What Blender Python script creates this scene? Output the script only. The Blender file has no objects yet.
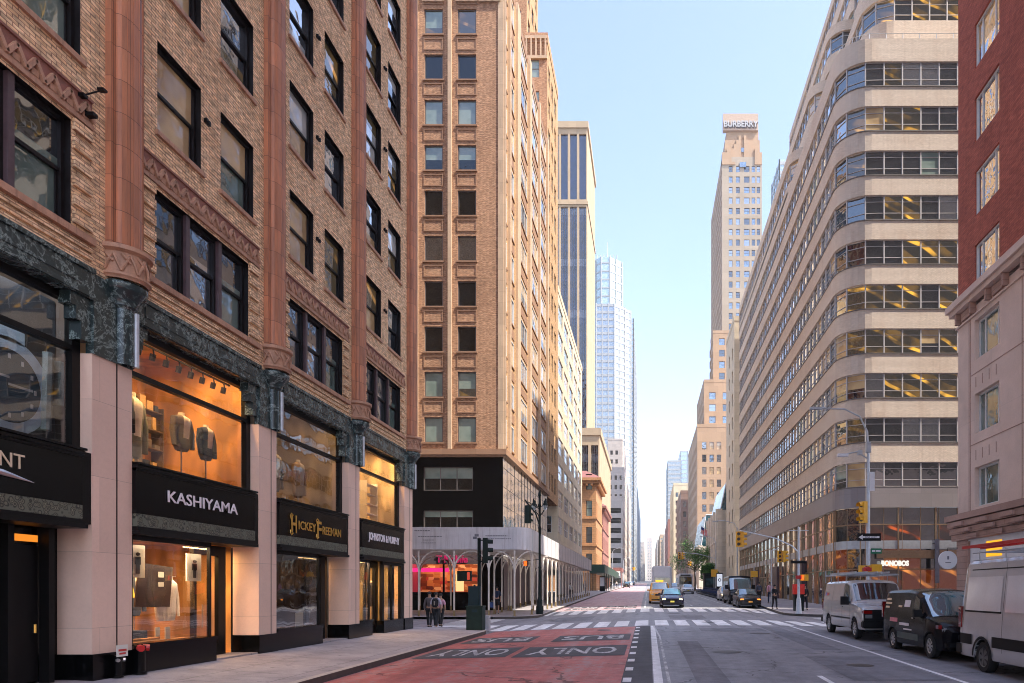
import bpy, bmesh, math, random
from mathutils import Vector, Matrix
R = math.radians
rnd = random.Random(7)
scene = bpy.context.scene
col = scene.collection

# ------------------------------------------------------------------ helpers
def lerp(a, b, t): return a + (b - a) * t
def pw(knots, t):
    if t <= knots[0][0]: return knots[0][1]
    for (a, va), (b, vb) in zip(knots, knots[1:]):
        if t <= b: return lerp(va, vb, (t - a) / (b - a))
    return knots[-1][1]
SL = .0143
CL = [(0, 0), (16, -.12), (31, -.26), (45, -.3), (60, -.2), (100, 0)]
CR = [(28, 0), (42, -.2), (48, -.2), (58, 0)]
def G(x, y):
    "height of the carriageway"
    z = SL * y
    if x < 0: z += pw(CL, y) * min(1, -x / 7)
    if x > 6: z += pw(CR, y) * min(1, (x - 6) / 3)
    return z
EX = [(-10, .3), (0, .28), (13, .21), (19, .17), (24, .14), (30, .12), (34, 0)]
def H(x, y):
    "height of the pavement"
    z = G(x, y) + .15
    if x < -7 and y < 34: z += pw(EX, y) * min(1, (-x - 7) / 3.2)
    return z

class MB:
    def __init__(s): s.v = []; s.f = []; s.m = []
    def face(s, pts, m=0):
        n = len(s.v); s.v.extend([tuple(p) for p in pts]); s.f.append(tuple(range(n, n + len(pts)))); s.m.append(m)
    def box(s, x0, x1, y0, y1, z0, z1, m=0, T=None):
        if x0 > x1: x0, x1 = x1, x0
        if y0 > y1: y0, y1 = y1, y0
        if z0 > z1: z0, z1 = z1, z0
        P = [(x0,y0,z0),(x1,y0,z0),(x1,y1,z0),(x0,y1,z0),(x0,y0,z1),(x1,y0,z1),(x1,y1,z1),(x0,y1,z1)]
        if T is not None: P = [T(*p) for p in P]
        n = len(s.v); s.v.extend([tuple(p) for p in P])
        for f in ((0,3,2,1),(4,5,6,7),(0,1,5,4),(1,2,6,5),(2,3,7,6),(3,0,4,7)):
            s.f.append(tuple(n + i for i in f)); s.m.append(m)
    def prism(s, poly, z0, z1, m=0, cap=True, T=None):
        n = len(s.v); k = len(poly)
        P = [(x, y, z0) for x, y in poly] + [(x, y, z1) for x, y in poly]
        if T is not None: P = [T(*p) for p in P]
        s.v.extend([tuple(p) for p in P])
        for i in range(k):
            j = (i + 1) % k; s.f.append((n+i, n+j, n+k+j, n+k+i)); s.m.append(m)
        if cap:
            s.f.append(tuple(n+k+i for i in range(k))); s.m.append(m)
            s.f.append(tuple(n+i for i in reversed(range(k)))); s.m.append(m)
    def tube(s, pts, r, n=8, m=0, cap=True):
        pts = [Vector(p) for p in pts]; rs = r if isinstance(r, (list, tuple)) else [r] * len(pts)
        base = len(s.v); up = Vector((0, 0, 1)); prev = None
        for i, p in enumerate(pts):
            d = (pts[min(i+1, len(pts)-1)] - pts[max(i-1, 0)]).normalized()
            if prev is None:
                a = up if abs(d.z) < .9 else Vector((1, 0, 0))
                u = d.cross(a).normalized()
            else:
                u = (prev - d * prev.dot(d)).normalized()
            prev = u; w = d.cross(u)
            for k in range(n):
                t = 2 * math.pi * k / n
                s.v.append(tuple(p + (u * math.cos(t) + w * math.sin(t)) * rs[i]))
        for i in range(len(pts) - 1):
            for k in range(n):
                a = base + i*n + k; b = base + i*n + (k+1) % n
                s.f.append((a, b, b + n, a + n)); s.m.append(m)
        if cap:
            s.f.append(tuple(base + k for k in reversed(range(n)))); s.m.append(m)
            e = base + (len(pts)-1)*n; s.f.append(tuple(e + k for k in range(n))); s.m.append(m)
    def lathe(s, prof, cx=0, cy=0, n=16, m=0, a0=0, a1=2*math.pi):
        base = len(s.v); full = abs(a1 - a0 - 2*math.pi) < 1e-6; c = n if full else n + 1
        for r, z in prof:
            for k in range(c):
                t = a0 + (a1 - a0) * k / n
                s.v.append((cx + r*math.cos(t), cy + r*math.sin(t), z))
        for i in range(len(prof) - 1):
            for k in range(n):
                a = base + i*c + k; b = base + i*c + (k+1) % c
                s.f.append((a, b, b + c, a + c)); s.m.append(m)
    def mesh(s, name, mats, smooth=None):
        me = bpy.data.meshes.new(name); me.from_pydata(s.v, [], s.f)
        if not isinstance(mats, (list, tuple)): mats = [mats]
        for q in mats: me.materials.append(q)
        if len(mats) > 1: me.polygons.foreach_set('material_index', s.m)
        if smooth:
            bm = bmesh.new(); bm.from_mesh(me); bmesh.ops.remove_doubles(bm, verts=bm.verts, dist=.0004)
            bmesh.ops.recalc_face_normals(bm, faces=bm.faces); bm.to_mesh(me); bm.free()
            me.polygons.foreach_set('use_smooth', [True] * len(me.polygons))
            try: me.set_sharp_from_angle(angle=R(smooth))
            except Exception: pass
        me.update(); return me
    def build(s, name, mats, parent=None, smooth=None, **kw):
        return put(name, s.mesh(name, mats, smooth), parent, **kw)
def put(name, me, parent=None, loc=None, rz=None, **kw):
    o = bpy.data.objects.new(name, me); col.objects.link(o)
    if parent is not None: o.parent = parent
    if loc is not None: o.location = loc
    if rz is not None: o.rotation_euler = (0, 0, rz)
    tag(o, **kw); return o
def tag(o, label=None, cat=None, group=None, kind=None):
    if label: o['label'] = label
    if cat: o['category'] = cat
    if group: o['group'] = group
    if kind: o['kind'] = kind
    return o
def thing(name, label, cat, loc=(0, 0, 0), rz=0, group=None):
    return put(name, None, None, loc, rz, label=label, cat=cat, group=group)
def copy_tree(o, parent=None):
    c = o.copy(); col.objects.link(c)
    if parent is not None: c.parent = parent
    for ch in list(o.children): copy_tree(ch, c)
    return c
def dup(o, loc, rz=None, label=None, group=None):
    c = copy_tree(o); c.location = loc
    if rz is not None: c.rotation_euler = (0, 0, rz)
    tag(c, label=label, group=group); return c
def pxX(px, Y): return (px - 648) * Y / 700
def pyZ(py, Y): return 2.1 + (590 - py) * Y / 700

# ------------------------------------------------------------------ materials
def new_mat(name):
    m = bpy.data.materials.new(name); m.use_nodes = True
    nt = m.node_tree; nt.nodes.clear()
    out = nt.nodes.new('ShaderNodeOutputMaterial'); return m, nt, out
def N(nt, typ, **kw):
    n = nt.nodes.new(typ)
    for k, v in kw.items():
        if k.startswith('i_'):
            key = k[2:].replace('_', ' ')
            key = int(key) if key.isdigit() else key
            n.inputs[key].default_value = v
        else: setattr(n, k, v)
    return n
def rgba(c): return (c[0], c[1], c[2], 1)
def ramp(nt, fac, stops):
    n = nt.nodes.new('ShaderNodeValToRGB'); e = n.color_ramp.elements
    while len(e) < len(stops): e.new(.5)
    for q, (p, c) in zip(e, stops): q.position = p; q.color = rgba(c)
    nt.links.new(fac, n.inputs['Fac']); return n.outputs['Color']
def mixc(nt, a, b, fac, mode='MIX'):
    n = nt.nodes.new('ShaderNodeMix'); n.data_type = 'RGBA'; n.blend_type = mode
    for s, v in ((n.inputs[6], a), (n.inputs[7], b), (n.inputs[0], fac)):
        if hasattr(v, 'is_output') or isinstance(v, bpy.types.NodeSocket): nt.links.new(v, s)
        else: s.default_value = rgba(v) if isinstance(v, (tuple, list)) else v
    return n.outputs[2]
def noise(nt, co, scale, detail=3, rough=.55, dist=0):
    n = N(nt, 'ShaderNodeTexNoise', i_Scale=scale, i_Detail=detail, i_Roughness=rough, i_Distortion=dist)
    if co is not None: nt.links.new(co, n.inputs['Vector'])
    return n.outputs['Fac']
def math_(nt, op, a, b=None, clamp=False):
    n = nt.nodes.new('ShaderNodeMath'); n.operation = op; n.use_clamp = clamp
    for s, v in ((n.inputs[0], a), (n.inputs[1], b)):
        if v is None: continue
        if isinstance(v, bpy.types.NodeSocket): nt.links.new(v, s)
        else: s.default_value = v
    return n.outputs[0]
def objco(nt): return nt.nodes.new('ShaderNodeTexCoord').outputs['Object']
def wallco(nt):
    "wall coordinates in metres: along the wall, up"
    tc = nt.nodes.new('ShaderNodeTexCoord'); s = nt.nodes.new('ShaderNodeSeparateXYZ'); nt.links.new(tc.outputs['Object'], s.inputs[0])
    g = nt.nodes.new('ShaderNodeSeparateXYZ'); nt.links.new(tc.outputs['Normal'], g.inputs[0])
    ax = math_(nt, 'ABSOLUTE', g.outputs[0]); f = math_(nt, 'GREATER_THAN', ax, .6)
    u = nt.nodes.new('ShaderNodeMix'); u.data_type = 'FLOAT'
    nt.links.new(f, u.inputs[0]); nt.links.new(s.outputs[0], u.inputs[2]); nt.links.new(s.outputs[1], u.inputs[3])
    c = nt.nodes.new('ShaderNodeCombineXYZ'); nt.links.new(u.outputs[0], c.inputs[0]); nt.links.new(s.outputs[2], c.inputs[1])
    return c.outputs[0]
def finish(nt, out, color, rough=.7, bump=None, bstr=.3, bdist=.02, metallic=0, spec=.5, coat=0):
    b = N(nt, 'ShaderNodeBsdfPrincipled'); b.inputs['Metallic'].default_value = metallic
    b.inputs['Specular IOR Level'].default_value = spec; b.inputs['Coat Weight'].default_value = coat
    b.inputs['Coat Roughness'].default_value = .05
    for s, v in ((b.inputs['Base Color'], color), (b.inputs['Roughness'], rough)):
        if isinstance(v, bpy.types.NodeSocket): nt.links.new(v, s)
        else: s.default_value = rgba(v) if isinstance(v, (tuple, list)) else v
    if bump is not None:
        k = N(nt, 'ShaderNodeBump', i_Strength=bstr, i_Distance=bdist); nt.links.new(bump, k.inputs['Height']); nt.links.new(k.outputs[0], b.inputs['Normal'])
    nt.links.new(b.outputs[0], out.inputs[0]); return b
def plain(name, c, rough=.6, var=.25, scale=3, metallic=0, spec=.5, coat=0, bstr=.15, grime=0):
    m, nt, out = new_mat(name); co = objco(nt)
    n1 = noise(nt, co, scale, 5); n2 = noise(nt, co, scale * 11, 3)
    f = math_(nt, 'ADD', math_(nt, 'MULTIPLY', n1, .65), math_(nt, 'MULTIPLY', n2, .35))
    cc = ramp(nt, f, [(.3, [x * (1 - var) for x in c]), (.7, [min(1, x * (1 + var)) for x in c])])
    if grime:
        mg = N(nt, 'ShaderNodeMapping'); mg.inputs['Scale'].default_value = (6, 6, .35); nt.links.new(co, mg.inputs[0])
        cc = mixc(nt, cc, (.45, .4, .38), math_(nt, 'MULTIPLY', ramp(nt, noise(nt, mg.outputs[0], 1, 5, .7), [(.5, (0, 0, 0)), (.68, (1, 1, 1))]), grime), 'MULTIPLY')
    finish(nt, out, cc, rough, n2, bstr, .01, metallic, spec, coat); return m
def brick(name, c1, c2, mortar, bw=.21, bh=.068, var=.35, ms=.008, bstr=.5, rough=.85, stain=(.35, .3, .27), off=.5):
    m, nt, out = new_mat(name); co = wallco(nt)
    b = N(nt, 'ShaderNodeTexBrick', offset=off, i_Scale=1, i_Mortar_Size=ms, i_Brick_Width=bw, i_Row_Height=bh, i_Bias=0)
    b.inputs['Mortar Smooth'].default_value = .2
    b.inputs['Color1'].default_value = rgba(c1); b.inputs['Color2'].default_value = rgba(c2); b.inputs['Mortar'].default_value = rgba(mortar)
    nt.links.new(co, b.inputs['Vector'])
    # per brick tint: noise sampled coarsely along the courses
    mp = N(nt, 'ShaderNodeMapping'); mp.inputs['Scale'].default_value = (1/bw*.9, 1/bh*.9, 1); nt.links.new(co, mp.inputs[0])
    w = noise(nt, mp.outputs[0], 1, 1)
    t = ramp(nt, w, [(.3, (1 - var,) * 3), (.72, (1 + var * .6,) * 3)])
    c = mixc(nt, b.outputs[0], t, 1, 'MULTIPLY')
    big = noise(nt, co, .35, 5, .65)
    c = mixc(nt, c, stain, math_(nt, 'MULTIPLY', ramp(nt, big, [(.48, (0,0,0)), (.8, (1,1,1))]), .45), 'MULTIPLY')
    mq = N(nt, 'ShaderNodeMapping'); mq.inputs['Scale'].default_value = (1.3, .09, 1); nt.links.new(co, mq.inputs[0])
    sk = noise(nt, mq.outputs[0], 1.4, 6, .7)
    c = mixc(nt, c, [.5 + .4 * x for x in stain], math_(nt, 'MULTIPLY', ramp(nt, sk, [(.5, (0, 0, 0)), (.66, (1, 1, 1))]), .38), 'MULTIPLY')
    hg = math_(nt, 'SUBTRACT', math_(nt, 'MULTIPLY', w, .5), b.outputs['Fac'])
    finish(nt, out, c, rough, hg, bstr, .01); return m
def stone(name, c, bw=.9, bh=.6, var=.18, ms=.006, rough=.75, joint=.6, big=.5, bstr=.25):
    m, nt, out = new_mat(name); co = wallco(nt)
    b = N(nt, 'ShaderNodeTexBrick', offset=.5, i_Scale=1, i_Mortar_Size=ms, i_Brick_Width=bw, i_Row_Height=bh, i_Bias=0)
    b.inputs['Color1'].default_value = rgba([x * 1.06 for x in c]); b.inputs['Color2'].default_value = rgba([x * .92 for x in c]); b.inputs['Mortar'].default_value = rgba([x * joint for x in c])
    nt.links.new(co, b.inputs['Vector'])
    n1 = noise(nt, co, big, 6, .65); n2 = noise(nt, co, 14, 4)
    f = math_(nt, 'ADD', math_(nt, 'MULTIPLY', n1, .7), math_(nt, 'MULTIPLY', n2, .3))
    cc = mixc(nt, b.outputs[0], ramp(nt, f, [(.3, (1-var,)*3), (.7, (1+var*.7,)*3)]), 1, 'MULTIPLY')
    finish(nt, out, cc, rough, math_(nt, 'SUBTRACT', math_(nt, 'MULTIPLY', n2, .4), b.outputs['Fac']), bstr, .01); return m
def marble(name):
    m, nt, out = new_mat(name); co = objco(nt)
    n = noise(nt, co, 1.7, 9, .72, .5); v = math_(nt, 'ABSOLUTE', math_(nt, 'SUBTRACT', n, .5))
    n2 = noise(nt, co, 7, 6, .7, 1)
    c = ramp(nt, v, [(0, (.30, .38, .36)), (.008, (.09, .13, .125)), (.03, (.02, .034, .034)), (.3, (.03, .048, .048))])
    c = mixc(nt, c, ramp(nt, n2, [(.55, (0, 0, 0)), (.8, (.12, .17, .16))]), .8, 'ADD')
    finish(nt, out, c, .22, n2, .15, .01); return m
def glass(name, inner, refl=.3, warp=.03, emis=0, inner2=None, scale=.8, rough=.02):
    "window seen from outside: what is behind it in a muted tone, plus a wavy reflection"
    m, nt, out = new_mat(name); co = objco(nt)
    oi = nt.nodes.new('ShaderNodeObjectInfo'); ad = nt.nodes.new('ShaderNodeVectorMath'); ad.operation = 'ADD'
    cm = nt.nodes.new('ShaderNodeCombineXYZ'); r3 = math_(nt, 'MULTIPLY', oi.outputs['Random'], 37.)
    nt.links.new(r3, cm.inputs[0]); nt.links.new(r3, cm.inputs[1])
    nt.links.new(co, ad.inputs[0]); nt.links.new(cm.outputs[0], ad.inputs[1]); cv = ad.outputs[0]
    n = noise(nt, cv, scale, 3, .5); c = ramp(nt, n, [(.42, inner), (.6, inner2 or [x * .5 for x in inner])])
    d = N(nt, 'ShaderNodeBsdfPrincipled'); nt.links.new(c, d.inputs['Base Color']); d.inputs['Roughness'].default_value = .6
    d.inputs['Specular IOR Level'].default_value = 0
    if emis:
        nt.links.new(c, d.inputs['Emission Color']); d.inputs['Emission Strength'].default_value = emis
    g = N(nt, 'ShaderNodeBsdfGlossy', i_Roughness=rough); g.inputs['Color'].default_value = (.92, .96, 1, 1)
    nw = noise(nt, cv, 1.3, 2, .4)
    bp = N(nt, 'ShaderNodeBump', i_Strength=1, i_Distance=warp); nt.links.new(nw, bp.inputs['Height']); nt.links.new(bp.outputs[0], g.inputs['Normal'])
    fr = N(nt, 'ShaderNodeFresnel', i_IOR=1.5)
    f = math_(nt, 'ADD', math_(nt, 'MULTIPLY', fr.outputs[0], 1.0), refl, clamp=True)
    mx = nt.nodes.new('ShaderNodeMixShader'); nt.links.new(f, mx.inputs[0]); nt.links.new(d.outputs[0], mx.inputs[1]); nt.links.new(g.outputs[0], mx.inputs[2])
    nt.links.new(mx.outputs[0], out.inputs[0]); return m
def clear_glass(name, refl=.05, tint=(1, 1, 1), warp=.004):
    m, nt, out = new_mat(name); co = objco(nt)
    t = N(nt, 'ShaderNodeBsdfTransparent'); t.inputs[0].default_value = rgba(tint)
    g = N(nt, 'ShaderNodeBsdfGlossy', i_Roughness=.01)
    bp = N(nt, 'ShaderNodeBump', i_Strength=1, i_Distance=warp); nt.links.new(noise(nt, co, .9, 2, .4), bp.inputs['Height']); nt.links.new(bp.outputs[0], g.inputs['Normal'])
    fr = N(nt, 'ShaderNodeFresnel', i_IOR=1.5); f = math_(nt, 'ADD', fr.outputs[0], refl, clamp=True)
    mx = nt.nodes.new('ShaderNodeMixShader'); nt.links.new(f, mx.inputs[0]); nt.links.new(t.outputs[0], mx.inputs[1]); nt.links.new(g.outputs[0], mx.inputs[2])
    nt.links.new(mx.outputs[0], out.inputs[0]); return m
def emit(name, c, s):
    m, nt, out = new_mat(name); e = N(nt, 'ShaderNodeEmission', i_Strength=s); e.inputs[0].default_value = rgba(c)
    nt.links.new(e.outputs[0], out.inputs[0]); return m
def lamp_room(name, c, s, c2):
    "lit office behind glass: ceiling tubes over a dimmer room"
    m, nt, out = new_mat(name); co = objco(nt)
    oi = nt.nodes.new('ShaderNodeObjectInfo')
    sp_ = nt.nodes.new('ShaderNodeSeparateXYZ'); nt.links.new(co, sp_.inputs[0])
    ln = math_(nt, 'ADD', math_(nt, 'ADD', sp_.outputs[0], math_(nt, 'MULTIPLY', sp_.outputs[1], .8)), math_(nt, 'MULTIPLY', sp_.outputs[2], 1.9))
    fr_ = math_(nt, 'FRACT', math_(nt, 'MULTIPLY', math_(nt, 'ADD', math_(nt, 'ADD', ln, math_(nt, 'MULTIPLY', oi.outputs['Random'], 9.)), math_(nt, 'MULTIPLY', noise(nt, co, .25, 1), 3)), .33))
    cbo = nt.nodes.new('ShaderNodeCombineXYZ'); nt.links.new(math_(nt, 'MULTIPLY', oi.outputs['Random'], 50.), cbo.inputs[2]); vad = nt.nodes.new('ShaderNodeVectorMath'); nt.links.new(co, vad.inputs[0]); nt.links.new(cbo.outputs[0], vad.inputs[1])
    big = noise(nt, vad.outputs[0], .6, 2)
    tube_ = ramp(nt, fr_, [(.0, (0, 0, 0)), (.40, (0, 0, 0)), (.44, (1, 1, 1)), (.56, (1, 1, 1)), (.6, (.12,) * 3)])
    tube_ = mixc(nt, tube_, ramp(nt, big, [(.46, (.06,) * 3), (.6, (1, 1, 1))]), 1, 'MULTIPLY')
    cc = mixc(nt, c2, c, tube_)
    d = N(nt, 'ShaderNodeEmission', i_Strength=s); nt.links.new(cc, d.inputs[0])
    g = N(nt, 'ShaderNodeBsdfGlossy', i_Roughness=.03); g.inputs['Color'].default_value = (.9, .95, 1, 1)
    bp = N(nt, 'ShaderNodeBump', i_Strength=1, i_Distance=.02); nt.links.new(noise(nt, co, 1.2, 2), bp.inputs['Height']); nt.links.new(bp.outputs[0], g.inputs['Normal'])
    fr = N(nt, 'ShaderNodeFresnel', i_IOR=1.5); f = math_(nt, 'ADD', fr.outputs[0], .1, clamp=True)
    mx = nt.nodes.new('ShaderNodeMixShader'); nt.links.new(f, mx.inputs[0]); nt.links.new(d.outputs[0], mx.inputs[1]); nt.links.new(g.outputs[0], mx.inputs[2])
    nt.links.new(mx.outputs[0], out.inputs[0]); return m
def road_mat(name, c, worn=None, wear=.5, crack=True, patch=.0, rough=.75):
    m, nt, out = new_mat(name); co = objco(nt)
    fine = noise(nt, co, 60, 3, .7); mid = noise(nt, co, 2.2, 6, .65)
    mp = N(nt, 'ShaderNodeMapping'); mp.inputs['Scale'].default_value = (1, .06, 1); nt.links.new(co, mp.inputs[0])
    streak = noise(nt, mp.outputs[0], 1.6, 4, .6)
    f = math_(nt, 'ADD', math_(nt, 'MULTIPLY', fine, .35), math_(nt, 'ADD', math_(nt, 'MULTIPLY', mid, .35), math_(nt, 'MULTIPLY', streak, .3)))
    cc = ramp(nt, f, [(.38, [x * .58 for x in c]), (.6, [min(1, x * 1.38) for x in c])])
    if worn is not None:
        dirt = noise(nt, co, .7, 6, .7); cc = mixc(nt, cc, [x * .55 for x in c], ramp(nt, dirt, [(.5, (0, 0, 0)), (.68, (.55,) * 3)]))
        wn = noise(nt, co, 5, 8, .72)
        w = math_(nt, 'ADD', math_(nt, 'MULTIPLY', wn, .6), math_(nt, 'MULTIPLY', streak, .4))
        cc = mixc(nt, cc, worn, ramp(nt, w, [(1 - wear, (0, 0, 0)), (1 - wear + .1, (.85,) * 3)]))
    if crack:
        vo = N(nt, 'ShaderNodeTexVoronoi', feature='DISTANCE_TO_EDGE', i_Scale=.22)
        ds = N(nt, 'ShaderNodeVectorMath', operation='MULTIPLY_ADD')
        nz = N(nt, 'ShaderNodeTexNoise', i_Scale=1.4, i_Detail=5); nt.links.new(co, nz.inputs['Vector'])
        nt.links.new(nz.outputs['Color'], ds.inputs[0]); ds.inputs[1].default_value = (1.4, 1.4, 0); nt.links.new(co, ds.inputs[2])
        nt.links.new(ds.outputs[0], vo.inputs['Vector'])
        k = math_(nt, 'LESS_THAN', vo.outputs['Distance'], .0055)
        k = math_(nt, 'MULTIPLY', k, math_(nt, 'GREATER_THAN', noise(nt, co, .17, 2), .44))
        cc = mixc(nt, cc, [x * .18 for x in c], math_(nt, 'MULTIPLY', k, .8))
    finish(nt, out, cc, rough, fine, .35, .012, spec=.35); return m

M = {}
M['brick_tan'] = brick('near_brick', (.80, .52, .28), (.93, .68, .42), (.38, .22, .14), var=.5, ms=.0085, stain=(.5, .42, .36))
M['terra'] = None
def terra(name, c, bh=.62, bw=.24):
    m, nt, out = new_mat(name); co = wallco(nt)
    b = N(nt, 'ShaderNodeTexBrick', offset=0, i_Scale=1, i_Mortar_Size=.006, i_Brick_Width=bw, i_Row_Height=bh, i_Bias=0)
    b.inputs['Color1'].default_value = rgba([x * 1.2 for x in c]); b.inputs['Color2'].default_value = rgba([x * .8 for x in c]); b.inputs['Mortar'].default_value = rgba([x * .3 for x in c])
    nt.links.new(co, b.inputs['Vector'])
    mp = N(nt, 'ShaderNodeMapping'); mp.inputs['Scale'].default_value = (5, .5, 1); nt.links.new(co, mp.inputs[0])
    n = noise(nt, mp.outputs[0], 1.5, 5, .7)
    cc = mixc(nt, b.outputs[0], ramp(nt, n, [(.3, (.7, .68, .75)), (.5, (1, 1, 1)), (.72, (1.35, 1.15, 1))]), 1, 'MULTIPLY')
    finish(nt, out, cc, .55, math_(nt, 'MULTIPLY', b.outputs['Fac'], -1), .4, .01); return m
M['terra'] = terra('terracotta', (.42, .175, .09))
M['terra_plain'] = plain('terracotta_trim', (.43, .24, .15), .6, .3, 4, grime=.6)
M['marble'] = marble('dark_green_marble')
M['granite_pink'] = stone('pink_stone_pier', (.77, .55, .435), 2.0, 1.4, .1, .004, .6, .6, .8, .12)
M['black_stone'] = plain('black_polished_stone', (.003, .0032, .0035), .16, .3, 6, spec=.25)
M['black_metal'] = plain('black_metal', (.005, .0045, .0045), .45, .3, 8, spec=.2)
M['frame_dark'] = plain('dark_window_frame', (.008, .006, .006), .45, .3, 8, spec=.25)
M['frame_brown'] = plain('purple_brown_frame', (.075, .045, .05), .45, .3, 8)
M['bronze_orn'] = None
def ornament(name):
    m, nt, out = new_mat(name); co = wallco(nt)
    v = N(nt, 'ShaderNodeTexVoronoi', feature='F1', i_Scale=22); nt.links.new(co, v.inputs['Vector'])
    w = N(nt, 'ShaderNodeTexWave', i_Scale=5, i_Distortion=9, wave_type='RINGS'); nt.links.new(co, w.inputs['Vector'])
    f = math_(nt, 'MULTIPLY', w.outputs['Fac'], v.outputs['Distance'])
    v.inputs['Scale'].default_value = 11; f = v.outputs['Distance']
    finish(nt, out, ramp(nt, f, [(.12, (.26, .26, .18)), (.24, (.012, .014, .011)), (.36, (.2, .2, .14)), (.5, (.01, .012, .01)), (.62, (.14, .15, .11))]), .55, f, .4, .01, metallic=.2); return m
M['bronze_orn'] = ornament('cast_ornament')
M['gold'] = plain('gold_letters', (.85, .5, .1), .3, .1, 5, metallic=.7)
M['gold_pale'] = plain('pale_gold_letters', (.85, .68, .5), .35, .1, 5, metallic=.4)
M['white_letters'] = plain('white_letters', (.8, .76, .78), .45, .05, 5)
M['steel'] = plain('brushed_steel', (.55, .53, .52), .3, .1, 6, metallic=.9)
M['grey_metal'] = plain('grey_painted_metal', (.42, .44, .46), .45, .12, 6, metallic=.3)
M['galv'] = plain('galvanised_steel', (.5, .53, .56), .45, .15, 9, metallic=.4)
M['dgreen'] = plain('dark_green_paint', (.004, .012, .011), .45, .25, 5, spec=.25)
M['sig_green'] = plain('signal_green_paint', (.006, .016, .011), .5, .25, 5, spec=.2)
M['yellow'] = plain('signal_yellow', (.8, .42, .02), .45, .12, 6)
M['white_paint'] = plain('white_paint', (.72, .72, .74), .5, .06, 3)
M['cream_paint'] = plain('cream_steel_paint', (.68, .63, .56), .5, .1, 4)
M['rubber'] = plain('rubber', (.009, .009, .01), .8, .2, 12)
M['black_plastic'] = plain('black_plastic', (.006, .006, .007), .55, .2, 10, spec=.25)
# ------------------------------------------------------------------ setting
M['asphalt'] = road_mat('asphalt', (.215, .213, .232), rough=.55)
M['asphalt_dark'] = road_mat('dark_asphalt', (.075, .076, .085), crack=False)
M['red_lane'] = road_mat('red_bus_lane_paint', (.46, .13, .115), worn=(.38, .26, .25), wear=.5, rough=.6)
M['red_lane_worn_sky'] = road_mat('worn_sky_pale_bus_lane', (.46, .28, .29), worn=(.33, .29, .31), wear=.5, rough=.55)  # paler far lane: wear plus sky reflection put into the colour
M['mark'] = road_mat('road_marking_white', (.88, .87, .86), worn=(.4, .4, .42), wear=.36, crack=False, rough=.6)
M['mark_old'] = road_mat('worn_marking_white', (.66, .66, .66), worn=(.17, .165, .175), wear=.545, crack=False, rough=.6)
M['walk'] = None
def pavement(name, c):
    m, nt, out = new_mat(name); co = objco(nt)
    b = N(nt, 'ShaderNodeTexBrick', offset=0, i_Scale=1, i_Mortar_Size=.012, i_Brick_Width=1.5, i_Row_Height=1.5, i_Bias=0)
    b.inputs['Color1'].default_value = rgba([x * 1.05 for x in c]); b.inputs['Color2'].default_value = rgba([x * .93 for x in c]); b.inputs['Mortar'].default_value = rgba([x * .5 for x in c])
    nt.links.new(co, b.inputs['Vector'])
    n1 = noise(nt, co, 1.1, 7, .7); n2 = noise(nt, co, 45, 3, .7); n3 = noise(nt, co, 5, 2, .4)
    f = math_(nt, 'ADD', math_(nt, 'MULTIPLY', n1, .65), math_(nt, 'MULTIPLY', n2, .35))
    c1 = mixc(nt, b.outputs[0], ramp(nt, f, [(.35, (.62,) * 3), (.65, (1.2,) * 3)]), 1, 'MULTIPLY')
    c1 = mixc(nt, c1, [x * .45 for x in c], ramp(nt, n3, [(.66, (0, 0, 0)), (.7, (.6,) * 3)]))
    finish(nt, out, c1, .8, n2, .2, .01); return m
M['walk'] = pavement('pavement_concrete', (.35, .325, .34))
M['kerb'] = plain('granite_kerb', (.42, .38, .35), .7, .25, 5)
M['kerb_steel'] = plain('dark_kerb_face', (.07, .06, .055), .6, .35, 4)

def cuts(a, b, step=1.0):
    ks = [a]; k = math.floor(a / step) * step + step
    while k < b - 1e-6:
        if k > a + 1e-6: ks.append(k)
        k += step
    ks.append(b); return ks
def drape(mb, x0, x1, y0, y1, dz, fn=G, step=1.0, m=0, sk=0):
    xs = cuts(x0, x1, step if step > 1 else 1.); ys = cuts(y0, y1, step)
    for i in range(len(xs) - 1):
        for j in range(len(ys) - 1):
            P = []
            for x, y in ((xs[i], ys[j]), (xs[i+1], ys[j]), (xs[i+1], ys[j+1]), (xs[i], ys[j+1])):
                P.append((x, y, fn(x, y) + dz))
            mb.face(P, m)
rd = MB()
def sheet(mb, xs, ys):
    for i in range(len(xs) - 1):
        for j in range(len(ys) - 1):
            mb.face([(x, y, G(x, y)) for x, y in ((xs[i], ys[j]), (xs[i+1], ys[j]), (xs[i+1], ys[j+1]), (xs[i], ys[j+1]))])
XS = [-70, -40, -20, -12] + list(range(-11, 13)) + [14, 20, 40, 70]
sheet(rd, XS, list(range(-14, 110)) + [110, 140, 200, 300, 500, 900, 1500, 1900])
rd.build('road', M['asphalt'], kind='structure')
gb = MB(); gb.face([(-2500, -1500, -1.2 - 21), (2500, -1500, -1.2 - 21), (2500, 3500, 46), (-2500, 3500, 46)])
gb.build('ground', M['asphalt'], kind='structure')

# red bus lanes
rl = MB(); drape(rl, -6.98, -.56, -10, 31.9, .004); rl.build('bus_lane', M['red_lane'], kind='structure')
rl = MB(); drape(rl, -6.9, -.56, 52, 110, .004); drape(rl, -6.9, -.56, 110, 420, .006, step=10); rl.build('bus_lane', M['red_lane_worn_sky'], kind='structure')
dk = MB(); drape(dk, -.56, .1, -10, 31.9, .004); dk.build('asphalt_strip', M['asphalt_dark'], kind='structure')
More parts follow.
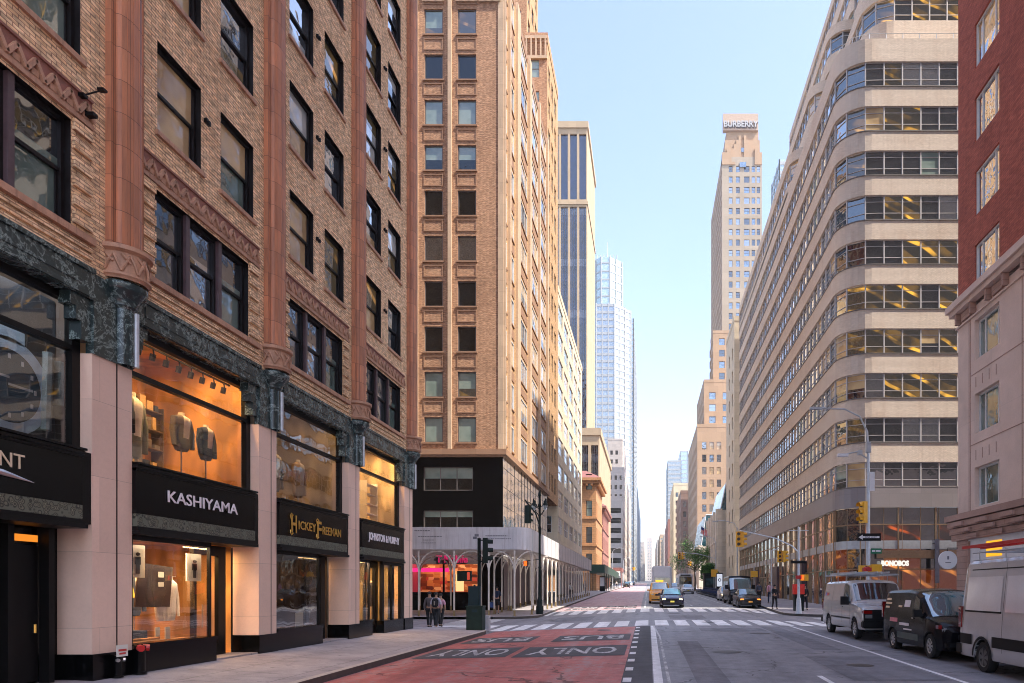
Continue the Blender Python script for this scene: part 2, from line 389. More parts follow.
# painted markings
mk = MB()
for k in range(16):
    y = 3.9 + 1.8 * k + .05
    if y < 31.5: drape(mk, -.53, -.35, y - .3, y + .3, .008)
drape(mk, .12, .31, -8, 32.1, .008)
drape(mk, 6.42, 6.54, -8, 32, .008)
for y in (6.5, 14.6, 22.7): drape(mk, 3.68, 3.8, y - .7, y + .7, .008) if y < 16 else None
mk.build('lane_marking', M['mark'], kind='structure')
mk = MB()
drape(mk, .40, .47, -6, 26, .008)
for j in range(6):
    y = 26 + j
    mk.face([(.40 - .03*j, y, G(0, y) + .008), (.47 - .03*j, y, G(0, y) + .008), (.44 - .03*j, y + 1, G(0, y + 1) + .008), (.37 - .03*j, y + 1, G(0, y+1) + .008)])
for y in range(56, 108, 9): drape(mk, 3.5, 3.62, y, y + 3, .008)
for y in range(56, 104, 7): drape(mk, -3.75, -3.63, y, y + 2, .01)
drape(mk, 6.42, 6.54, 54, 100, .008); drape(mk, -.3, -.18, 53.4, 108, .008)
drape(mk, -.3, 6.5, 53.1, 53.4, .012)
mk.build('worn_lane_marking', M['mark_old'], kind='structure')
cw = MB()
x = -8.3
while x < 9.6:
    drape(cw, x, x + .64, 32.2, 36.4, .01); drape(cw, x + .1, x + .72, 46.2, 51.3, .01); x += .96
y = 33.2
while y < 42.4:
    drape(cw, -11.0, -8.6, y, y + .62, .01)
    drape(cw, 9.9, 12.6, y, y + .62, .01); y += 1.05
cw.build('crosswalk', M['mark'], kind='structure')
M['patch_worn'] = road_mat('worn_patch', (.09, .088, .095), worn=(.26, .15, .15), wear=.43, crack=False)
# bus only boxes with lettering read by drivers coming towards the camera
def text_mesh(body, size, ext=0, offset=0, font=None, spacing=1, align='CENTER'):
    cu = bpy.data.curves.new('lettering', 'FONT'); cu.body = body; cu.size = size; cu.extrude = ext; cu.offset = offset
    cu.align_x = align; cu.align_y = 'CENTER'; cu.space_character = spacing; cu.resolution_u = 3
    o = bpy.data.objects.new('tmp', cu); col.objects.link(o)
    dg = bpy.context.evaluated_depsgraph_get(); me = bpy.data.meshes.new_from_object(o.evaluated_get(dg))
    bpy.data.objects.remove(o); bpy.data.curves.remove(cu)
    me.name = 'lettering'; me.materials.clear(); return me
def fit(me, w, h):
    "scale a lettering mesh to width w and height h, centred"
    xs = [v.co.x for v in me.vertices]; ys = [v.co.y for v in me.vertices]
    cx, cy = (min(xs)+max(xs))/2, (min(ys)+max(ys))/2; sx = w/(max(xs)-min(xs)); sy = h/(max(ys)-min(ys))
    for v in me.vertices: v.co.x = (v.co.x-cx)*sx; v.co.y = (v.co.y-cy)*sy
    return me
for (xa, xb, ya, yb, word) in ((-3.85, -.66, 19.6, 22.8, 'ONLY'), (-3.45, -.66, 24.8, 27.6, 'BUS'), (-6.75, -4.05, 19.8, 22.9, 'ONLY'), (-6.75, -4.25, 25.0, 27.8, 'BUS'),
                              (-6.4, -3.9, 56, 58.6, 'BUS'), (-3.4, -.9, 56, 58.6, 'BUS'), (-6.4, -3.9, 53, 55.2, 'ONLY'), (-3.4, -.9, 53, 55.2, 'ONLY')):
    pb = MB(); drape(pb, xa, xb, ya, yb, .009); pb.build('road_patch', M['patch_worn'], kind='structure')
    me = fit(text_mesh(word, 1, offset=.012), (xb - xa) * .82, (yb - ya) * .62)
    bm = bmesh.new(); bm.from_mesh(me)
    cx, cy = (xa + xb) / 2, (ya + yb) / 2
    for v in bm.verts:
        v.co.x, v.co.y = cx - v.co.x, cy - v.co.y; v.co.z = G(v.co.x, v.co.y) + .016
    bmesh.ops.triangulate(bm, faces=bm.faces)
    bm.to_mesh(me); bm.free(); me.materials.append(M['mark_old']); put('lane_lettering', me, kind='structure')
# loose details of the carriageway: manholes, patches
mh = MB()
for (x, y, r) in ((2.3, 20.4, .38), (4.4, 27.5, .36), (-3.0, 13.6, .36), (1.6, 44, .38), (5.2, 17.2, .3), (-1.8, 30.2, .34), (3.0, 34.8, .33), (-5.4, 40.5, .36)):
    mh.lathe([(0, G(x, y) + .012), (r, G(x, y) + .012), (r + .05, G(x, y) + .003)], x, y, 20)
mh.build('manhole_cover', plain('cast_iron', (.06, .055, .055), .5, .3, 20, metallic=.5), kind='structure')
pa = MB()
for (x0, x1, y0, y1) in ((4.3, 6.35, 14.6, 19.2), (1.2, 3.2, 38, 41.5), (-5.5, -3.2, 38.5, 43), (1.0, 1.7, 12, 24), (5.0, 5.8, 21, 31), (2.2, 4.9, 28.6, 30.4)): drape(pa, x0, x1, y0, y1, .005)
pa.build('asphalt_patch', road_mat('patch_asphalt', (.175, .174, .19), crack=False), kind='structure')

# pavements, built row by row: (y, inner x, kerb x)
def pavement_strip(rows, name='pavement'):
    tp, kb = MB(), MB(); kf = []
    for (ya, ia, ka), (yb, ib, kb_) in zip(rows, rows[1:]):
        s = 1 if ka > ia else -1; n = 8
        for i in range(n):
            t0, t1 = i / n, (i + 1) / n; w = .16 * s
            P = [(lerp(ia, ka - w, t0), ya), (lerp(ia, ka - w, t1), ya), (lerp(ib, kb_ - w, t1), yb), (lerp(ib, kb_ - w, t0), yb)]
            tp.face([(x, y, H(x, y)) for x, y in (P if s > 0 else P[::-1])])
        P = [(ka - .16 * s, ya), (ka, ya), (kb_, yb), (kb_ - .16 * s, yb)]
        kb.face([(x, y, H(x, y) + .002) for x, y in P], 0)
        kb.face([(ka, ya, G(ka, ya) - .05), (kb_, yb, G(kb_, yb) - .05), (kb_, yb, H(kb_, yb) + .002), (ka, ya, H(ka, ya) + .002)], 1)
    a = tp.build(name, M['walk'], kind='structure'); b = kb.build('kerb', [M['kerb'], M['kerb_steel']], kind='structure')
def arc_rows(xc, yc, r, xin, sx, sy, n=7):
    "kerb return: from straight kerb to the end of the strip"
    out = []
    for i in range(n + 1):
        t = math.pi / 2 * i / n
        out.append((yc + sy * r * math.sin(t), xin, xc + sx * r * math.cos(t)))
    return out
rows = [(y, -16, -7.0) for y in range(-12, 30)] + arc_rows(-9.2, 30, 2.2, -16, 1, 1)
pavement_strip(rows)
rows = [(y, 18, 9.0) for y in range(-12, 31)] + arc_rows(11.2, 31, 2.2, 18, -1, 1)
pavement_strip(rows)
def rev(r): return r[::-1]
rows = rev(arc_rows(-9.4, 45.1, 2.5, -16, 1, -1)) + [(y, -16, -6.9) for y in range(46, 110)] + [(y, -16, -6.9) for y in (110, 160, 250, 400, 800, 1500)]
pavement_strip(rows)
rows = rev(arc_rows(11.9, 46.4, 3.0, 18, -1, -1)) + [(y, 18, 8.9) for y in range(47, 110)] + [(y, 18, 8.9) for y in (110, 160, 250, 400, 800, 1500)]
pavement_strip(rows)
for sx, ex, y0, y1 in ((-16, -60, 30.2, 32.2), (18, 60, 30, 33.2), (-16, -60, 42.6, 52), (18, 60, 43.4, 51)):
    t = MB(); a, b = sorted((sx, ex)); n = 6
    for i in range(n):
        xa, xb = lerp(a, b, i/n), lerp(a, b, (i+1)/n)
        t.face([(xa, y0, H(xa, y0)), (xb, y0, H(xb, y0)), (xb, y1, H(xb, y1)), (xa, y1, H(xa, y1))])
        yk = y1 if y0 < 35 else y0
        t.face([(xa, yk, G(xa, yk) - .05), (xb, yk, G(xb, yk) - .05), (xb, yk, H(xb, yk)), (xa, yk, H(xa, yk))])
    t.build('pavement', M['walk'], kind='structure')
# ------------------------------------------------------------------ facade tools
def frame(ox, oy, ang):
    "wall coordinates: u along the wall, d into the wall, z up -> world"
    c, s = math.cos(ang), math.sin(ang)
    def T(u, d, z): return (ox + u * c - d * s, oy + u * s + d * c, z)
    return T
def facade(mb, T, u0, u1, z0, z1, holes, depth=.25, m=0, mr=None):
    mr = m if mr is None else mr
    us = sorted({round(x, 4) for x in [u0, u1] + [h[0] for h in holes] + [h[1] for h in holes] if u0 - 1e-6 <= x <= u1 + 1e-6})
    zs = sorted({round(x, 4) for x in [z0, z1] + [h[2] for h in holes] + [h[3] for h in holes] if z0 - 1e-6 <= x <= z1 + 1e-6})
    for j in range(len(zs) - 1):
        zc = (zs[j] + zs[j+1]) / 2; start = None
        for i in range(len(us) - 1):
            uc = (us[i] + us[i+1]) / 2
            hole = any(h[0] < uc < h[1] and h[2] < zc < h[3] for h in holes)
            if not hole and start is None: start = us[i]
            if start is not None and (hole or i == len(us) - 2):
                e = us[i] if hole else us[i+1]
                mb.face([T(start, 0, zs[j]), T(e, 0, zs[j]), T(e, 0, zs[j+1]), T(start, 0, zs[j+1])], m); start = None
    for a, b, c, d in holes:
        mb.face([T(a, 0, c), T(a, depth, c), T(a, depth, d), T(a, 0, d)], mr)
        mb.face([T(b, 0, d), T(b, depth, d), T(b, depth, c), T(b, 0, c)], mr)
        mb.face([T(a, 0, c), T(b, 0, c), T(b, depth, c), T(a, depth, c)], mr)
        mb.face([T(a, 0, d), T(a, depth, d), T(b, depth, d), T(b, 0, d)], mr)
_wc = {}
def win_mesh(w, h, style, fm, pm, split=None, pm2=None):
    """frame and pane meshes in wall coordinates, origin at the lower left of the opening on the glass plane.
    style: 'sash' double hung, 'plain', 'fix3' three upright lights, 'rails' grid"""
    key = (round(w, 2), round(h, 2), style, fm.name, pm.name, split, pm2.name if pm2 else None)
    if key in _wc: return _wc[key]
    T = lambda u, d, z: (u, d, z)
    f = MB(); t = .075 if w > .9 else .05
    f.box(0, t, -.06, .06, 0, h); f.box(w - t, w, -.06, .06, 0, h)
    f.box(t, w - t, -.058, .06, h - t, h); f.box(t, w - t, -.058, .06, 0, t)
    p = MB()
    def pane(u0, u1, z0, z1, d):
        if split and z0 < h * split < z1:
            zc = h * split
            p.face([(u0, d, z0), (u1, d, z0), (u1, d, zc), (u0, d, zc)], 0); p.face([(u0, d, zc), (u1, d, zc), (u1, d, z1), (u0, d, z1)], 1)
        else: p.face([(u0, d, z0), (u1, d, z0), (u1, d, z1), (u0, d, z1)], 1 if split and z0 >= h * split else 0)
    if style == 'sash':
        f.box(t, w - t, -.03, .05, h * .5 - .035, h * .5 + .035)
        f.box(t, t + .04, .0, .045, t, h * .5 - .036); f.box(w - t - .04, w - t, .0, .045, t, h * .5 - .036); f.box(t + .04, w - t - .04, .0, .045, t, t + .05)
        pane(t, w - t, t, h * .5 - .035, .03); pane(t, w - t, h * .5 + .035, h - t, 0)
    elif style == 'fix3':
        for k in (1, 2): f.box(w * k / 3 - .03, w * k / 3 + .03, -.03, .04, t, h - t)
        for k in range(3): pane(max(t, w * k / 3 + .03), min(w - t, w * (k + 1) / 3 - .03), t, h - t, 0)
    elif style == 'side3':
        for k in (.24, .76): f.box(w * k - .03, w * k + .03, -.03, .04, t, h - t)
        pane(t, w * .24 - .03, t, h - t, 0); pane(w * .24 + .03, w * .76 - .03, t, h - t, .01); pane(w * .76 + .03, w - t, t, h - t, 0)
    elif style == 'pair':
        f.box(w * .5 - .035, w * .5 + .035, -.03, .04, t, h - t)
        pane(t, w * .5 - .035, t, h - t, 0); pane(w * .5 + .035, w - t, t, h - t, 0)
    else: pane(t, w - t, t, h - t, 0)
    r = (f.mesh('window', fm), p.mesh('pane', [pm, pm2 or pm])); _wc[key] = r; return r
def window(parent, T, ang, u, z, w, h, depth, style, fm, pm, split=None, pm2=None, sill=None):
    fme, pme = win_mesh(w, h, style, fm, pm, split, pm2)
    loc = T(u, depth - .065, z); o = put('window', fme, parent, loc, ang); q = put('pane', pme, o)
    if sill: 
        key = ('sill', round(w, 2), sill.name)
        if key not in _wc:
            s = MB(); s.box(-.07, w + .07, -depth - .0, -depth + .13, -.11, -.01); _wc[key] = s.mesh('sill', sill)
        put('sill', _wc[key], o)
    return o
_fw = {}
def simple_windows(parent, T, ang, rects, depth, fm, glasses, bars=0, limit=100, seed=1, hbar=True):
    "windows of a farther building: frame and pane in one mesh each; past the limit, one mesh for the rest"
    r = random.Random(seed); rest = MB(); mats = [fm] + glasses
    for i, (a, b, c, d) in enumerate(rects):
        g = 1 + r.randrange(len(glasses)); w, h = b - a, d - c
        def fill(mb, TT, gi, t=.07):
            mb.box(0, t, -.03, .03, 0, h, 0, TT); mb.box(w - t, w, -.03, .03, 0, h, 0, TT); mb.box(t, w-t, -.028, .03, 0, t, 0, TT); mb.box(t, w-t, -.028, .03, h - t, h, 0, TT)
            if hbar: mb.box(t, w - t, -.026, .03, h*.5 - t/2, h*.5 + t/2, 0, TT)
            for k in range(bars): x = w * (k + 1) / (bars + 1); mb.box(x - t/2, x + t/2, -.024, .03, t, h - t, 0, TT)
            mb.face([TT(t, 0, t), TT(w - t, 0, t), TT(w - t, 0, h - t), TT(t, 0, h - t)], gi)
        if i < limit:
            key = (round(w, 2), round(h, 2), g, bars, fm.name, tuple(x.name for x in glasses), hbar)
            if key not in _fw:
                mb = MB(); fill(mb, lambda u, dd, z: (u, dd, z), g); _fw[key] = mb.mesh('window', mats)
            put('window', _fw[key], parent, T(a, depth - .04, c), ang)
        else:
            fill(rest, lambda u, dd, z, a=a, c=c: T(a + u, depth - .04 + dd, c + z), g)
    if rest.v: rest.build('window', mats, parent, kind='stuff')

M['g_dark'] = glass('window_glass_dark', (.02, .022, .024), .2, .012)
M['g_sky'] = glass('window_glass_reflective', (.03, .032, .035), .5, .016)
M['g_blind'] = glass('window_blind', (.24, .30, .26), .06, .01, inner2=(.17, .23, .2))
M['g_cream'] = glass('window_blind_cream', (.62, .44, .22), .14, .012, inner2=(.45, .30, .15))  # cream blinds, brightened to stand in for sky reflection too
M['g_green'] = glass('window_blind_green', (.16, .21, .18), .14, .012, inner2=(.08, .12, .1))
M['g_lit'] = lamp_room('window_lit_office', (1, .5, .06), .42, (.03, .025, .02))
M['g_litw'] = lamp_room('window_lit_warm', (1, .5, .15), .22, (.07, .05, .03))
M['g_pale'] = glass('window_pale_sky_reflection', (.62, .62, .58), .25, .012, inner2=(.42, .45, .45))  # whitish tone: sky reflection put into the pane colour
M['g_black'] = glass('window_glass_black', (.005, .0055, .006), .03, .01)

# ------------------------------------------------------------------ near left: brick building with shops
AX = -10.2
LANG = math.pi / 2
TL = frame(AX, 0, LANG)                     # u = Y, d = into the building (-X)
B = thing('brick_building', 'tan brick building with terracotta pilasters and lit shops along the left pavement', 'building', (0, 0, 0))
Y0, Y1, ZT = -6.0, 30.25, 45.6
piers = [(-3.65, -2.7), (1.84, 2.8), (7.33, 8.3), (12.82, 13.81), (18.31, 19.18), (23.8, 24.7), (29.25, 30.25)]
bays = [(a[1], b[0]) for a, b in zip(piers, piers[1:])]
trip, wins = [], []
for (a, b) in bays:
    off = .67 if b < 25 else .6
    trip.append((a + off, b - .45, 8.56, 10.42))
    for k in range(11):
        z = 11.65 + 3.12 * k
        wa = a + .74 if b < 25 else a + .62
        wins.append((wa, wa + 1.42, z, z + 1.88)); wins.append((wa + 2.16, wa + 3.54, z, z + 1.88))
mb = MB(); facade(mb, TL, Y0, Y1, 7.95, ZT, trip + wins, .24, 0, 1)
mb.box(-30, AX, Y1 - .001, Y1, .3, ZT) if False else None
TE = lambda x0, x1: None
mb.face([(AX, Y1, .3), (-40, Y1, .3), (-40, Y1, ZT), (AX, Y1, ZT)]); mb.face([(AX, Y0, 0), (-40, Y0, 0), (-40, Y0, ZT), (AX, Y0, ZT)])
mb.face([(AX, Y0, ZT), (AX, Y1, ZT), (-40, Y1, ZT), (-40, Y0, ZT)])
# projecting brick courses beside and below the three-light windows
for (a, b), t in zip(bays, trip):
    for k in range(6):
        z = 8.62 + k * .33
        for u0, u1 in ((a + .12, t[0] - .03), (t[1] + .03, b - .02)):
            mb.box(u0, u1, -.055, .01, z, z + .2, 0, TL)
    for k in range(3): mb.box(a + .05, b - .02, -.05, .01, 7.98 + k * .135, 8.06 + k * .135, 0, TL)
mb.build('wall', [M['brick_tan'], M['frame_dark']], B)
# sills, bands and the chevron frieze
sb = MB(); fr = MB()
for (a, b), t in zip(bays, trip):
    sb.box(a + .02, b - .0, -.1, .02, 8.39, 8.51, 0, TL); sb.box(a + .02, b, -.06, .01, 10.5, 10.58, 0, TL)
    sb.box(a + .02, b, -.035, .01, 10.58, 10.63, 0, TL)
    z0, z1 = 10.63, 10.95; n = int((b - a) / .34); s = (b - a) / n
    for i in range(n):
        u = a + i * s
        for (ua, za, ub, zb) in ((u, z0, u + s/2, z1 - .06), (u + s/2, z1 - .06, u + s, z0)):
            nx = Vector((ub - ua, zb - za)).normalized(); px, pz = -nx.y * .035, nx.x * .035
            q = [(ua + px, za + pz), (ub + px, zb + pz), (ub - px, zb - pz), (ua - px, za - pz)]
            fr.face([TL(x, -.075, z) for x, z in q]); 
            for i2 in range(4): 
                A_, B_ = q[i2], q[(i2+1) % 4]; fr.face([TL(A_[0], -.075, A_[1]), TL(A_[0], 0, A_[1]), TL(B_[0], 0, B_[1]), TL(B_[0], -.075, B_[1])])
        fr.box(u + s*.3, u + s*.7, -.045, .01, z0, z0 + .11, 0, TL)
sb.build('sill_band', M['terra_plain'], B); fr.build('chevron_frieze', M['terra_plain'], B)
fb = MB()
for (a, b) in bays: fb.box(a + .02, b, -.02, .01, 10.63, 11.0, 0, TL); fb.box(a + .02, b, -.05, .01, 11.0, 11.04, 0, TL)
fb.build('frieze_ground', plain('terracotta_dark', (.25, .1, .07), .6, .3, 6), B)
# terracotta pilasters with a reeded front, drum and marble capital below
for i, (a, b) in enumerate(piers):
    c = (a + b) / 2 + .26; hw = .42
    p = MB()
    p.box(c - hw, c + hw, -.12, .02, 8.62, ZT, 0, TL)
    prof = []
    nn = 7
    for k in range(nn):
        t0, t1 = math.pi * k / nn, math.pi * (k + 1) / nn
        g = .035
        x0, x1 = -math.cos(t0) * .32, -math.cos(t1) * .32
        y0, y1 = .12 + math.sin(t0) * .13, .12 + math.sin(t1) * .13
        P = [(c + x0, -y0), (c + x0 * .9 + x1 * .1, -(y0 + g)), (c + x0 * .1 + x1 * .9, -(y1 + g)), (c + x1, -y1)]
        for (ua, da), (ub, db) in zip(P, P[1:]): p.face([TL(ua, da, 8.62), TL(ub, db, 8.62), TL(ub, db, ZT), TL(ua, da, ZT)])
    p.build('pilaster', M['terra'], B)
    d = MB()
    cx, cy = AX - .0, c
    d.lathe([(.42, 8.0), (.44, 8.04), (.47, 8.06), (.47, 8.1), (.42, 8.12), (.42, 8.5), (.45, 8.52), (.5, 8.54), (.5, 8.62), (.36, 8.64)], cx, cy, 16, 0, -math.pi/2, math.pi/2)
    dr = d.build('drum', M['terra_plain'], B, smooth=40)
    q = MB()
    for k in range(5):
        t = -math.pi/2 + math.pi * (k + .5) / 5; tt = t + math.pi / 10; tm = t - math.pi/10
        for (ta, za, tb, zb) in ((tm, 8.14, t, 8.46), (t, 8.46, tt, 8.14), (tm, 8.46, t, 8.3)):
            q.tube([(cx + .43*math.cos(ta), cy + .43*math.sin(ta), za), (cx + .45*math.cos((ta+tb)/2), cy + .45*math.sin((ta+tb)/2), (za+zb)/2), (cx + .43*math.cos(tb), cy + .43*math.sin(tb), zb)], .025, 5)
    q.build('drum_relief', M['terra_plain'], dr)
    k = MB()
    k.lathe([(.2, 6.44), (.2, 7.5), (.25, 7.56), (.25, 7.62), (.3, 7.7), (.38, 7.8), (.42, 7.86), (.42, 7.94), (.36, 7.99)], cx, cy, 14, 0, -math.pi/2, math.pi/2)
    k.box(a - .0, b + .0, -.05, .1, 6.43, 7.9, 0, TL)
    k.box(a - .22, a, -.0, .22, 6.62, 7.4, 0, TL); k.box(b, b + .22, 0, .22, 6.62, 7.4, 0, TL)
    k.box(a - .34, a - .22, -.0, .22, 6.95, 7.4, 0, TL); k.box(b + .22, b + .34, 0, .22, 6.95, 7.4, 0, TL)
    k.box(a - .46, a - .34, -.0, .22, 7.18, 7.4, 0, TL); k.box(b + .34, b + .46, 0, .22, 7.18, 7.4, 0, TL)
    cpt = k.build('capital', M['marble'], B, smooth=35)
    r = MB(); r.tube([(AX + .17, c + .14, 6.45), (AX + .17, c + .14, 7.5)], .055, 10)  # pale strip put in for the highlight on the marble column
    r.build('column_highlight', M['galv'], cpt, smooth=60)
    s = MB()
    s.box(a, b, -.02, .66, .90, 6.435, 0, TL); s.build('pier', M['granite_pink'], B)
    j = MB(); j.box(a + .58, a + .605, -.026, -.015, .9, 6.435, 0, TL); j.build('pier_joint', M['black_metal'], B)
    bs = MB(); bs.box(a - .02, b + .02, -.05, .68, .1, .92, 0, TL); bs.build('plinth', M['black_stone'], B)
# marble lintels
ml = MB()
for (a, b) in bays:
    ml.box(a, b, -.06, .3, 7.40, 7.95, 0, TL); ml.box(a, b, -.1, .02, 7.88, 7.96, 0, TL); ml.box(a, b, -.09, .02, 7.42, 7.5, 0, TL)
    ml.box(a + .3, b - .3, -.075, .02, 7.6, 7.8, 0, TL)
ml.build('marble_lintel', M['marble'], B)
# windows
glz = [M['g_dark'], M['g_sky'], M['g_cream'], M['g_green'], M['g_cream'], M['g_sky'], M['g_pale'], M['g_litw'], M['g_pale']]  # cream, pale and lit panes partly stand in for bright sky reflection
rw = random.Random(11)
for (a, b, c, d) in wins:
    if a < 2: continue
    g = rw.choice(glz); g2 = rw.choice([M['g_sky'], M['g_cream'], M['g_pale'], M['g_litw']])
    sp = rw.choice([None, .5, .5, .3, .75])
    window(B, TL, LANG, a, c, b - a, d - c, .24, 'sash', M['frame_dark'], g, sp, g2, M['terra_plain'])
for (a, b, c, d) in trip:
    if a < 2: continue
    w = (b - a - .24) / 3
    for k in range(3):
        g = [M['g_dark'], M['g_sky'], M['g_green']][k]
        window(B, TL, LANG, a + k * (w + .12), c, w, d - c, .24, 'sash', M['frame_dark'], g, .6, M['g_dark'])
    for k in (1, 2): mm = MB(); mm.box(a + k * (w + .12) - .12, a + k * (w + .12), .04, .26, c, d, 0, TL); mm.build('mullion', M['frame_brown'], B)
# small floodlights between the upper windows and the lamp pair on the second storey
for (a, b) in bays[2:]:
    for k in range(7):
        f = MB(); u = (a + b) / 2 + .05; z = 13.2 + 3.12 * k - .35 - (2.9 if k == 0 and False else 0)
        f.box(u - .035, u + .035, -.07, .0, z, z + .1, 0, TL); f.box(u - .03, u + .03, -.13, -.06, z - .07, z + .03, 0, TL)
        f.build('wall_fixture', M['black_metal'], B)
f = MB()
f.tube([TL(12.55, 0, 10.95), TL(12.62, -.32, 11.1)], .015, 6); f.box(12.5, 12.6, -.12, 0, 10.93, 10.99, 0, TL); f.box(12.57, 12.67, -.42, -.3, 11.09, 11.13, 0, TL)
f.box(12.62, 12.72, -.2, 0, 10.66, 10.73, 0, TL); f.tube([TL(12.66, 0, 10.75), TL(12.7, -.2, 10.68)], .035, 8)
f.build('wall_fixture', M['black_metal'], B)

# ------------------------------------------------------------------ shopfronts
M['sign_black'] = plain('black_fascia', (.003, .003, .0035), .22, .2, 3, spec=.22)
M['shop_clear'] = clear_glass('shop_window_glass', .10, warp=.006)
M['shop_dim'] = clear_glass('shop_window_glass_reflecting', .22, (.75, .78, .8), warp=.008)
def room_mat(name, c, e=0):
    m, nt, out = new_mat(name); co = objco(nt)
    mp = N(nt, 'ShaderNodeMapping'); mp.inputs['Scale'].default_value = (1, 1.2, .35); nt.links.new(co, mp.inputs[0])
    n = noise(nt, mp.outputs[0], 1.6, 2, .5)
    cc = ramp(nt, n, [(.42, [x * .4 for x in c]), (.6, c)])
    finish(nt, out, cc, .7); return m
M['room_warm_lit'] = room_mat('shop_wall_warm_light', (.72, .36, .12)); M['room_cream'] = room_mat('shop_wall_cream', (.75, .6, .4)); M['room_dark'] = room_mat('shop_wall_dark', (.12, .08, .06))  # orange wall: warm shop light on white put into the colour
M['room_wood'] = room_mat('shop_floor_wood', (.3, .14, .06))
def room(u0, u1, z0, z1, d0, depth, wall, floor, power, colr, n=2, ld_=None):
    r = MB()
    r.face([TL(u0, d0 + depth, z0), TL(u1, d0 + depth, z0), TL(u1, d0 + depth, z1), TL(u0, d0 + depth, z1)], 0)
    r.face([TL(u0, d0, z0), TL(u0, d0 + depth, z0), TL(u0, d0 + depth, z1), TL(u0, d0, z1)], 0)
    r.face([TL(u1, d0, z0), TL(u1, d0 + depth, z0), TL(u1, d0 + depth, z1), TL(u1, d0, z1)], 0)
    r.face([TL(u0, d0, z1), TL(u1, d0, z1), TL(u1, d0 + depth, z1), TL(u0, d0 + depth, z1)], 0)
    r.face([TL(u0, d0, z0), TL(u1, d0, z0), TL(u1, d0 + depth, z0), TL(u0, d0 + depth, z0)], 1)
    o = r.build('shop_interior', [wall, floor], B)
    if power:
        ld = bpy.data.lights.new('shop_lamp', 'AREA'); ld.energy = power; ld.color = colr; ld.shape = 'RECTANGLE'; ld.size = (u1 - u0) * .8; ld.size_y = .3
        lo = bpy.data.objects.new('shop_lamp', ld); col.objects.link(lo); lo.location = TL((u0 + u1) / 2, d0 + .2 if ld_ is None else ld_, z1 - .12); lo.parent = o
        lo.rotation_euler = (0, 0, LANG)
    return o
def pane_obj(name, u0, u1, z0, z1, d, mat, parent=None):
    p = MB(); p.face([TL(u0, d, z0), TL(u1, d, z0), TL(u1, d, z1), TL(u0, d, z1)]); return p.build(name, mat, parent or B)
def shop(i, label, warm, up_power, dn_power, up_wall, dn_wall, door_u, glass_up, glass_dn):
    a, b = bays[i]
    s = MB()   # fascia box with moulding, ornament strip and soffit
    s.box(a - .0, b - .32, -.1, .45, 3.62, 4.52, 0, TL)
    fa = s.build('shop_sign', M['sign_black'], B)
    t = MB()
    t.box(a, b - .3, -.14, .4, 4.52, 4.58, 0, TL); t.box(a, b - .29, -.17, .4, 4.59, 4.63, 0, TL); t.box(a, b - .31, -.12, .4, 4.47, 4.515, 0, TL); t.box(b - .32, b, .0, .45, 3.3, 4.6, 0, TL)
    t.box(a, b - .3, -.13, .45, 3.28, 3.36, 0, TL); t.box(a, b - .28, -.17, .45, 3.2, 3.275, 0, TL)
    t.build('sign_moulding', M['black_metal'], fa)
    o_ = MB(); o_.box(a + .02, b - .33, -.11, .4, 3.365, 3.615, 0, TL); o_.build('ornament_strip', M['bronze_orn'], fa)
    # upper display window
    f = MB(); d = .26
    f.box(a, a + .1, d - .06, d + .08, 4.63, 7.4, 0, TL); f.box(b - .18, b - .0, d - .06, d + .08, 4.63, 7.4, 0, TL)
    f.box(a + .1, b - .18, d - .06, d + .08, 6.43, 6.53, 0, TL); f.box(a + .1, b - .18, d - .06, d + .08, 7.28, 7.4, 0, TL); f.box(a + .1, b - .18, d - .06, d + .08, 4.63, 4.7, 0, TL)
    fo = f.build('display_window', M['black_metal'], B)
    pane_obj('pane', a + .1, b - .18, 4.7, 6.43, d, glass_up, fo); pane_obj('pane', a + .1, b - .18, 6.53, 7.28, d, glass_up, fo)
    room(a + .02, b - .02, 4.5, 7.9, d + .09, 2.6, up_wall, M['room_wood'], up_power, warm, ld_=.45 if i < 3 else None)
    return fa
WARM = (1, .56, .2)
# bay 2: the watch shop at the picture's left edge
for i in (1, 2):
    a, b = bays[i]
    fa = shop(i, '', (.8, .9, 1), 24, 5, M['room_dark'], M['room_dark'], None, M['shop_clear'], M['shop_dim'])
    d_ = MB(); d_.box(a, b, .62, .7, .46, 3.3, 0, TL); d_.build('shop_front', M['black_stone'], B)
    d_ = MB()
    for u in (b - 3.0, b - 1.25, b - .46): dq = MB(); dq.box(u, u + .12, .38, .55, .46, 3.2, 0, TL); dq.build('door_post', M['black_metal'], B)
    d_.box(b - 1.08, b - .49, .55, .61, .5, 2.88, 0, TL)
    dd = d_.build('door', M['black_metal'], B); hd = MB(); hd.tube([TL(b - .6, .5, 1.35), TL(b - .6, .5, 1.5)], .02, 6); hd.build('handle', M['gold'], dd)
    pane_obj('lit_transom', b - 1.08, b - .5, 2.94, 3.06, .54, emit('lit_transom_orange', (1, .3, .03), .28), dd)
    if i == 2:
        for (w, h, u, z, body, e) in ((.44, .23, 11.11, 4.16, 'NT', 0), (.55, .26, 10.75, 6.85, 'NT', 0)):
            me = fit(text_mesh(body, 1, .006), w, h); me.materials.append(M['gold_pale'])
            o = put('lettering', me, fa, TL(u, -.11 if z < 5 else .2, z)); o.rotation_euler = (R(90), 0, LANG)
        sw = MB(); sw.tube([TL(10.3, -.115, 3.97), TL(10.9, -.125, 3.94), TL(11.5, -.115, 3.86)], [.005, .05, .004], 6); sw.build('swash', M['steel'], fa)
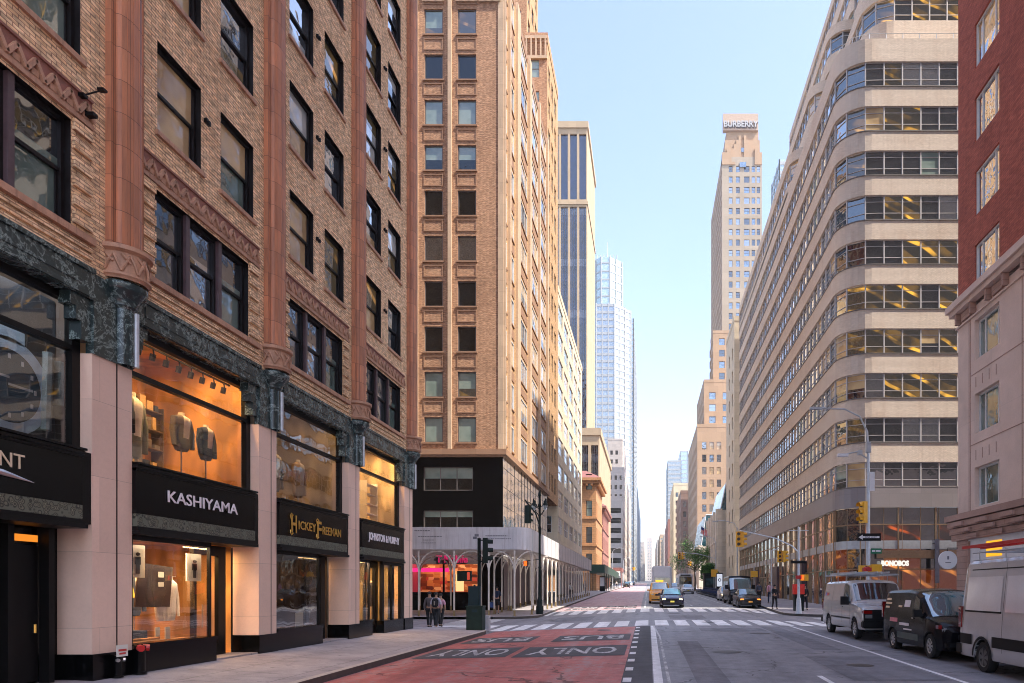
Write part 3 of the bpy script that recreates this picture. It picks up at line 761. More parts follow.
# bay 3: white lettering
fa = shop(3, '', WARM, 75, 60, M['room_warm_lit'], M['room_warm_lit'], None, M['shop_clear'], M['shop_clear'])
me = fit(text_mesh('KASHIYAMA', 1, .006, .012), 2.5, .25); me.materials.append(M['white_letters'])
o = put('lettering', me, fa, TL(15.94, -.125, 4.07)); o.rotation_euler = (R(90), 0, LANG)
fa = shop(4, '', WARM, 20, 10, M['room_cream'], M['room_dark'], None, M['shop_dim'], M['shop_dim'])
def word(body, w, h, u, z, mat, par, dd=-.125, off=.015):
    me = fit(text_mesh(body, 1, .006, off), w, h); me.materials.append(mat); o = put('lettering', me, par, TL(u, dd, z)); o.rotation_euler = (R(90), 0, LANG); return o
word('H', .3, .5, 19.93, 3.98, M['gold'], fa); word('ICKEY', 1.05, .25, 20.72, 3.98, M['gold'], fa, off=.01)
word('F', .28, .5, 21.46, 3.95, M['gold'], fa); word('REEMAN', 1.3, .25, 22.32, 3.95, M['gold'], fa, off=.01)
sw = MB()
for u in (19.75, 21.3):
    sw.tube([TL(u + .12, -.13, 4.22), TL(u + .02, -.13, 4.27), TL(u - .04, -.13, 4.2), TL(u, -.13, 4.12), TL(u + .05, -.13, 4.15)], .015, 5)
    sw.tube([TL(u + .12, -.13, 3.72), TL(u + .03, -.13, 3.66), TL(u - .04, -.13, 3.72), TL(u - .01, -.13, 3.8)], .015, 5)
sw.build('swash', M['gold'], fa)
fa = shop(5, '', WARM, 75, 30, M['room_cream'], M['room_cream'], None, M['shop_clear'], M['shop_clear'])
word('JOHNSTON & MURPHY', 3.1, .36, 26.8, 4.02, M['white_letters'], fa, off=.035)
# ground level windows, doors, bulkheads and rooms
def ground_shop(i, uw0, uw1, ud0, ud1, glassm, wall, power, recess=.6, colr=WARM, zwb=1.0):
    a, b = bays[i]
    k = MB(); k.box(uw0, uw1 + .12, -.02, .3, .1, zwb, 0, TL); k.box(uw0, uw1 + .14, -.05, .3, zwb - .06, zwb + .02, 0, TL); k.build('bulkhead', M['black_stone'], B)
    f = MB(); d = .06
    f.box(uw0, uw0 + .05, d - .03, d + .05, zwb, 3.2, 0, TL); f.box(uw1 - .05, uw1, d - .03, d + .05, zwb, 3.2, 0, TL); f.box(uw0, uw1, d - .03, d + .05, 3.1, 3.25, 0, TL)
    fo = f.build('shop_window', M['black_metal'], B); pane_obj('pane', uw0 + .05, uw1 - .05, zwb + .02, 3.1, d, glassm, fo)
    sd = MB(); sd.face([TL(uw1, d, zwb), TL(uw1, recess + .1, zwb), TL(uw1, recess + .1, 3.15), TL(uw1, d, 3.15)]); sd.build('pane', glassm, fo)
    # door
    q = MB(); dr = recess
    q.box(ud0 - .1, ud0, dr, dr + .1, .3, 3.2, 0, TL); q.box(ud1, ud1 + .3, dr, dr + .1, .3, 3.2, 0, TL); q.box(ud0, ud1, dr, dr + .1, 2.95, 3.2, 0, TL); q.box(ud0, ud1, dr, dr + .1, .3, .75, 0, TL)
    do = q.build('door', M['black_metal'], B); pane_obj('pane', ud0, ud1, .75, 2.95, dr + .05, glassm, do)
    hh = MB(); hh.tube([TL(ud0 + .12, dr - .06, 1.2), TL(ud0 + .12, dr - .06, 1.75)], .018, 6); hh.build('handle', M['steel'], do)
    room(a, b, .47, 3.25, dr + .11, 3.2, wall, M['room_wood'], power, colr)
    dz = MB(); dz.face([TL(uw0, .1, zwb), TL(uw1, .1, zwb), TL(uw1, dr + .11, zwb), TL(uw0, dr + .11, zwb)]); dz.face([TL(uw0, .1, 3.2), TL(uw1, .1, 3.2), TL(uw1, dr + .11, 3.2), TL(uw0, dr + .11, 3.2)]); dz.build('display_floor', M['room_wood'], fo)
    l2 = bpy.data.lights.new('display_lamp', 'AREA'); l2.energy = power * .45; l2.color = (1, .72, .45); l2.shape = 'RECTANGLE'; l2.size = (uw1 - uw0) * .8; l2.size_y = .12
    o2 = bpy.data.objects.new('display_lamp', l2); col.objects.link(o2); o2.location = TL((uw0 + uw1) / 2, .22, 3.12); o2.parent = fo; o2.rotation_euler = (0, 0, LANG)
ground_shop(3, 13.85, 16.4, 16.75, 17.6, M['shop_clear'], M['room_warm_lit'], 48)
ground_shop(4, 19.2, 21.8, 22.1, 23.1, M['shop_dim'], M['room_dark'], 12)
ground_shop(5, 24.72, 25.75, 26.1, 26.9, M['shop_clear'], M['room_cream'], 35, .3)
k = MB(); k.box(27.0, 29.25, -.02, .3, .1, .92, 0, TL); k.build('bulkhead', M['black_stone'], B)
f = MB(); f.box(26.9, 27.05, .0, .12, .9, 3.2, 0, TL); f.box(28.9, 29.25, 0, .12, .9, 3.2, 0, TL); f.box(27.05, 28.9, 0, .12, 3.08, 3.2, 0, TL); f.box(27.95, 28.0, .02, .1, .92, 3.08, 0, TL)
fo = f.build('shop_window', M['black_metal'], B); pane_obj('pane', 27.05, 28.9, .92, 3.08, .06, M['shop_clear'], fo)
# step and threshold floor of the recessed entries
for u0, u1 in ((16.5, 18.31), (21.9, 23.8)): k = MB(); k.box(u0, u1, 0, .7, .2, .475, 0, TL); k.build('threshold', M['walk'], B)

# ---- things inside the windows
def garment(mb, c, w, h, m_body=0, m_in=1, sleeves=True, dirx=1):
    "jacket or shirt on a bust: shoulders, torso, sleeves, open collar; c = base centre"
    x, y, z = c; prof = [(.0, .30), (.12, .40), (.35, .40), (.6, .44), (.82, .5), (.93, .46), (1.0, .2)]
    rings = []; n = 14
    base = len(mb.v)
    for t, r in prof:
        for k in range(n):
            a = 2 * math.pi * k / n
            mb.v.append((x + math.cos(a) * r * w * .55, y + math.sin(a) * r * w, z + t * h))
    for i in range(len(prof) - 1):
        for k in range(n):
            a_ = base + i*n + k; b_ = base + i*n + (k+1) % n
            mb.f.append((a_, b_, b_ + n, a_ + n)); mb.m.append(m_in if k in (0, n - 1) and i > 1 else m_body)
    if sleeves:
        for sy in (-1, 1):
            mb.tube([(x, y + sy*w*.42, z + h*.9), (x + .02, y + sy*w*.56, z + h*.55), (x + .05, y + sy*w*.54, z + h*.1)], [w*.13, w*.12, w*.09], 8, m_body)
    mb.tube([(x, y, z + h*.97), (x, y, z + h*1.08)], [w*.13, w*.11], 8, m_in)
cloth = lambda n, c: plain(n, c, .85, .2, 9)
M['c_white'] = cloth('white_cloth', (.75, .7, .66)); M['c_navy'] = cloth('navy_cloth', (.02, .035, .08)); M['c_grey'] = cloth('grey_cloth', (.12, .105, .11))
M['c_green'] = cloth('grey_green_cloth', (.2, .22, .18)); M['c_black'] = cloth('black_cloth', (.015, .015, .018)); M['c_pink'] = cloth('pink_cloth', (.6, .32, .42)); M['c_tan'] = cloth('tan_cloth', (.45, .3, .16))
def bust(label, u, z, w, h, body, inner, d=.75, pole=4.55, group=None):
    mb = MB(); x, y, _ = TL(u, d, 0); garment(mb, (0, 0, 0), w, h)
    t = thing('dressed_bust', label, 'clothes stand', (x, y, pole), 0, group)
    o = put('jacket', mb.mesh('jacket', [body, inner], 60), t, (0, 0, z - pole))
    p = MB(); p.tube([(0, 0, .02), (0, 0, z - pole + .05)], .018, 8); p.lathe([(0, 0), (.17, 0), (.17, .02), (.02, .04)], 0, 0, 16); p.build('stand', M['steel'], t)
    return t
bust('white waistcoat bust with black front panel at the left of the upper shop window', 14.25, 5.3, .62, .85, M['c_black'], M['c_white'], .6)
bust('grey green overcoat bust, second from left in the upper shop window', 15.05, 4.95, .62, 1.3, M['c_green'], M['c_white'], .9)
bust('charcoal grey suit jacket bust in the upper shop window', 16.35, 5.35, .58, .82, M['c_grey'], M['c_white'], .7)
bust('navy blazer bust nearest the right end of the upper shop window', 17.25, 5.3, .52, .8, M['c_navy'], M['c_white'], .7)
bust('dark olive coat bust between the overcoat and the grey jacket upstairs', 15.7, 5.1, .5, 1.0, M['c_tan'], M['c_navy'], 1.5)
bust('tan jacket bust at the back of the lit ground floor shop', 14.5, 1.5, .5, .9, M['c_tan'], M['c_white'], 1.9, .47)
bust('navy suit bust at the back right of the lit ground floor shop', 16.2, 1.5, .5, .95, M['c_navy'], M['c_white'], 1.7, .47)
bust('brown coat on a bust behind the cream window above the gold sign', 22.0, 5.0, .6, 1.1, M['c_tan'], M['c_white'], .8)
bust('dark suit bust in the dim window above the gold sign', 20.6, 5.0, .6, 1.1, M['c_black'], M['c_white'], .8)
# track spotlights
tr = thing('track_lights', 'row of black spotlights on a rail under the ceiling of the lit upper shop window', 'lights', TL(16, .5, 7.2))
q = MB(); q.box(-.02, .02, -1.9, 1.9, .1, .14); q.build('rail', M['black_metal'], tr)
for k in range(9):
    q = MB(); q.tube([(0, -1.7 + .42*k, .1), (.02, -1.7 + .42*k, -.02)], .015, 6); q.tube([(.0, -1.7 + .42*k, 0), (-.03, -1.7 + .42*k, -.14)], .06, 10); q.build('spotlight', M['black_metal'], tr)
# hanging shirts, screen, posters, lamp, cards on the ground floor
def shirts(label, u, n, z=1.5, d=.5):
    x, y, _ = TL(u, d, 0); t = thing('hanging_shirts', label, 'shirts', (x, y, z))
    q = MB(); q.tube([(0, -.1, .98), (0, .16 * n, .98)], .012, 6); q.build('rail', M['steel'], t)
    for k in range(n):
        q = MB(); garment(q, (0, .16 * k, 0), .34, .9, 0, 0); put('shirt', q.mesh('shirt', [M['c_white']], 60), t)
shirts('three white shirts hanging on a rail right of the dark screen', 15.25, 3, 1.42, .42)
shirts('single white shirt hanging at the left edge of the lit ground floor window', 14.0, 1, 1.42, .35)
def flat(name, label, cat, u, z, w, h, d, mat, tilt=0, extra=None, group=None):
    t = thing(name, label, cat, TL(u, d, z), LANG, group)
    q = MB(); q.box(-w/2, w/2, 0, .03, 0, h); q.build('panel', mat, t); 
    if extra: extra(t, w, h)
    return t
def poster_art(t, w, h):
    q = MB(); q.box(-.05*1, .05, -.012, -.002, .12*h, .62*h); q.box(-.08, .08, -.012, -.002, .4*h, .64*h); q.lathe([(0, .66*h), (.045, .69*h), (.045, .75*h), (0, .78*h)], 0, -.006, 10); q.build('printed_figure', M['c_grey'], t)
M['paper'] = plain('poster_paper', (.7, .68, .62), .5, .05, 4)
flat('poster', 'white poster of a standing figure at the upper left of the lit ground window', 'poster', 14.15, 2.35, .42, .66, .12, M['paper'], extra=poster_art)
flat('poster', 'white poster with a standing figure at the upper right of the lit ground window', 'poster', 15.92, 2.3, .5, .62, .12, M['paper'], extra=poster_art)
M['screen'] = plain('dark_screen', (.06, .05, .055), .15, .3, 2)
t = thing('slanted_screen', 'large dark slanted panel hanging in the middle of the lit ground window', 'panel', TL(14.95, .3, 1.75), LANG)
q = MB(); q.prism([(-.62, 0), (.42, -.02), (.52, .85), (-.5, .92)], 0, .03, 0, T=lambda x, y, z: (x, z, y)); q.build('panel', M['screen'], t)
q = MB(); q.box(.05, .22, -.01, 0, .62, .74); q.box(.05, .22, -.01, 0, .42, .52); q.build('label_card', M['paper'], t)
flat('price_card', 'small white card standing on the sill of the lit ground window, left one', 'card', 15.0, 1.1, .12, .2, .3, M['paper'])
flat('price_card', 'taller white card standing beside the smaller one on the lit window sill', 'card', 15.2, 1.04, .14, .26, .22, M['paper'])
t = thing('floor_lamp', 'yellow shaded lamp glowing behind the hanging shirts', 'lamp', TL(15.75, 1.6, .48))
q = MB(); q.tube([(0, 0, 0), (0, 0, 1.5)], .015, 6); q.lathe([(0, 0), (.14, 0), (.14, .02), (0, .03)], 0, 0, 12); q.build('stem', M['black_metal'], t)
q = MB(); q.lathe([(.22, 1.45), (.14, 1.85)], 0, 0, 16); q.build('lamp_shade', emit('lamp_shade_glow', (1, .5, .06), .5), t)
t = thing('display_table', 'low table with folded clothes inside the lit ground floor shop', 'table', TL(15.2, 1.3, .47))
q = MB(); q.box(-.35, .35, -.8, .8, .5, .55); q.build('table_top', M['room_wood'], t)
for sx in (-.3, .3):
    for sy in (-.72, .72): q = MB(); q.box(sx-.02, sx+.02, sy-.02, sy+.02, 0, .5); q.build('leg', M['black_metal'], t)
q = MB(); q.box(-.2, .2, -.6, -.3, .55, .68); q.box(-.2, .2, -.1, .2, .55, .64); q.box(-.2, .2, .35, .6, .55, .72); q.build('folded_clothes', M['c_navy'], t)
for (u, z0_, lab) in ((14.6, .47, 'low orange lit wall shelf with folded clothes left of the hanging shirts'), (16.9, 4.55, 'tall wall shelf behind the blazer in the upper shop window'), (14.6, 4.55, 'clothes rail of dark coats behind the busts in the upper shop window'), (25.3, .47, 'wall shelf with shoes left of the farthest shop door'), (28.0, .47, 'wall shelf with boxes right of the farthest shop door')):
    t = thing('wall_shelf', lab, 'shelf', TL(u, 2.3, z0_), LANG)
    q = MB(); q.box(-.75, -.71, -.3, 0, 0, 2.1); q.box(.71, .75, -.3, 0, 0, 2.1)
    for k in range(5): q.box(-.71, .71, -.3, 0, .1 + .46*k, .13 + .46*k)
    q.build('rack', M['room_dark'], t); rs_ = random.Random(int(u*10))
    for k in range(5):
        x_ = -.65
        while x_ < .5:
            w2 = rs_.uniform(.12, .26); h2 = rs_.uniform(.1, .32); q = MB(); q.box(x_, x_ + w2, -.26, -.04, .132 + .46*k, .132 + .46*k + h2); q.build('folded_clothes', rs_.choice((M['c_navy'], M['c_white'], M['c_tan'], M['c_grey'], M['c_black'])), t); x_ += w2 + rs_.uniform(.03, .12)
# big watch photograph behind the left window
t = thing('watch_poster', 'large backlit photograph of a wristwatch behind the upper window at the left edge', 'poster', TL(12.03, .62, 5.46), LANG)
q = MB(); q.box(-2.4, .74, 0, .05, -.95, 1.9); q.build('panel', plain('poster_dark', (.035, .04, .05), .4, .5, 2), t)
def disc(mb, cx, cz, r0, r1, d, n=40, m=0):
    for k in range(n):
        a, b = 2*math.pi*k/n, 2*math.pi*(k+1)/n
        mb.face([(cx+r0*math.cos(a), d, cz+r0*math.sin(a)), (cx+r1*math.cos(a), d, cz+r1*math.sin(a)), (cx+r1*math.cos(b), d, cz+r1*math.sin(b)), (cx+r0*math.cos(b), d, cz+r0*math.sin(b))], m)
q = MB(); disc(q, -.2, .1, .62, .82, -.02); q.box(-.5, .1, -.02, -.005, .85, 1.15); q.build('watch_case', plain('watch_case_print', (.5, .62, .75), .4, .2, 5), t)
q = MB(); disc(q, -.2, .1, 0, .61, -.015); q.build('watch_dial', plain('watch_dial_print', (.02, .06, .10), .4, .3, 5), t)
q = MB(); q.box(-.22, .25, -.03, -.025, .1, .14); q.box(-.5, -.2, -.03, -.025, .22, .26)
for k in range(12):
    a = 2*math.pi*k/12; q.box(-.2+.5*math.cos(a)-.025, -.2+.5*math.cos(a)+.025, -.03, -.025, .1+.5*math.sin(a)-.04, .1+.5*math.sin(a)+.04)
q.build('watch_hands', plain('watch_hands_print', (.5, .52, .55), .4, .1, 5), t)
q = MB(); q.tube([(.5, -.03, -.5), (.55, -.03, .9)], .09, 8); q.tube([(.75, -.03, 0), (.8, -.03, .8)], .12, 8); q.box(.95, 1.3, -.03, -.02, .1, .35); q.build('watch_print_detail', plain('print_detail', (.17, .2, .21), .4, .5, 6), t)
# shoes and shelves in the last shop
t = thing('display_shelf', 'white open shelf rack standing behind the upper window over the far shop', 'shelf', TL(27.3, .7, 4.55))
for k in range(5): q = MB(); q.box(-.15, .15, -.5, .5, .1 + k*.38, .13 + k*.38); q.build('shelf', M['white_paint'], t)
q = MB(); q.box(-.15, .15, -.53, -.5, 0, 1.75); q.box(-.15, .15, .5, .53, 0, 1.75); q.build('side_panel', M['white_paint'], t)
bust('tan jacket bust beside the door of the farthest lit shop', 25.2, 1.5, .5, .9, M['c_tan'], M['c_white'], .6, .47)
bust('dark coat bust in the right window of the farthest lit shop', 27.6, 1.45, .5, .95, M['c_navy'], M['c_white'], .7, .47)
# armchair and mannequins behind the gold sign shop
bust('black suit bust standing in the dark ground floor window', 19.9, 1.25, .5, 1.1, M['c_black'], M['c_grey'], .6, .47)
t = thing('window_sign', 'small white notice standing low in the dark ground floor window', 'sign', TL(21.1, .3, 1.02), LANG)
q = MB(); q.box(-.22, .22, 0, .02, 0, .4); q.build('panel', M['paper'], t)
# twin fire department connections by the first pier
M['red_paint'] = plain('red_paint', (.5, .02, .02), .4, .15, 6)
for (u, lab, h, sg) in ((13.28, 'black standpipe with a small red and white notice plate by the first pier', .42, True), (13.85, 'taller black standpipe with two red caps beside the bulkhead corner', .56, False)):
    t = thing('standpipe', lab, 'standpipe', TL(u, -.14, .44)); q = MB(); r = .075 if sg else .1
    q.lathe([(r*1.3, 0), (r*1.3, .04), (r, .05), (r, h - .1), (r*1.15, h - .08), (r*1.15, h), (0, h + .02)], 0, 0, 14); q.build('pipe', M['black_stone'], t, smooth=40)
    if sg:
        q = MB(); q.box(.08, .09, -.14, .14, .4, .62); pl = q.build('notice_plate', M['paper'], t); q = MB(); q.box(.091, .094, -.1, .1, .5, .54); q.box(.091, .094, -.08, .08, .44, .475); q.build('red_lettering', M['red_paint'], pl)
        for s in (-1, 1): q = MB(); q.tube([(0, s*.03, .34), (.08, s*.09, .33)], .035, 8); q.build('outlet', M['steel'], t)
    else:
        for s in (-1, 1): q = MB(); q.tube([(.03, s*.05, h - .04), (.12, s*.11, h - .05)], .065, 10); q.build('red_cap', M['red_paint'], t)
# ------------------------------------------------------------------ brown brick tower across the side street
M['brick_brown'] = brick('brown_brick', (.42, .225, .125), (.58, .34, .2), (.22, .12, .07), var=.4)
M['brick_sunlit'] = brick('brown_brick_sunlit', (.47, .27, .12), (.60, .37, .18), (.34, .22, .12), var=.35, bstr=.4)  # avenue side of the brown brick, sunlight put into the colour
M['stone_tan'] = stone('tan_stone_trim', (.5, .36, .24), 1.2, .8)
M['stone_brown'] = stone('brown_stone_trim', (.30, .17, .10), 1.2, .5)
M['frame_grey'] = plain('grey_brown_window_frame', (.13, .11, .10), .5, .2, 8)
M['frame_light'] = plain('light_window_frame', (.55, .55, .55), .5, .1, 8)
M['mirror_glass'] = glass('mirror_glass_cladding', (.05, .045, .04), .75, .02, rough=.02)
BX = -10.65; FY = 51.4
W = thing('brick_tower', 'tall golden brown brick office tower above the white scaffold shed', 'building')
TF = frame(-40, FY, 0)                      # front face: u = x + 40
TS = frame(BX, FY, math.pi / 2)             # avenue face: u = Y - FY, d into -X
ZW = 48.8
fh, fl = [], []
for k in range(11):
    z = 12.95 + 3.33 * k
    for xc in (-18.2, -15.75, -13.3, -22, -24.5, -28, -30.5): fh.append((xc + 40 - .68, xc + 40 + .68, z, z + 1.85))
fh_big = [(-16.5 + 40, -12.85 + 40, 9.4, 11.15), (-16.5 + 40, -12.85 + 40, 6.35, 7.95)]
mb = MB(); facade(mb, TF, 0, 40 + BX, 12.3, ZW, fh, .22)
mb.build('front_wall', M['brick_brown'], W)
mb = MB()
cols = [(.3, 1.4), (2.6, 4.2), (6.8, 10.2), (12.3, 16.1), (17.3, 21.4)]
sh = [(a, b, 12.95 + 3.33 * k, 12.95 + 3.33 * k + 1.95) for a, b in cols for k in range(11)]
facade(mb, TS, 0, 22.6, 12.3, ZW, sh, .12)
mb.face([(-40, FY, ZW), (BX, FY, ZW), (BX, 74, ZW), (-40, 74, ZW)])
mb.build('side_wall', M['brick_sunlit'], W)
# piers, spandrel panels, trims
tp = MB()
for x in (-18.2 + 1.2, -14.53, -20.1): tp.box(x - .13, x + .13, FY - .18, FY, 12.3, ZW)
for y0, y1 in ((0, .25), (1.8, 2.2), (4.9, 6.2), (10.8, 11.7), (16.4, 17.0), (21.8, 22.6)): tp.box(BX, BX + .2, FY + y0, FY + y1, 12.3, ZW + .6)
tp.box(BX - .35, BX + .05, FY - .06, FY, 12.3, ZW + .6)
tp.build('pier', M['stone_tan'], W)
for k in range(11):
    z = 12.95 + 3.33 * k
    for xc in (-18.2, -15.75, -13.3):
        sp = MB()
        if z < 45.5: 
            sp.box(xc - .72, xc + .72, FY - .05, FY, z + 2.15, z + 2.22); sp.box(xc - .72, xc + .72, FY - .05, FY, z + 2.95, z + 3.02)
            sp.box(xc - .72, xc - .65, FY - .045, FY, z + 2.22, z + 2.95); sp.box(xc + .65, xc + .72, FY - .045, FY, z + 2.22, z + 2.95)
            sp.build('spandrel', M['stone_brown'], W)
        sp = MB(); sp.box(xc - .78, xc + .78, FY - .1, FY, z - .12, z - .01); sp.build('sill', M['stone_brown'], W)
    for (a, b) in cols:
        sp = MB(); sp.box(BX, BX + .08, FY + a - .05, FY + b + .05, z - .12, z - .01); sp.build('sill', M['stone_brown'], W)
        sp = MB(); sp.box(BX, BX + .05, FY + a, FY + b, z + 2.2, z + 2.9); sp.build('spandrel', M['stone_brown'], W)
co = MB(); co.box(-40, BX + .3, FY - .28, FY + .0, 12.0, 12.42); co.box(BX, BX + .3, FY, 74, 12.0, 12.42); co.box(-40, BX + .2, FY - .15, FY - .001, 11.85, 12.0)
co.build('ledge', M['stone_brown'], W)
# carved lattice panels high on the front
la = MB()
for xc in (-15.75, -13.3, -18.2, -11.6):
    z0, z1 = 45.35, 46.7; a, b = xc - .8, xc + .8
    la.box(a, b, FY - .16, FY - .1, z0 - .1, z0); la.box(a, b, FY - .16, FY - .1, z1, z1 + .1)
    for k in range(3):
        u0, u1 = a + (b - a) * k / 3, a + (b - a) * (k + 1) / 3
        la.tube([(u0, FY - .14, z0), (u1, FY - .14, z1)], .06, 4); la.tube([(u1, FY - .14, z0), (u0, FY - .14, z1)], .06, 4)
la.build('lattice_panel', M['stone_tan'], W)
# front windows with their blinds as in the photograph, top floor last
seq = [('g_blind', None), ('g_blind', 'x'), ('g_black', None), ('g_black', None), ('g_dark', None), ('g_black', None), ('g_blind', 'h'), ('g_blind', None), ('g_black', None), ('g_lit', 'b'), ('g_blind', 'l')]
for i, (a, b, c, d) in enumerate(fh):
    k = i // 7; j = i % 7
    if j not in (0, 1, 2): continue
    g, md = seq[k]
    gl = M[g]; g2 = None; spl = None
    if md == 'x' and j == 2: gl, spl, g2 = M['g_lit'], .35, M['g_blind']
    elif md == 'h': gl, spl, g2 = M['g_black'], .45, M['g_blind']
    elif md == 'b': gl, spl, g2 = M['g_lit'], .3, (M['g_blind'] if j == 1 else M['g_litw'])
    elif md == 'l': gl, spl, g2 = (M['g_blind'], None, None) if j != 2 else (M['g_lit'], .5, M['g_blind'])
    window(W, TF, 0, a, c, b - a, d - c, .22, 'plain', M['frame_grey'], gl, spl, g2)
rr = random.Random(5)
for (a, b, c, d) in sh:
    st = 'fix3' if b - a > 2 else 'plain'
    gl = rr.choice([M['g_cream'], M['g_sky'], M['g_dark'], M['g_sky']])
    window(W, TS, math.pi / 2, a, c, b - a, d - c, .12, st, M['frame_light'], gl, rr.choice([None, .5, .6]), M['g_cream'])
# black polished base on the street front, mirror glass cladding on the avenue front
mb = MB(); facade(mb, TF, 0, 40 + BX, .4, 12.0, fh_big + [(-17.6 + 40, -12.3 + 40, .9, 5.2)], .3)
mb.build('stone_base', M['black_stone'], W)
for (a, b, c, d) in fh_big:
    o = window(W, TF, 0, a, c, b - a, d - c, .25, 'fix3', M['frame_grey'], M['g_black'], .52 if c > 9 else .7, M['g_blind'])
mb = MB(); facade(mb, TS, 0, 22.6, 4.2, 12.0, [], .1); mb.build('mirror_cladding', M['mirror_glass'], W)
mb = MB()
for k in range(1, 16): mb.box(BX, BX + .02, FY + k * 1.5 - .015, FY + k * 1.5 + .015, 6.2, 12.0)
for z in (6.9, 8.3, 9.7, 11.1): mb.box(BX + .001, BX + .018, FY, 74, z - .012, z + .012)
mb.build('cladding_joint', M['black_metal'], W)
mb = MB(); mb.box(BX - .3, BX, FY + .3, 74, .5, 4.2); mb.build('shop_wall', M['frame_brown'], W)
# lit phone shop
q = MB(); q.face([(-17.6, FY + .3, .9), (-12.3, FY + .3, .9), (-12.3, FY + .3, 1.9), (-17.6, FY + .3, 1.9)]); q.build('shop_bulkhead', M['black_stone'], W)
rm = MB(); x0, x1, yb = -17.6, -12.3, FY + 2.4
rm.face([(x0, yb, 1.2), (x1, yb, 1.2), (x1, yb, 4.6), (x0, yb, 4.6)], 0); rm.face([(x0, FY + .3, 1.2), (x0, yb, 1.2), (x0, yb, 4.6), (x0, FY + .3, 4.6)], 1); rm.face([(x1, FY + .3, 1.2), (x1, yb, 1.2), (x1, yb, 4.6), (x1, FY + .3, 4.6)], 1)
rm.face([(x0, FY + .3, 1.3), (x1, FY + .3, 1.3), (x1, yb, 1.3), (x0, yb, 1.3)], 0); rm.face([(x0, FY + .3, 4.6), (x1, FY + .3, 4.6), (x1, yb, 4.6), (x0, yb, 4.6)], 1)
def lit_shelf(name):
    m, nt, out = new_mat(name); c_ = wallco(nt)
    mp = N(nt, 'ShaderNodeMapping'); mp.inputs['Scale'].default_value = (1.6, 3.2, 1); nt.links.new(c_, mp.inputs[0])
    v = N(nt, 'ShaderNodeTexVoronoi', i_Scale=1.3, distance='CHEBYCHEV', i_Randomness=.55); nt.links.new(mp.outputs[0], v.inputs['Vector'])
    r_ = N(nt, 'ShaderNodeSeparateColor'); nt.links.new(v.outputs['Color'], r_.inputs[0])
    c = ramp(nt, r_.outputs[0], [(.0, (.10, .02, .015)), (.3, (.35, .10, .03)), (.5, (.6, .3, .1)), (.7, (.4, .03, .05)), (.9, (.8, .55, .3))])
    finish(nt, out, c, .6); return m
rm.build('shop_interior', [lit_shelf('shop_shelves'), plain('magenta_wall', (.35, .04, .14), .6)], W)
ld = bpy.data.lights.new('shop_lamp', 'AREA'); ld.energy = 35; ld.color = (1, .55, .3); ld.shape = 'RECTANGLE'; ld.size = 4.5; ld.size_y = 1
lo = bpy.data.objects.new('shop_lamp', ld); col.objects.link(lo); lo.location = (-15, FY + 1.2, 4.45); lo.parent = W
q = MB(); q.box(x0, -14.9, FY + .9, FY + 1.0, 3.45, 3.75); q.build('light_strip', emit('magenta_neon', (1, .03, .25), .3), W)
q = MB(); q.box(-15.1, -15.0, FY + .1, FY + .28, 1.9, 4.3); q.box(x0, x1, FY + .12, FY + .26, 1.85, 1.95); q.box(-17.6, -17.5, FY + .1, FY + .28, .9, 4.3); q.box(-12.4, -12.3, FY + .1, FY + .28, .9, 4.3); q.build('shop_frame', M['black_metal'], W)
q = MB(); q.box(x0, x1, FY + .05, FY + .3, 4.0, 4.95); fs = q.build('shop_sign', plain('sign_grey', (.12, .09, .1), .5), W)
me = fit(text_mesh('T\u00b7Mobile', 1, .03, .03), 2.3, .55); me.materials.append(plain('magenta_letters', (.6, .015, .14), .5)); put('lettering', me, fs, (-14.4, FY + .01, 4.36), 0).rotation_euler = (R(90), 0, 0)
q = MB(); q.box(-14.2, -13.6, FY + .28, FY + .295, 2.0, 3.3); q.build('window_poster', emit('lit_poster', (1, .6, .25), .35), W)
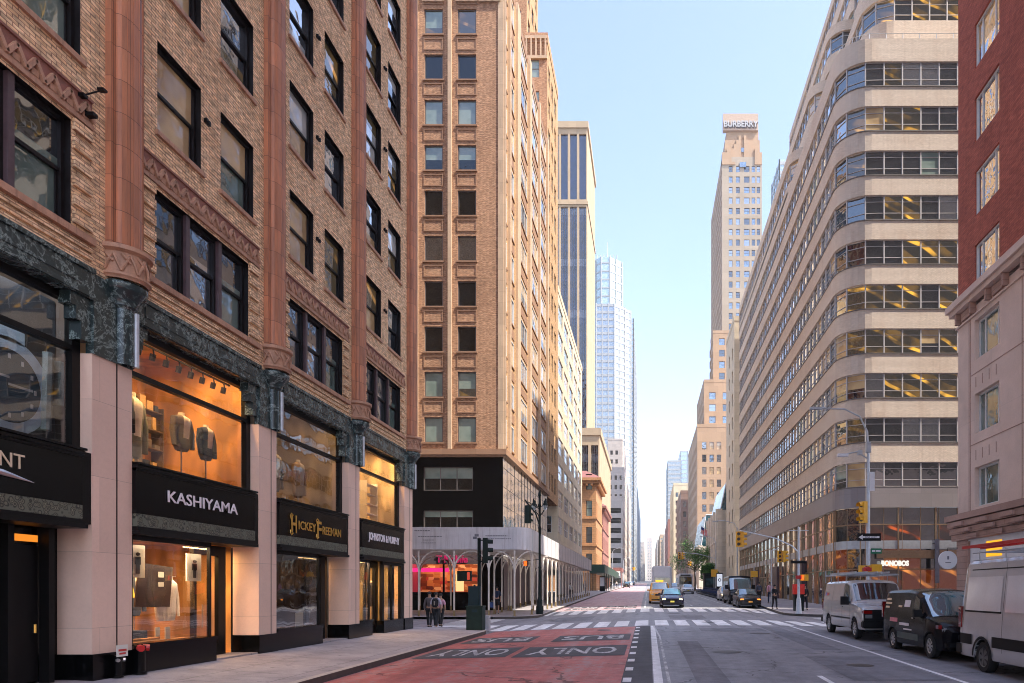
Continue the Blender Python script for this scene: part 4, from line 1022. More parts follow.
# upper blocks of the tower
def block(parent, name, x0, x1, y0, y1, z0, z1, mf, ms, cf=None, cs=None, pitch=3.33, wh=1.9, glasses=None, fm=None, top=None, depth=.15, seed=1, zoff=1.0, limf=60, lims=40, bars=0, parapet=.5):
    """a mass with windows on the face towards the camera and the face towards the avenue.
    cf / cs: lists of (u0, u1) window columns on the front and on the avenue side"""
    left = x1 <= 0
    nfl = int((z1 - z0 - 1.2) / pitch)
    F = frame(x0, y0, 0)
    hf = [(a, b, z0 + zoff + pitch * k, z0 + zoff + pitch * k + wh) for k in range(nfl) for a, b in (cf or [])]
    mb = MB(); facade(mb, F, 0, x1 - x0, z0, z1, hf, depth, 0)
    if left: S = frame(x1, y0, math.pi/2); ang = math.pi/2
    else: S = frame(x0, y1, -math.pi/2); ang = -math.pi/2
    hs = [(a, b, z0 + zoff + pitch * k, z0 + zoff + pitch * k + wh) for k in range(nfl) for a, b in (cs or [])]
    if not left: hs = [(y1 - y0 - b, y1 - y0 - a, c, d) for a, b, c, d in hs]
    facade(mb, S, 0, y1 - y0, z0, z1, hs, depth, 1)
    # far sides and roof
    xo = x0 if left else x1
    mb.face([(xo, y0, z0), (xo, y1, z0), (xo, y1, z1), (xo, y0, z1)], 0)
    mb.face([(x0, y1, z0), (x1, y1, z0), (x1, y1, z1), (x0, y1, z1)], 0)
    mb.face([(x0, y0, z1), (x1, y0, z1), (x1, y1, z1), (x0, y1, z1)], 0)
    if parapet:
        mb.box(x0 - .06, x1 + .06, y0 - .06, y0 + .25, z1 - .25, z1 + parapet, 0); 
        xs = (x1 - .25, x1 + .06) if left else (x0 - .06, x0 + .25)
        mb.box(xs[0], xs[1], y0 + .25, y1, z1 - .25, z1 + parapet, 1)
    o = mb.build(name, [mf, ms], parent)
    if glasses:
        simple_windows(parent, F, 0, hf, depth, fm or M['frame_grey'], glasses, bars, limf, seed)
        simple_windows(parent, S, ang, hs, depth, fm or M['frame_grey'], glasses, bars, lims, seed + 3)
    return o
GL = [M['g_dark'], M['g_sky'], M['g_cream'], M['g_blind']]
block(W, 'upper_block', -25, -13, 75, 82.6, 48, 82, M['brick_brown'], M['brick_sunlit'], [(8.6, 9.6), (10.4, 11.4)], [(.8, 2.2), (3.2, 4.6), (5.4, 6.8)], glasses=GL)
block(W, 'side_block', -13, BX, 74, 82.6, 12, 60.2, M['brick_brown'], M['brick_sunlit'], [(.5, 1.5)], [(.8, 2.2), (3.2, 4.6), (5.6, 7)], glasses=GL, parapet=.8)
q = MB(); 
for k in range(5): q.box(-12.9 + k*.5, -12.75 + k*.5, 73.8, 73.95, 58.5, 60.3)
q.box(-13, BX, 73.8, 73.95, 60.3, 60.6); q.box(-13, BX, 73.8, 73.99, 58.2, 58.5); q.build('crown_arcade', M['stone_tan'], W)

def building(name, label, cat='building', group=None): return thing(name, label, cat, group=group)
def cols_(n, w, a, pitch): return [(a + pitch * k, a + pitch * k + w) for k in range(n)]
# pale grid office block
M['stone_cream'] = stone('cream_limestone', (.6, .5, .36), 1.4, .9, .12)
b = building('grid_office', 'cream stone office block with a regular window grid beyond the brown tower')
block(b, 'wall', -24, BX, 82.7, 113, 4.5, 37.6, M['stone_cream'], M['stone_cream'], [(11, 12.6)], cols_(5, 4.4, .5, 5.8), 3.18, 2.0, GL, M['frame_light'], zoff=1.2, limf=9, lims=60, bars=2)
q = MB(); q.box(BX - .3, BX, 82.7, 113, .6, 4.5); q.build('shop_wall', M['frame_brown'], b)
# striped tower and its lower neighbour of the same make
M['stripe_pale'] = stone('pale_stone_stripe', (.40, .30, .19), 2, 3, .08)
def striped(label, x1, y0, y1, z1, wfront, fcols, fw, zlow=6, crown=True, name='striped_tower'):
    b = building(name, label); x0 = x1 - wfront
    F = frame(x0, y0, 0); mb = MB(); pitch = wfront / fcols
    segs = [(zlow, z1 - 20.5), (z1 - 18.7, z1 - 2.2)] if crown else [(zlow, z1 - 3)]
    holes = [(pitch*k + (pitch - fw), pitch*k + fw + .0, c, d) for k in range(fcols) for c, d in segs]
    holes = [(pitch*k + (pitch - fw)/2, pitch*k + (pitch + fw)/2, c, d) for k in range(fcols) for c, d in segs]
    facade(mb, F, 0, wfront, 0, z1, holes, .5)
    mb.face([(x1, y0, 0), (x1, y1, 0), (x1, y1, z1), (x1, y0, z1)]); mb.face([(x0, y0, 0), (x0, y1, 0), (x0, y1, z1), (x0, y0, z1)]); mb.face([(x0, y1, 0), (x1, y1, 0), (x1, y1, z1), (x0, y1, z1)]); mb.face([(x0, y0, z1), (x1, y0, z1), (x1, y1, z1), (x0, y1, z1)])
    mb.box(x0 - .2, x1 + .35, y0 - .35, y0, z1 - .8, z1 + .8); mb.box(x1, x1 + .35, y0, y1, z1 - .8, z1 + .8)
    if crown: mb.box(x0 - .1, x1 + .2, y0 - .2, y0, z1 - 20, z1 - 19.2); mb.box(x1, x1 + .2, y0, y1, z1 - 20, z1 - 19.2)
    mb.build('wall', M['stripe_pale'], b)
    for (a, bb, c, d) in holes:
        q = MB(); solid = crown and c > z1 - 19
        if solid: q.face([F(a, .45, c), F(bb, .45, c), F(bb, .45, d), F(a, .45, d)], 0)
        else:
            n = int((d - c) / 1.85)
            for k in range(n):
                za, zb = c + (d - c) * k / n, c + (d - c) * (k + 1) / n
                q.face([F(a, .45, za), F(bb, .45, za), F(bb, .45, zb), F(a, .45, zb)], k % 2 if k % 7 else 2)
        q.build('window_strip', [M['g_stripe_a'], M['g_stripe_b'], M['g_stripe_c']], b)
        q = MB()
        if not solid:
            for k in range(1, 4): u = lerp(a, bb, k/4); q.box(u-.05, u+.05, .38, .44, c, d, 0, F)
            q.build('mullion', M['frame_grey'], b)
    return b
M['g_stripe_a'] = glass('stripe_glass_blue', (.012, .02, .06), .1, .04); M['g_stripe_b'] = glass('stripe_glass_dark', (.008, .008, .016), .1, .04); M['g_stripe_c'] = glass('stripe_glass_pale', (.10, .11, .14), .12, .04)
striped('tall slab tower with blue glass strips between pale stone piers', -15.3, 176, 202, 119, 11.5, 5, 1.75)
striped('low striped office building with pale piers in front of the tall striped slab', -10.9, 157, 204, 37.6, 11, 5, 1.55, 4, False, 'striped_office')
# orange sandstone palazzo and dark brownstone
M['sand_orange'] = stone('orange_sandstone', (.50, .25, .11), .8, .4, .2, .02); M['brownstone'] = stone('brownstone', (.33, .15, .12), .8, .4, .2, .02); M['copper_roof'] = plain('dull_red_roof', (.22, .09, .08), .6)
def palazzo(label, x1, y0, y1, z1, mat, ov=1.0):
    b = building('palazzo', label, group='stone palazzi on the left side of the avenue'); w = 9; x0 = x1 - w
    n = int((y1 - y0) / 3.2)
    block(b, 'wall', x0, x1, y0, y1, .5, z1, mat, mat, [(5.2, 6.4), (7.2, 8.3)], cols_(n, 1.2, 1.1, 3.2), 4.9, 2.9, GL, M['frame_dark'], zoff=5.4, parapet=0, depth=.3)
    q = MB()
    q.box(x0 - .2, x1 + ov, y0 - ov, y0, z1, z1 + .5); q.box(x1, x1 + ov, y0, y1 + ov*.5, z1, z1 + .5); q.box(x0 - .2, x1 + ov*.6, y0 - ov*.6, y0, z1 - .5, z1); q.box(x1, x1 + ov*.6, y0, y1, z1 - .5, z1)
    for k in range(int((y1 - y0) / .9)): q.box(x1, x1 + ov*.8, y0 + .9*k, y0 + .9*k + .35, z1 - .9, z1 - .5)
    for k in range(10): q.box(x0 + .9*k, x0 + .9*k + .35, y0 - ov*.8, y0, z1 - .9, z1 - .5)
    for z in (5.2, 10.2, 15.2): 
        if z < z1 - 2: q.box(x0, x1 + .18, y0 - .18, y0, z, z + .3); q.box(x1, x1 + .18, y0, y1, z, z + .3)
    q.build('cornice', mat, b)
    r_ = MB(); r_.face([(x0, y0 - ov, z1 + .5), (x1 + ov, y0 - ov, z1 + .5), (x1 - 2, y0 + 2, z1 + 2.2), (x0, y0 + 2, z1 + 2.2)]); r_.face([(x1 + ov, y0 - ov, z1 + .5), (x1 + ov, y1, z1 + .5), (x1 - 2, y1 - 2, z1 + 2.2), (x1 - 2, y0 + 2, z1 + 2.2)]); r_.build('roof', M['copper_roof'], b)
palazzo('orange sandstone palazzo with a deep bracketed cornice beyond the scaffold', -9.6, 129, 146, 22.2, M['sand_orange'])
palazzo('dark brownstone palazzo with a red roof behind the orange one', -9.8, 152, 174, 19.8, M['brownstone'], .8)
# pale ribbon window building, glass tower behind, dark glass slab
M['stone_white'] = stone('white_stone', (.5, .44, .39), 2, 1.2, .08)
b = building('stepped_office', 'white stepped office building with dark ribbon windows far down the left side')
block(b, 'wall', -16.5, BX, 294, 440, 3, 41, M['stone_white'], M['stone_white'], [(.6, 5.1)], cols_(28, 2.2, 1.5, 5), 4.2, 2.2, [M['g_dark'], M['g_black']], M['frame_grey'], zoff=2, limf=20, lims=40, depth=.4)
block(b, 'upper_wall', -18, -10.6, 310, 430, 41, 56, M['stone_white'], M['stone_white'], [(.8, 1.9), (3.2, 4.3), (5.4, 6.5)], cols_(22, 2, 1.5, 5), 4.2, 2, [M['g_dark']], M['frame_grey'], zoff=1.5, limf=20, lims=30, depth=.4)
block(b, 'top_wall', -19, -12, 330, 400, 56, 73, M['stone_white'], M['stone_white'], [(1.2, 2.4), (3.6, 4.8)], cols_(12, 2, 1.5, 5), 4.2, 2, [M['g_dark']], M['frame_grey'], zoff=1.5, limf=20, lims=30, depth=.4)
# faceted glass tower with a glazed crown and a mast
M['tower_glass'] = glass('pale_blue_tower_glass', (.2, .24, .27), .3, .1); M['crown_glass'] = glass('crown_glass', (.25, .38, .36), .25, .2, inner2=(.4, .5, .46)); M['tower_frame'] = plain('pale_tower_frame', (.36, .38, .39), .4, .05)
b = building('glass_tower', 'pale faceted glass skyscraper with a glazed crown and mast')
def prism_tower(b, poly, z0, z1, pitch, gmat, fmat, vstep, band=1.5, name='shaft'):
    g = MB(); g.prism(poly, z0, z1); g.build(name, gmat, b)
    f = MB(); k = len(poly); z = z0
    import itertools
    while z < z1 - .1:
        for i in range(k):
            (ax, ay), (bx, by) = poly[i], poly[(i+1) % k]; L = math.hypot(bx-ax, by-ay); a = math.atan2(by-ay, bx-ax)
            T = frame(ax, ay, a); f.box(0, L, -.25, .05, z, z + band, 0, T)
        z += pitch
    for i in range(k):
        (ax, ay), (bx, by) = poly[i], poly[(i+1) % k]; L = math.hypot(bx-ax, by-ay); a = math.atan2(by-ay, bx-ax); T = frame(ax, ay, a); n = max(1, int(L / vstep))
        for j in range(n + 1): u = L * j / n; f.box(u - .35, u + .35, -.35, .05, z0, z1, 0, T)
    f.build('facade_frame', fmat, b)
oct_ = lambda x0, x1, y0, y1, c: [(x0 + c, y0), (x1 - c, y0), (x1, y0 + c), (x1, y1 - c), (x1 - c, y1), (x0 + c, y1), (x0, y1 - c), (x0, y0 + c)]
prism_tower(b, oct_(-37, -14.2, 420, 445, 6), 0, 174, 4.2, M['tower_glass'], M['tower_frame'], 3.2)
prism_tower(b, oct_(-35.2, -16, 422, 443, 7), 174, 203, 5, M['crown_glass'], M['tower_frame'], 4, .7, 'crown')
prism_tower(b, [(-14.0, 428), (-10.8, 431), (-10.8, 445), (-14.0, 445)], 0, 186 - 12, 4.2, M['tower_glass'], M['tower_frame'], 3, 1.4, 'wing')
q = MB(); 
for k in range(7): q.tube([(-31 + 2*k, 426, 203), (-31 + 2*k, 426, 206)], .3, 5)
q.tube([(-25, 432, 199), (-25, 432, 217)], [.6, .15], 6); q.build('mast', M['tower_frame'], b)
b = building('blue_glass_slab', 'narrow light blue glass slab just right of the faceted tower')
M['slab_glass'] = glass('slab_glass', (.2, .34, .5), .4, .1)
prism_tower(b, [(-14, 500), (-10.4, 500), (-10.4, 640), (-14, 640)], 0, 196, 4, M['slab_glass'], M['tower_frame'], 20, 1.0)
b = building('dark_glass_tower', 'dark blue glass tower standing lower beside the pale slab'); M['dark_glass'] = glass('dark_tower_glass', (.06, .1, .17), .3, .1)
prism_tower(b, [(-16, 660), (-10.3, 660), (-10.3, 950), (-16, 950)], 0, 99, 4, M['dark_glass'], plain('slate_frame', (.16, .2, .28), .5), 10, .8)
b = building('cream_office', 'small cream office building with pale windows far down on the left')
block(b, 'wall', -17, -10.4, 560, 640, 3, 55, M['stone_white'], M['stone_cream'], [(1, 2.5), (4, 5.5)], cols_(12, 3, 2, 6.5), 4.6, 2.4, [M['g_sky'], M['g_dark']], M['frame_light'], depth=.4)
# ------------------------------------------------------------------ right side
RX = 13.25
M['brick_red'] = brick('red_brick', (.36, .085, .05), (.48, .125, .075), (.2, .05, .035), var=.22, bw=.3, bh=.09)
M['stone_pink'] = stone('pink_limestone', (.64, .49, .41), 9, 9, .15, .003, big=.9)
M['stone_brownpink'] = stone('brown_pink_stone', (.40, .25, .2), 3, .25, .25, .01)
M['frame_white'] = plain('white_window_frame', (.62, .62, .6), .5, .08, 8)
r_ = building('red_brick_building', 'red brick building over pink stone storeys at the right edge')
TR = frame(RX, 29.9, -math.pi / 2)          # u runs towards the camera, d into +X
cl = [(1.5, 3.5), (6.0, 8.0), (10.8, 12.8), (15.2, 17.2), (19.6, 21.6)]
up = [(a, b, 14.25 + 2.98 * k, 14.25 + 2.98 * k + 1.8) for a, b in cl for k in range(11)]
mb = MB(); facade(mb, TR, 0, 36, 14.1, 90, [h for h in up if h[2] > 14.24], .22); pq = MB(); pq.face([(RX + .002, 29.9, 14.1), (120, 29.9, 14.1), (120, 29.9, 90), (RX, 29.9, 90)]); pq.build('unseen_side_wall', brick('unseen_side_brick', (.3, .25, .21), (.38, .32, .27), (.2, .17, .15), var=.3), r_); mb.face([(RX, 29.9, 90), (120, 29.9, 90), (120, -6.1, 90), (RX, -6.1, 90)]); mb.face([(RX, -6.1, 0), (120, -6.1, 0), (120, -6.1, 90), (RX, -6.1, 90)])  # unseen height and side wall sized to shade the street, greyed for reflections
mb.build('upper_wall', M['brick_red'], r_)
lo_ = [(a, b, 5.45 + 2.98 * k, 5.45 + 2.98 * k + 1.6) for a, b in cl for k in range(3)]
mb = MB(); facade(mb, TR, 0, 36, 5.24, 13.6, lo_, .3); mb.face([(RX, 29.9, 0), (120, 29.9, 0), (120, 29.9, 14.1), (RX, 29.9, 14.1)])
mb.build('stone_wall', M['stone_pink'], r_)
q = MB(); q.box(-.35, 36, -.42, .0, 13.95, 14.22, 0, TR); q.box(-.25, 36, -.3, 0, 13.75, 13.95, 0, TR); q.box(-.1, 36, -.08, 0, 13.2, 13.27, 0, TR)
q.build('cornice', M['stone_pink'], r_)
for k in range(26): q = MB(); q.box(.2 + k*1.3, .32 + k*1.3, -.24, 0, 13.3, 13.75, 0, TR); q.build('cornice_bracket', M['stone_brownpink'], r_)
for k in range(13): q = MB(); q.box(.5 + k*2.6, 1.3 + k*2.6, -.1, 0, 13.35, 13.7, 0, TR); q.build('cornice_panel', M['stone_brownpink'], r_)
q = MB(); 
for z, o_ in ((5.0, .42), (4.72, .34), (4.44, .26), (4.18, .2)): q.box(-o_, 36, -o_, 0, z, z + .25, 0, TR)
for k in range(18):
    for j in range(3): q.box(.4 + 2*k + .5*j, 1.3 + 2*k + .5*j, -.46 + .07*j, -.3, 4.76 - .28*j, 4.92 - .28*j, 0, TR)
q.build('ledge', M['stone_brownpink'], r_)
q = MB()
for a in (1.0, 1.12, 5.1, 9.5, 13.9): q.box(a, a + .04, -.012, 0, 5.3, 13.2, 0, TR)
for z in (8.0, 10.85): q.box(1.16, 36, -.012, 0, z, z + .03, 0, TR)
for a, b_ in cl:
    for z in (7.35, 10.3): 
        for k in range(4): q.box(a + .1 + k*.55, a + .14 + k*.55, -.012, 0, z, z + .4, 0, TR)
q.build('panel_joint', M['stone_brownpink'], r_)
for (a, b_, c, d) in up:
    if c > 14.24: window(r_, TR, -math.pi/2, a, c, b_ - a, d - c, .2, 'side3', M['frame_white'], M['g_sky'], random.Random(a*c).choice([None, .4]), M['g_cream'])
for (a, b_, c, d) in lo_: window(r_, TR, -math.pi/2, a, c, b_ - a, d - c, .3, 'side3', M['frame_white'], M['g_green'])
mb = MB(); facade(mb, TR, 0, 36, .2, 4.18, [(1.4, 4.6, .9, 3.3), (6, 9.5, .9, 3.3)], .3); mb.build('shop_wall', M['white_paint'], r_)
for a, b_ in ((1.4, 4.6), (6, 9.5)):
    q = MB(); q.face([TR(a, .28, .9), TR(b_, .28, .9), TR(b_, .28, 3.3), TR(a, .28, 3.3)]); q.build('shop_window', M['g_litw'], r_)
q = MB(); q.box(2.5, 3.7, -.02, .0, 3.4, 4.0, 0, TR); q.build('lit_panel', emit('yellow_sign_light', (1, .45, .03), .35), r_)
q = MB(); q.box(-.02, .9, -.06, .0, .2, 4.18, 0, TR); q.box(1.0, 1.12, -.1, 0, .2, 4.1, 0, TR); q.build('shop_pilaster', M['stone_brownpink'], r_)

# ---- white banded building with rounded corner
M['brick_band'] = brick('pale_band_brick', (.62, .51, .41), (.7, .58, .47), (.5, .4, .31), var=.1, bw=.2, bh=.065, stain=(.7, .55, .45))
M['band_grey'] = stone('grey_granite_band', (.23, .2, .2), 1.5, 3, .08, .004, .45)
M['bronze'] = plain('bronze_mullion', (.32, .22, .14), .35, .2, 6, metallic=.6)
M['orange_fit'] = lamp_room('orange_lit_shop', (1, .16, .015), .2, (.03, .015, .01))
M['orange_fit2'] = lamp_room('amber_lit_shop', (1, .34, .06), .3, (.1, .02, .006))
M['g_shop'] = glass('bronze_shop_glass', (.10, .05, .03), .25, .04, inner2=(.03, .022, .02))
bb = building('banded_building', 'pale office building with ribbon windows and rounded corner')
def path_round(xa, ya, yf, xe, r, n=7):
    "avenue face at x=xa from ya (far) to the rounded corner, then the front at y=yf to xe"
    P = [(xa, ya), (xa, yf + r)]
    for k in range(1, n): t = math.pi/2 * k / n; P.append((xa + r - r*math.cos(t), yf + r - r*math.sin(t)))
    P += [(xa + r, yf), (xe, yf)]; return P
def offset_path(P, d):
    "shift a right side path into the building by d"
    out = []
    for i, p in enumerate(P):
        a = P[max(i-1, 0)]; b = P[min(i+1, len(P)-1)]
        t = Vector((b[0]-a[0], b[1]-a[1])).normalized(); n = Vector((-t.y, t.x))
        out.append((p[0] + n.x*d, p[1] + n.y*d))
    return out
def wall_path(mb, P, z0, z1, m=0):
    for a, b in zip(P, P[1:]): mb.face([(a[0], a[1], z0), (b[0], b[1], z0), (b[0], b[1], z1), (a[0], a[1], z1)], m)
def ring(mb, P, Q, z, m=0):
    for (a, b), (c, d) in zip(zip(P, P[1:]), zip(Q, Q[1:])): mb.face([(a[0], a[1], z), (b[0], b[1], z), (d[0], d[1], z), (c[0], c[1], z)], m)
def walk_path(P, step):
    "evenly spaced points with direction"
    seg = []; L = 0
    for a, b in zip(P, P[1:]): l = math.hypot(b[0]-a[0], b[1]-a[1]); seg.append((a, b, L, l)); L += l
    n = max(1, round(L / step)); out = []
    for k in range(n + 1):
        s = L * k / n
        for a, b, s0, l in seg:
            if s <= s0 + l + 1e-6: t = (s - s0) / l; out.append((a[0] + (b[0]-a[0])*t, a[1] + (b[1]-a[1])*t, math.atan2(b[1]-a[1], b[0]-a[0]))); break
    return out
def ribbon_floor(parent, P, z0, h, lit=0, seed=0, step=1.32, name='window_band'):
    r = random.Random(seed); Q = offset_path(P, .16); pts = walk_path(Q, step); n = len(pts)
    g = MB()
    for i, (a, b) in enumerate(zip(pts, pts[1:])):
        k = r.random(); frontal = a[1] < P[1][1] - .5
        mi = 0 if k < .5 else 1 if k < .68 else 2 if k < .8 else 3
        if frontal and r.random() < lit: mi = 4
        zc = z0 + h * .42
        if mi in (2, 3) and r.random() < .7:
            g.face([(a[0], a[1], z0), (b[0], b[1], z0), (b[0], b[1], zc), (a[0], a[1], zc)], 0); g.face([(a[0], a[1], zc), (b[0], b[1], zc), (b[0], b[1], z0+h), (a[0], a[1], z0+h)], mi)
        else: g.face([(a[0], a[1], z0), (b[0], b[1], z0), (b[0], b[1], z0+h), (a[0], a[1], z0+h)], mi)
    o = g.build(name, [M['g_dark'], M['g_sky'], M['g_blind'], M['g_cream'], M['g_lit']], parent)
    f = MB()
    for (x, y, a) in pts:
        T = frame(x, y, a); f.box(-.04, .04, -.09, .03, z0, z0 + h, 0, T)
    for (x, y, a), (x2, y2, a2) in zip(pts, pts[1:]):
        L = math.hypot(x2-x, y2-y); T = frame(x, y, math.atan2(y2-y, x2-x))
        for z, t in ((z0, .05), (z0 + h*.28, .035), (z0 + h*.74, .035), (z0 + h - .05, .05)): f.box(.04, L - .04, -.05, .02, z, z + t, 0, T)
    f.build('mullions', M['frame_band'], o)
M['frame_band'] = plain('silver_window_frame', (.48, .44, .42), .5, .12, 8)
PB = path_round(13.8, 106, 50, 34, 2.2)
def band(mb, P, z0, z1, m=0, thick=.18):
    Q = offset_path(P, thick); wall_path(mb, P, z0, z1, m); ring(mb, P, Q, z0, m); ring(mb, P, Q, z1, m)
mb = MB(); sl = MB()
H0, PT, WH = 9.5, 3.18, 1.75
for k in range(10):
    z = H0 + PT * k
    band(mb, PB, z + WH, z + PT if k < 9 else 41.5)
    P2 = offset_path(PB, -.05); Q2 = offset_path(PB, .1)
    wall_path(sl, P2, z - .07, z + .0); ring(sl, P2, Q2, z - .07); ring(sl, P2, Q2, z)
    ribbon_floor(bb, PB, z, WH, lit=.1 if k in (9, 6) else .65 if k in (2, 3, 4) else .4 if k in (5, 8) else .12, seed=k)
mb.face([(13.8, 106, 41.2), (40, 106, 41.2), (40, 50.2, 41.2), (16, 50.1, 41.2), (13.9, 52.3, 41.2)])
mb.build('wall_band', M['brick_band'], bb); sl.build('sill_shadow_line', M['frame_grey'], bb)  # dark sill strip, shadow line put into its grey
q = MB(); band(q, offset_path(PB, -.04), 8.0, 9.42); q.build('granite_band', M['band_grey'], bb)
q = MB(); pass
# terrace rail
q = MB(); pts = walk_path(offset_path(PB, .3), 1.2)
for (x, y, a) in pts: q.tube([(x, y, 41.4), (x, y, 42.1)], .025, 4)
for (x, y, a), (x2, y2, a2) in zip(pts, pts[1:]): q.tube([(x, y, 42.1), (x2, y2, 42.1)], .025, 4, cap=False)
q.build('terrace_rail', M['galv'], bb)
# stepped upper storeys with their own rounded corners
for (nm, xa, yf, r, z0, n, far) in (('setback', 16.6, 53, 2.0, 41.5, 2, 68), ('setback', 13.8, 67.2, 2.0, 41.5, 1, 106), ('setback', 15.8, 67.2, 1.9, 44.7, 2, 104), ('setback', 17.8, 68, 1.9, 51.1, 2, 102), ('setback', 20.2, 68.4, 1.9, 57.4, 3, 100), ('setback', 20, 54.5, 2, 47.9, 6, 68)):
    P = path_round(xa, far, yf, 40, r, 6); mb = MB()
    for k in range(n):
        z = z0 + .9 + PT * k - .35
        band(mb, P, z0 + PT*k - .0 if k else z0 - .3, z); 
        if k == n - 1: band(mb, P, z + WH, z0 + PT * n + .1)
        else: band(mb, P, z + WH, z0 + PT*(k+1) + .001)
    mb.face([(xa, far, z0 + PT*n - .1), (40, far, z0 + PT*n - .1), (40, yf + .1, z0 + PT*n - .1), (xa + r, yf + .1, z0 + PT*n - .1), (xa + .1, yf + r, z0 + PT*n - .1)])
    mb.face([(xa, far, z0), (40, far, z0), (40, far, z0 + PT*n), (xa, far, z0 + PT*n)])
    wb = mb.build(nm, M['brick_band'], bb)
    for k in range(n):
        ribbon_floor(bb, P, z0 + .55 + PT*k, WH, lit=.8 if (z0 < 42 and xa > 16) else 0, seed=50 + k + int(xa))
# street level: tall glazed base with bronze posts
z_t = 8.0
q = MB(); PI = offset_path(PB, .17); pts = walk_path(PI, 1.32); rb = random.Random(3)
for i, (a, b_) in enumerate(zip(pts, pts[1:])):
    near = a[1] < 56
    for (z0, z1, sel) in ((.4, 3.6, 'low'), (3.6, 5.05, 'mid'), (5.65, 6.8, 'up'), (6.8, 8.0, 'up')):
        if sel == 'up': mi = 2 if (z0 < 6 and near and rb.random() < .5) else (0 if rb.random() < .3 else 1)
        elif sel == 'mid': mi = 3 if near and rb.random() < .4 else (1 if rb.random() < .55 else 2)
        else: mi = 3 if (near and rb.random() < .5) or rb.random() < .1 else (2 if near and rb.random() < .5 else rb.choice((0, 1)))
        q.face([(a[0], a[1], z0), (b_[0], b_[1], z0), (b_[0], b_[1], z1), (a[0], a[1], z1)], mi)
q.build('shop_glazing', [M['g_shop'], M['g_dark'], M['orange_fit'], M['orange_fit2']], bb)
q = MB(); P2 = offset_path(PB, .12); wall_path(q, P2, 5.05, 5.65); ring(q, P2, PI, 5.05); ring(q, P2, PI, 5.65); q.build('spandrel_band', M['grey_metal'], bb)
q = MB(); pts2 = walk_path(offset_path(PB, .1), 2.64)
for i, (x, y, a) in enumerate(pts2): T = frame(x, y, a); q.box(-.05, .05, -.05, .06, .3, 8.0, 0, T)
for (x, y, a), (x2, y2, a2) in zip(walk_path(offset_path(PB, .13), 1.32), walk_path(offset_path(PB, .13), 1.32)[1:]):
    L = math.hypot(x2-x, y2-y); T = frame(x, y, math.atan2(y2-y, x2-x))
    for z in (3.55, 6.75): q.box(0, L, -.02, .03, z, z + .09, 0, T)
    q.box(-.02, .02, -.015, .03, .3, 8.0, 0, T)
q.build('bronze_post', M['bronze'], bb)
q = MB(); 
for (y0, y1) in ((62, 64.5), (74, 77), (88, 91)): q.box(13.6, 13.95, y0, y1, .5, 4.6)
q.build('entrance', M['frame_brown'], bb)
q = MB(); q.box(16.3, 23, 49.75, 49.95, 4.35, 4.95); 
fs = q.build('shop_sign_backing', M['bronze'], bb)
me = fit(text_mesh('BONOBOS', 1, .03, .05), 1.95, .40); me.materials.append(emit('white_sign_light', (1, .93, .85), .3)); o = put('lettering', me, fs, (17.55, 49.7, 4.0)); o.rotation_euler = (R(90), 0, 0)
# end bay of the banded building as a slab, sunlight put into its cream
b = building('sunlit_end_bay', 'narrow cream block for the banded building end bay, sunlight put into its colour')
block(b, 'wall', 13.2, 40, 107, 118, 1, 43.5, M['stone_cream'], M['stone_cream'], None, [(2, 3.2), (6, 7.2)], 3.6, 1.9, [M['g_dark']], depth=.2)

# ---- pale stone pavilions with slanted glass roofs
M['teal_glass'] = glass('teal_roof_glass', (.02, .07, .09), .08, .02); M['stone_pale'] = stone('pale_church_stone', (.66, .58, .47), 1.2, .6, .12)
def pavilion(label, x0, x1, y0, y1, zs, zr):
    b = building('stone_pavilion', label, group='pale stone pavilions beyond the banded building')
    block(b, 'wall', x0, x1, y0, y1, .8, zs, M['stone_pale'], M['stone_pale'], [((x1-x0)*.35, (x1-x0)*.62)], cols_(max(1, int((y1-y0)/5)), 1.6, 1.6, 5), 5.2, 3, [M['g_dark'], M['teal_glass']], M['frame_grey'], zoff=2.4, depth=.4, parapet=.4)
    q = MB(); 
    for z in (6, 10.4): q.box(x0 - .2, x1, y0 - .2, y0, z, z + .3) ; q.box(x0 - .2, x0, y0, y1, z, z + .3)
    for x in (x0, x1 - .7): q.box(x - .1, x + .7, y0 - .35, y0, .8, zs + .6)
    for k in range(int((y1-y0)/5) + 1): q.box(x0 - .35, x0, y0 + 5*k, y0 + 5*k + .8, .8, zs + .6)
    q.build('buttress', M['stone_pale'], b)
    g = MB(); xm = x0 + .8
    P = [(x0 + .4, y0 + .4), (x1, y0 + .4), (x1, y1), (x0 + .4, y1)]; Q = [(x0 + 1.6, y0 + 1.6), (x1, y0 + 1.6), (x1, y1), (x0 + 1.6, y1)]
    for i in range(4): j = (i+1) % 4; g.face([(*P[i], zs + .3), (*P[j], zs + .3), (*Q[j], zr), (*Q[i], zr)])
    g.face([(*p, zr) for p in Q]); rf = g.build('glass_roof', M['teal_glass'], b)
    f = MB(); n = 4
    for k in range(n + 1): 
        t = k / n; f.tube([(lerp(P[0][0], P[1][0], t), P[0][1] - .05, zs + .3), (lerp(Q[0][0], Q[1][0], t), Q[0][1] - .05, zr + .05)], .09, 4)
    f.tube([(Q[0][0], Q[0][1], zr + .05), (Q[1][0], Q[1][1], zr + .05)], .12, 4); f.build('roof_bar', M['frame_light'], rf)
pavilion('pale stone pavilion with a slanted teal glass roof next to the banded building', 12.0, 22, 120, 140, 15.4, 20.8)
pavilion('smaller pale stone pavilion with a teal roof farther behind the flagpole', 11.6, 22, 158, 186, 11.6, 19.2)
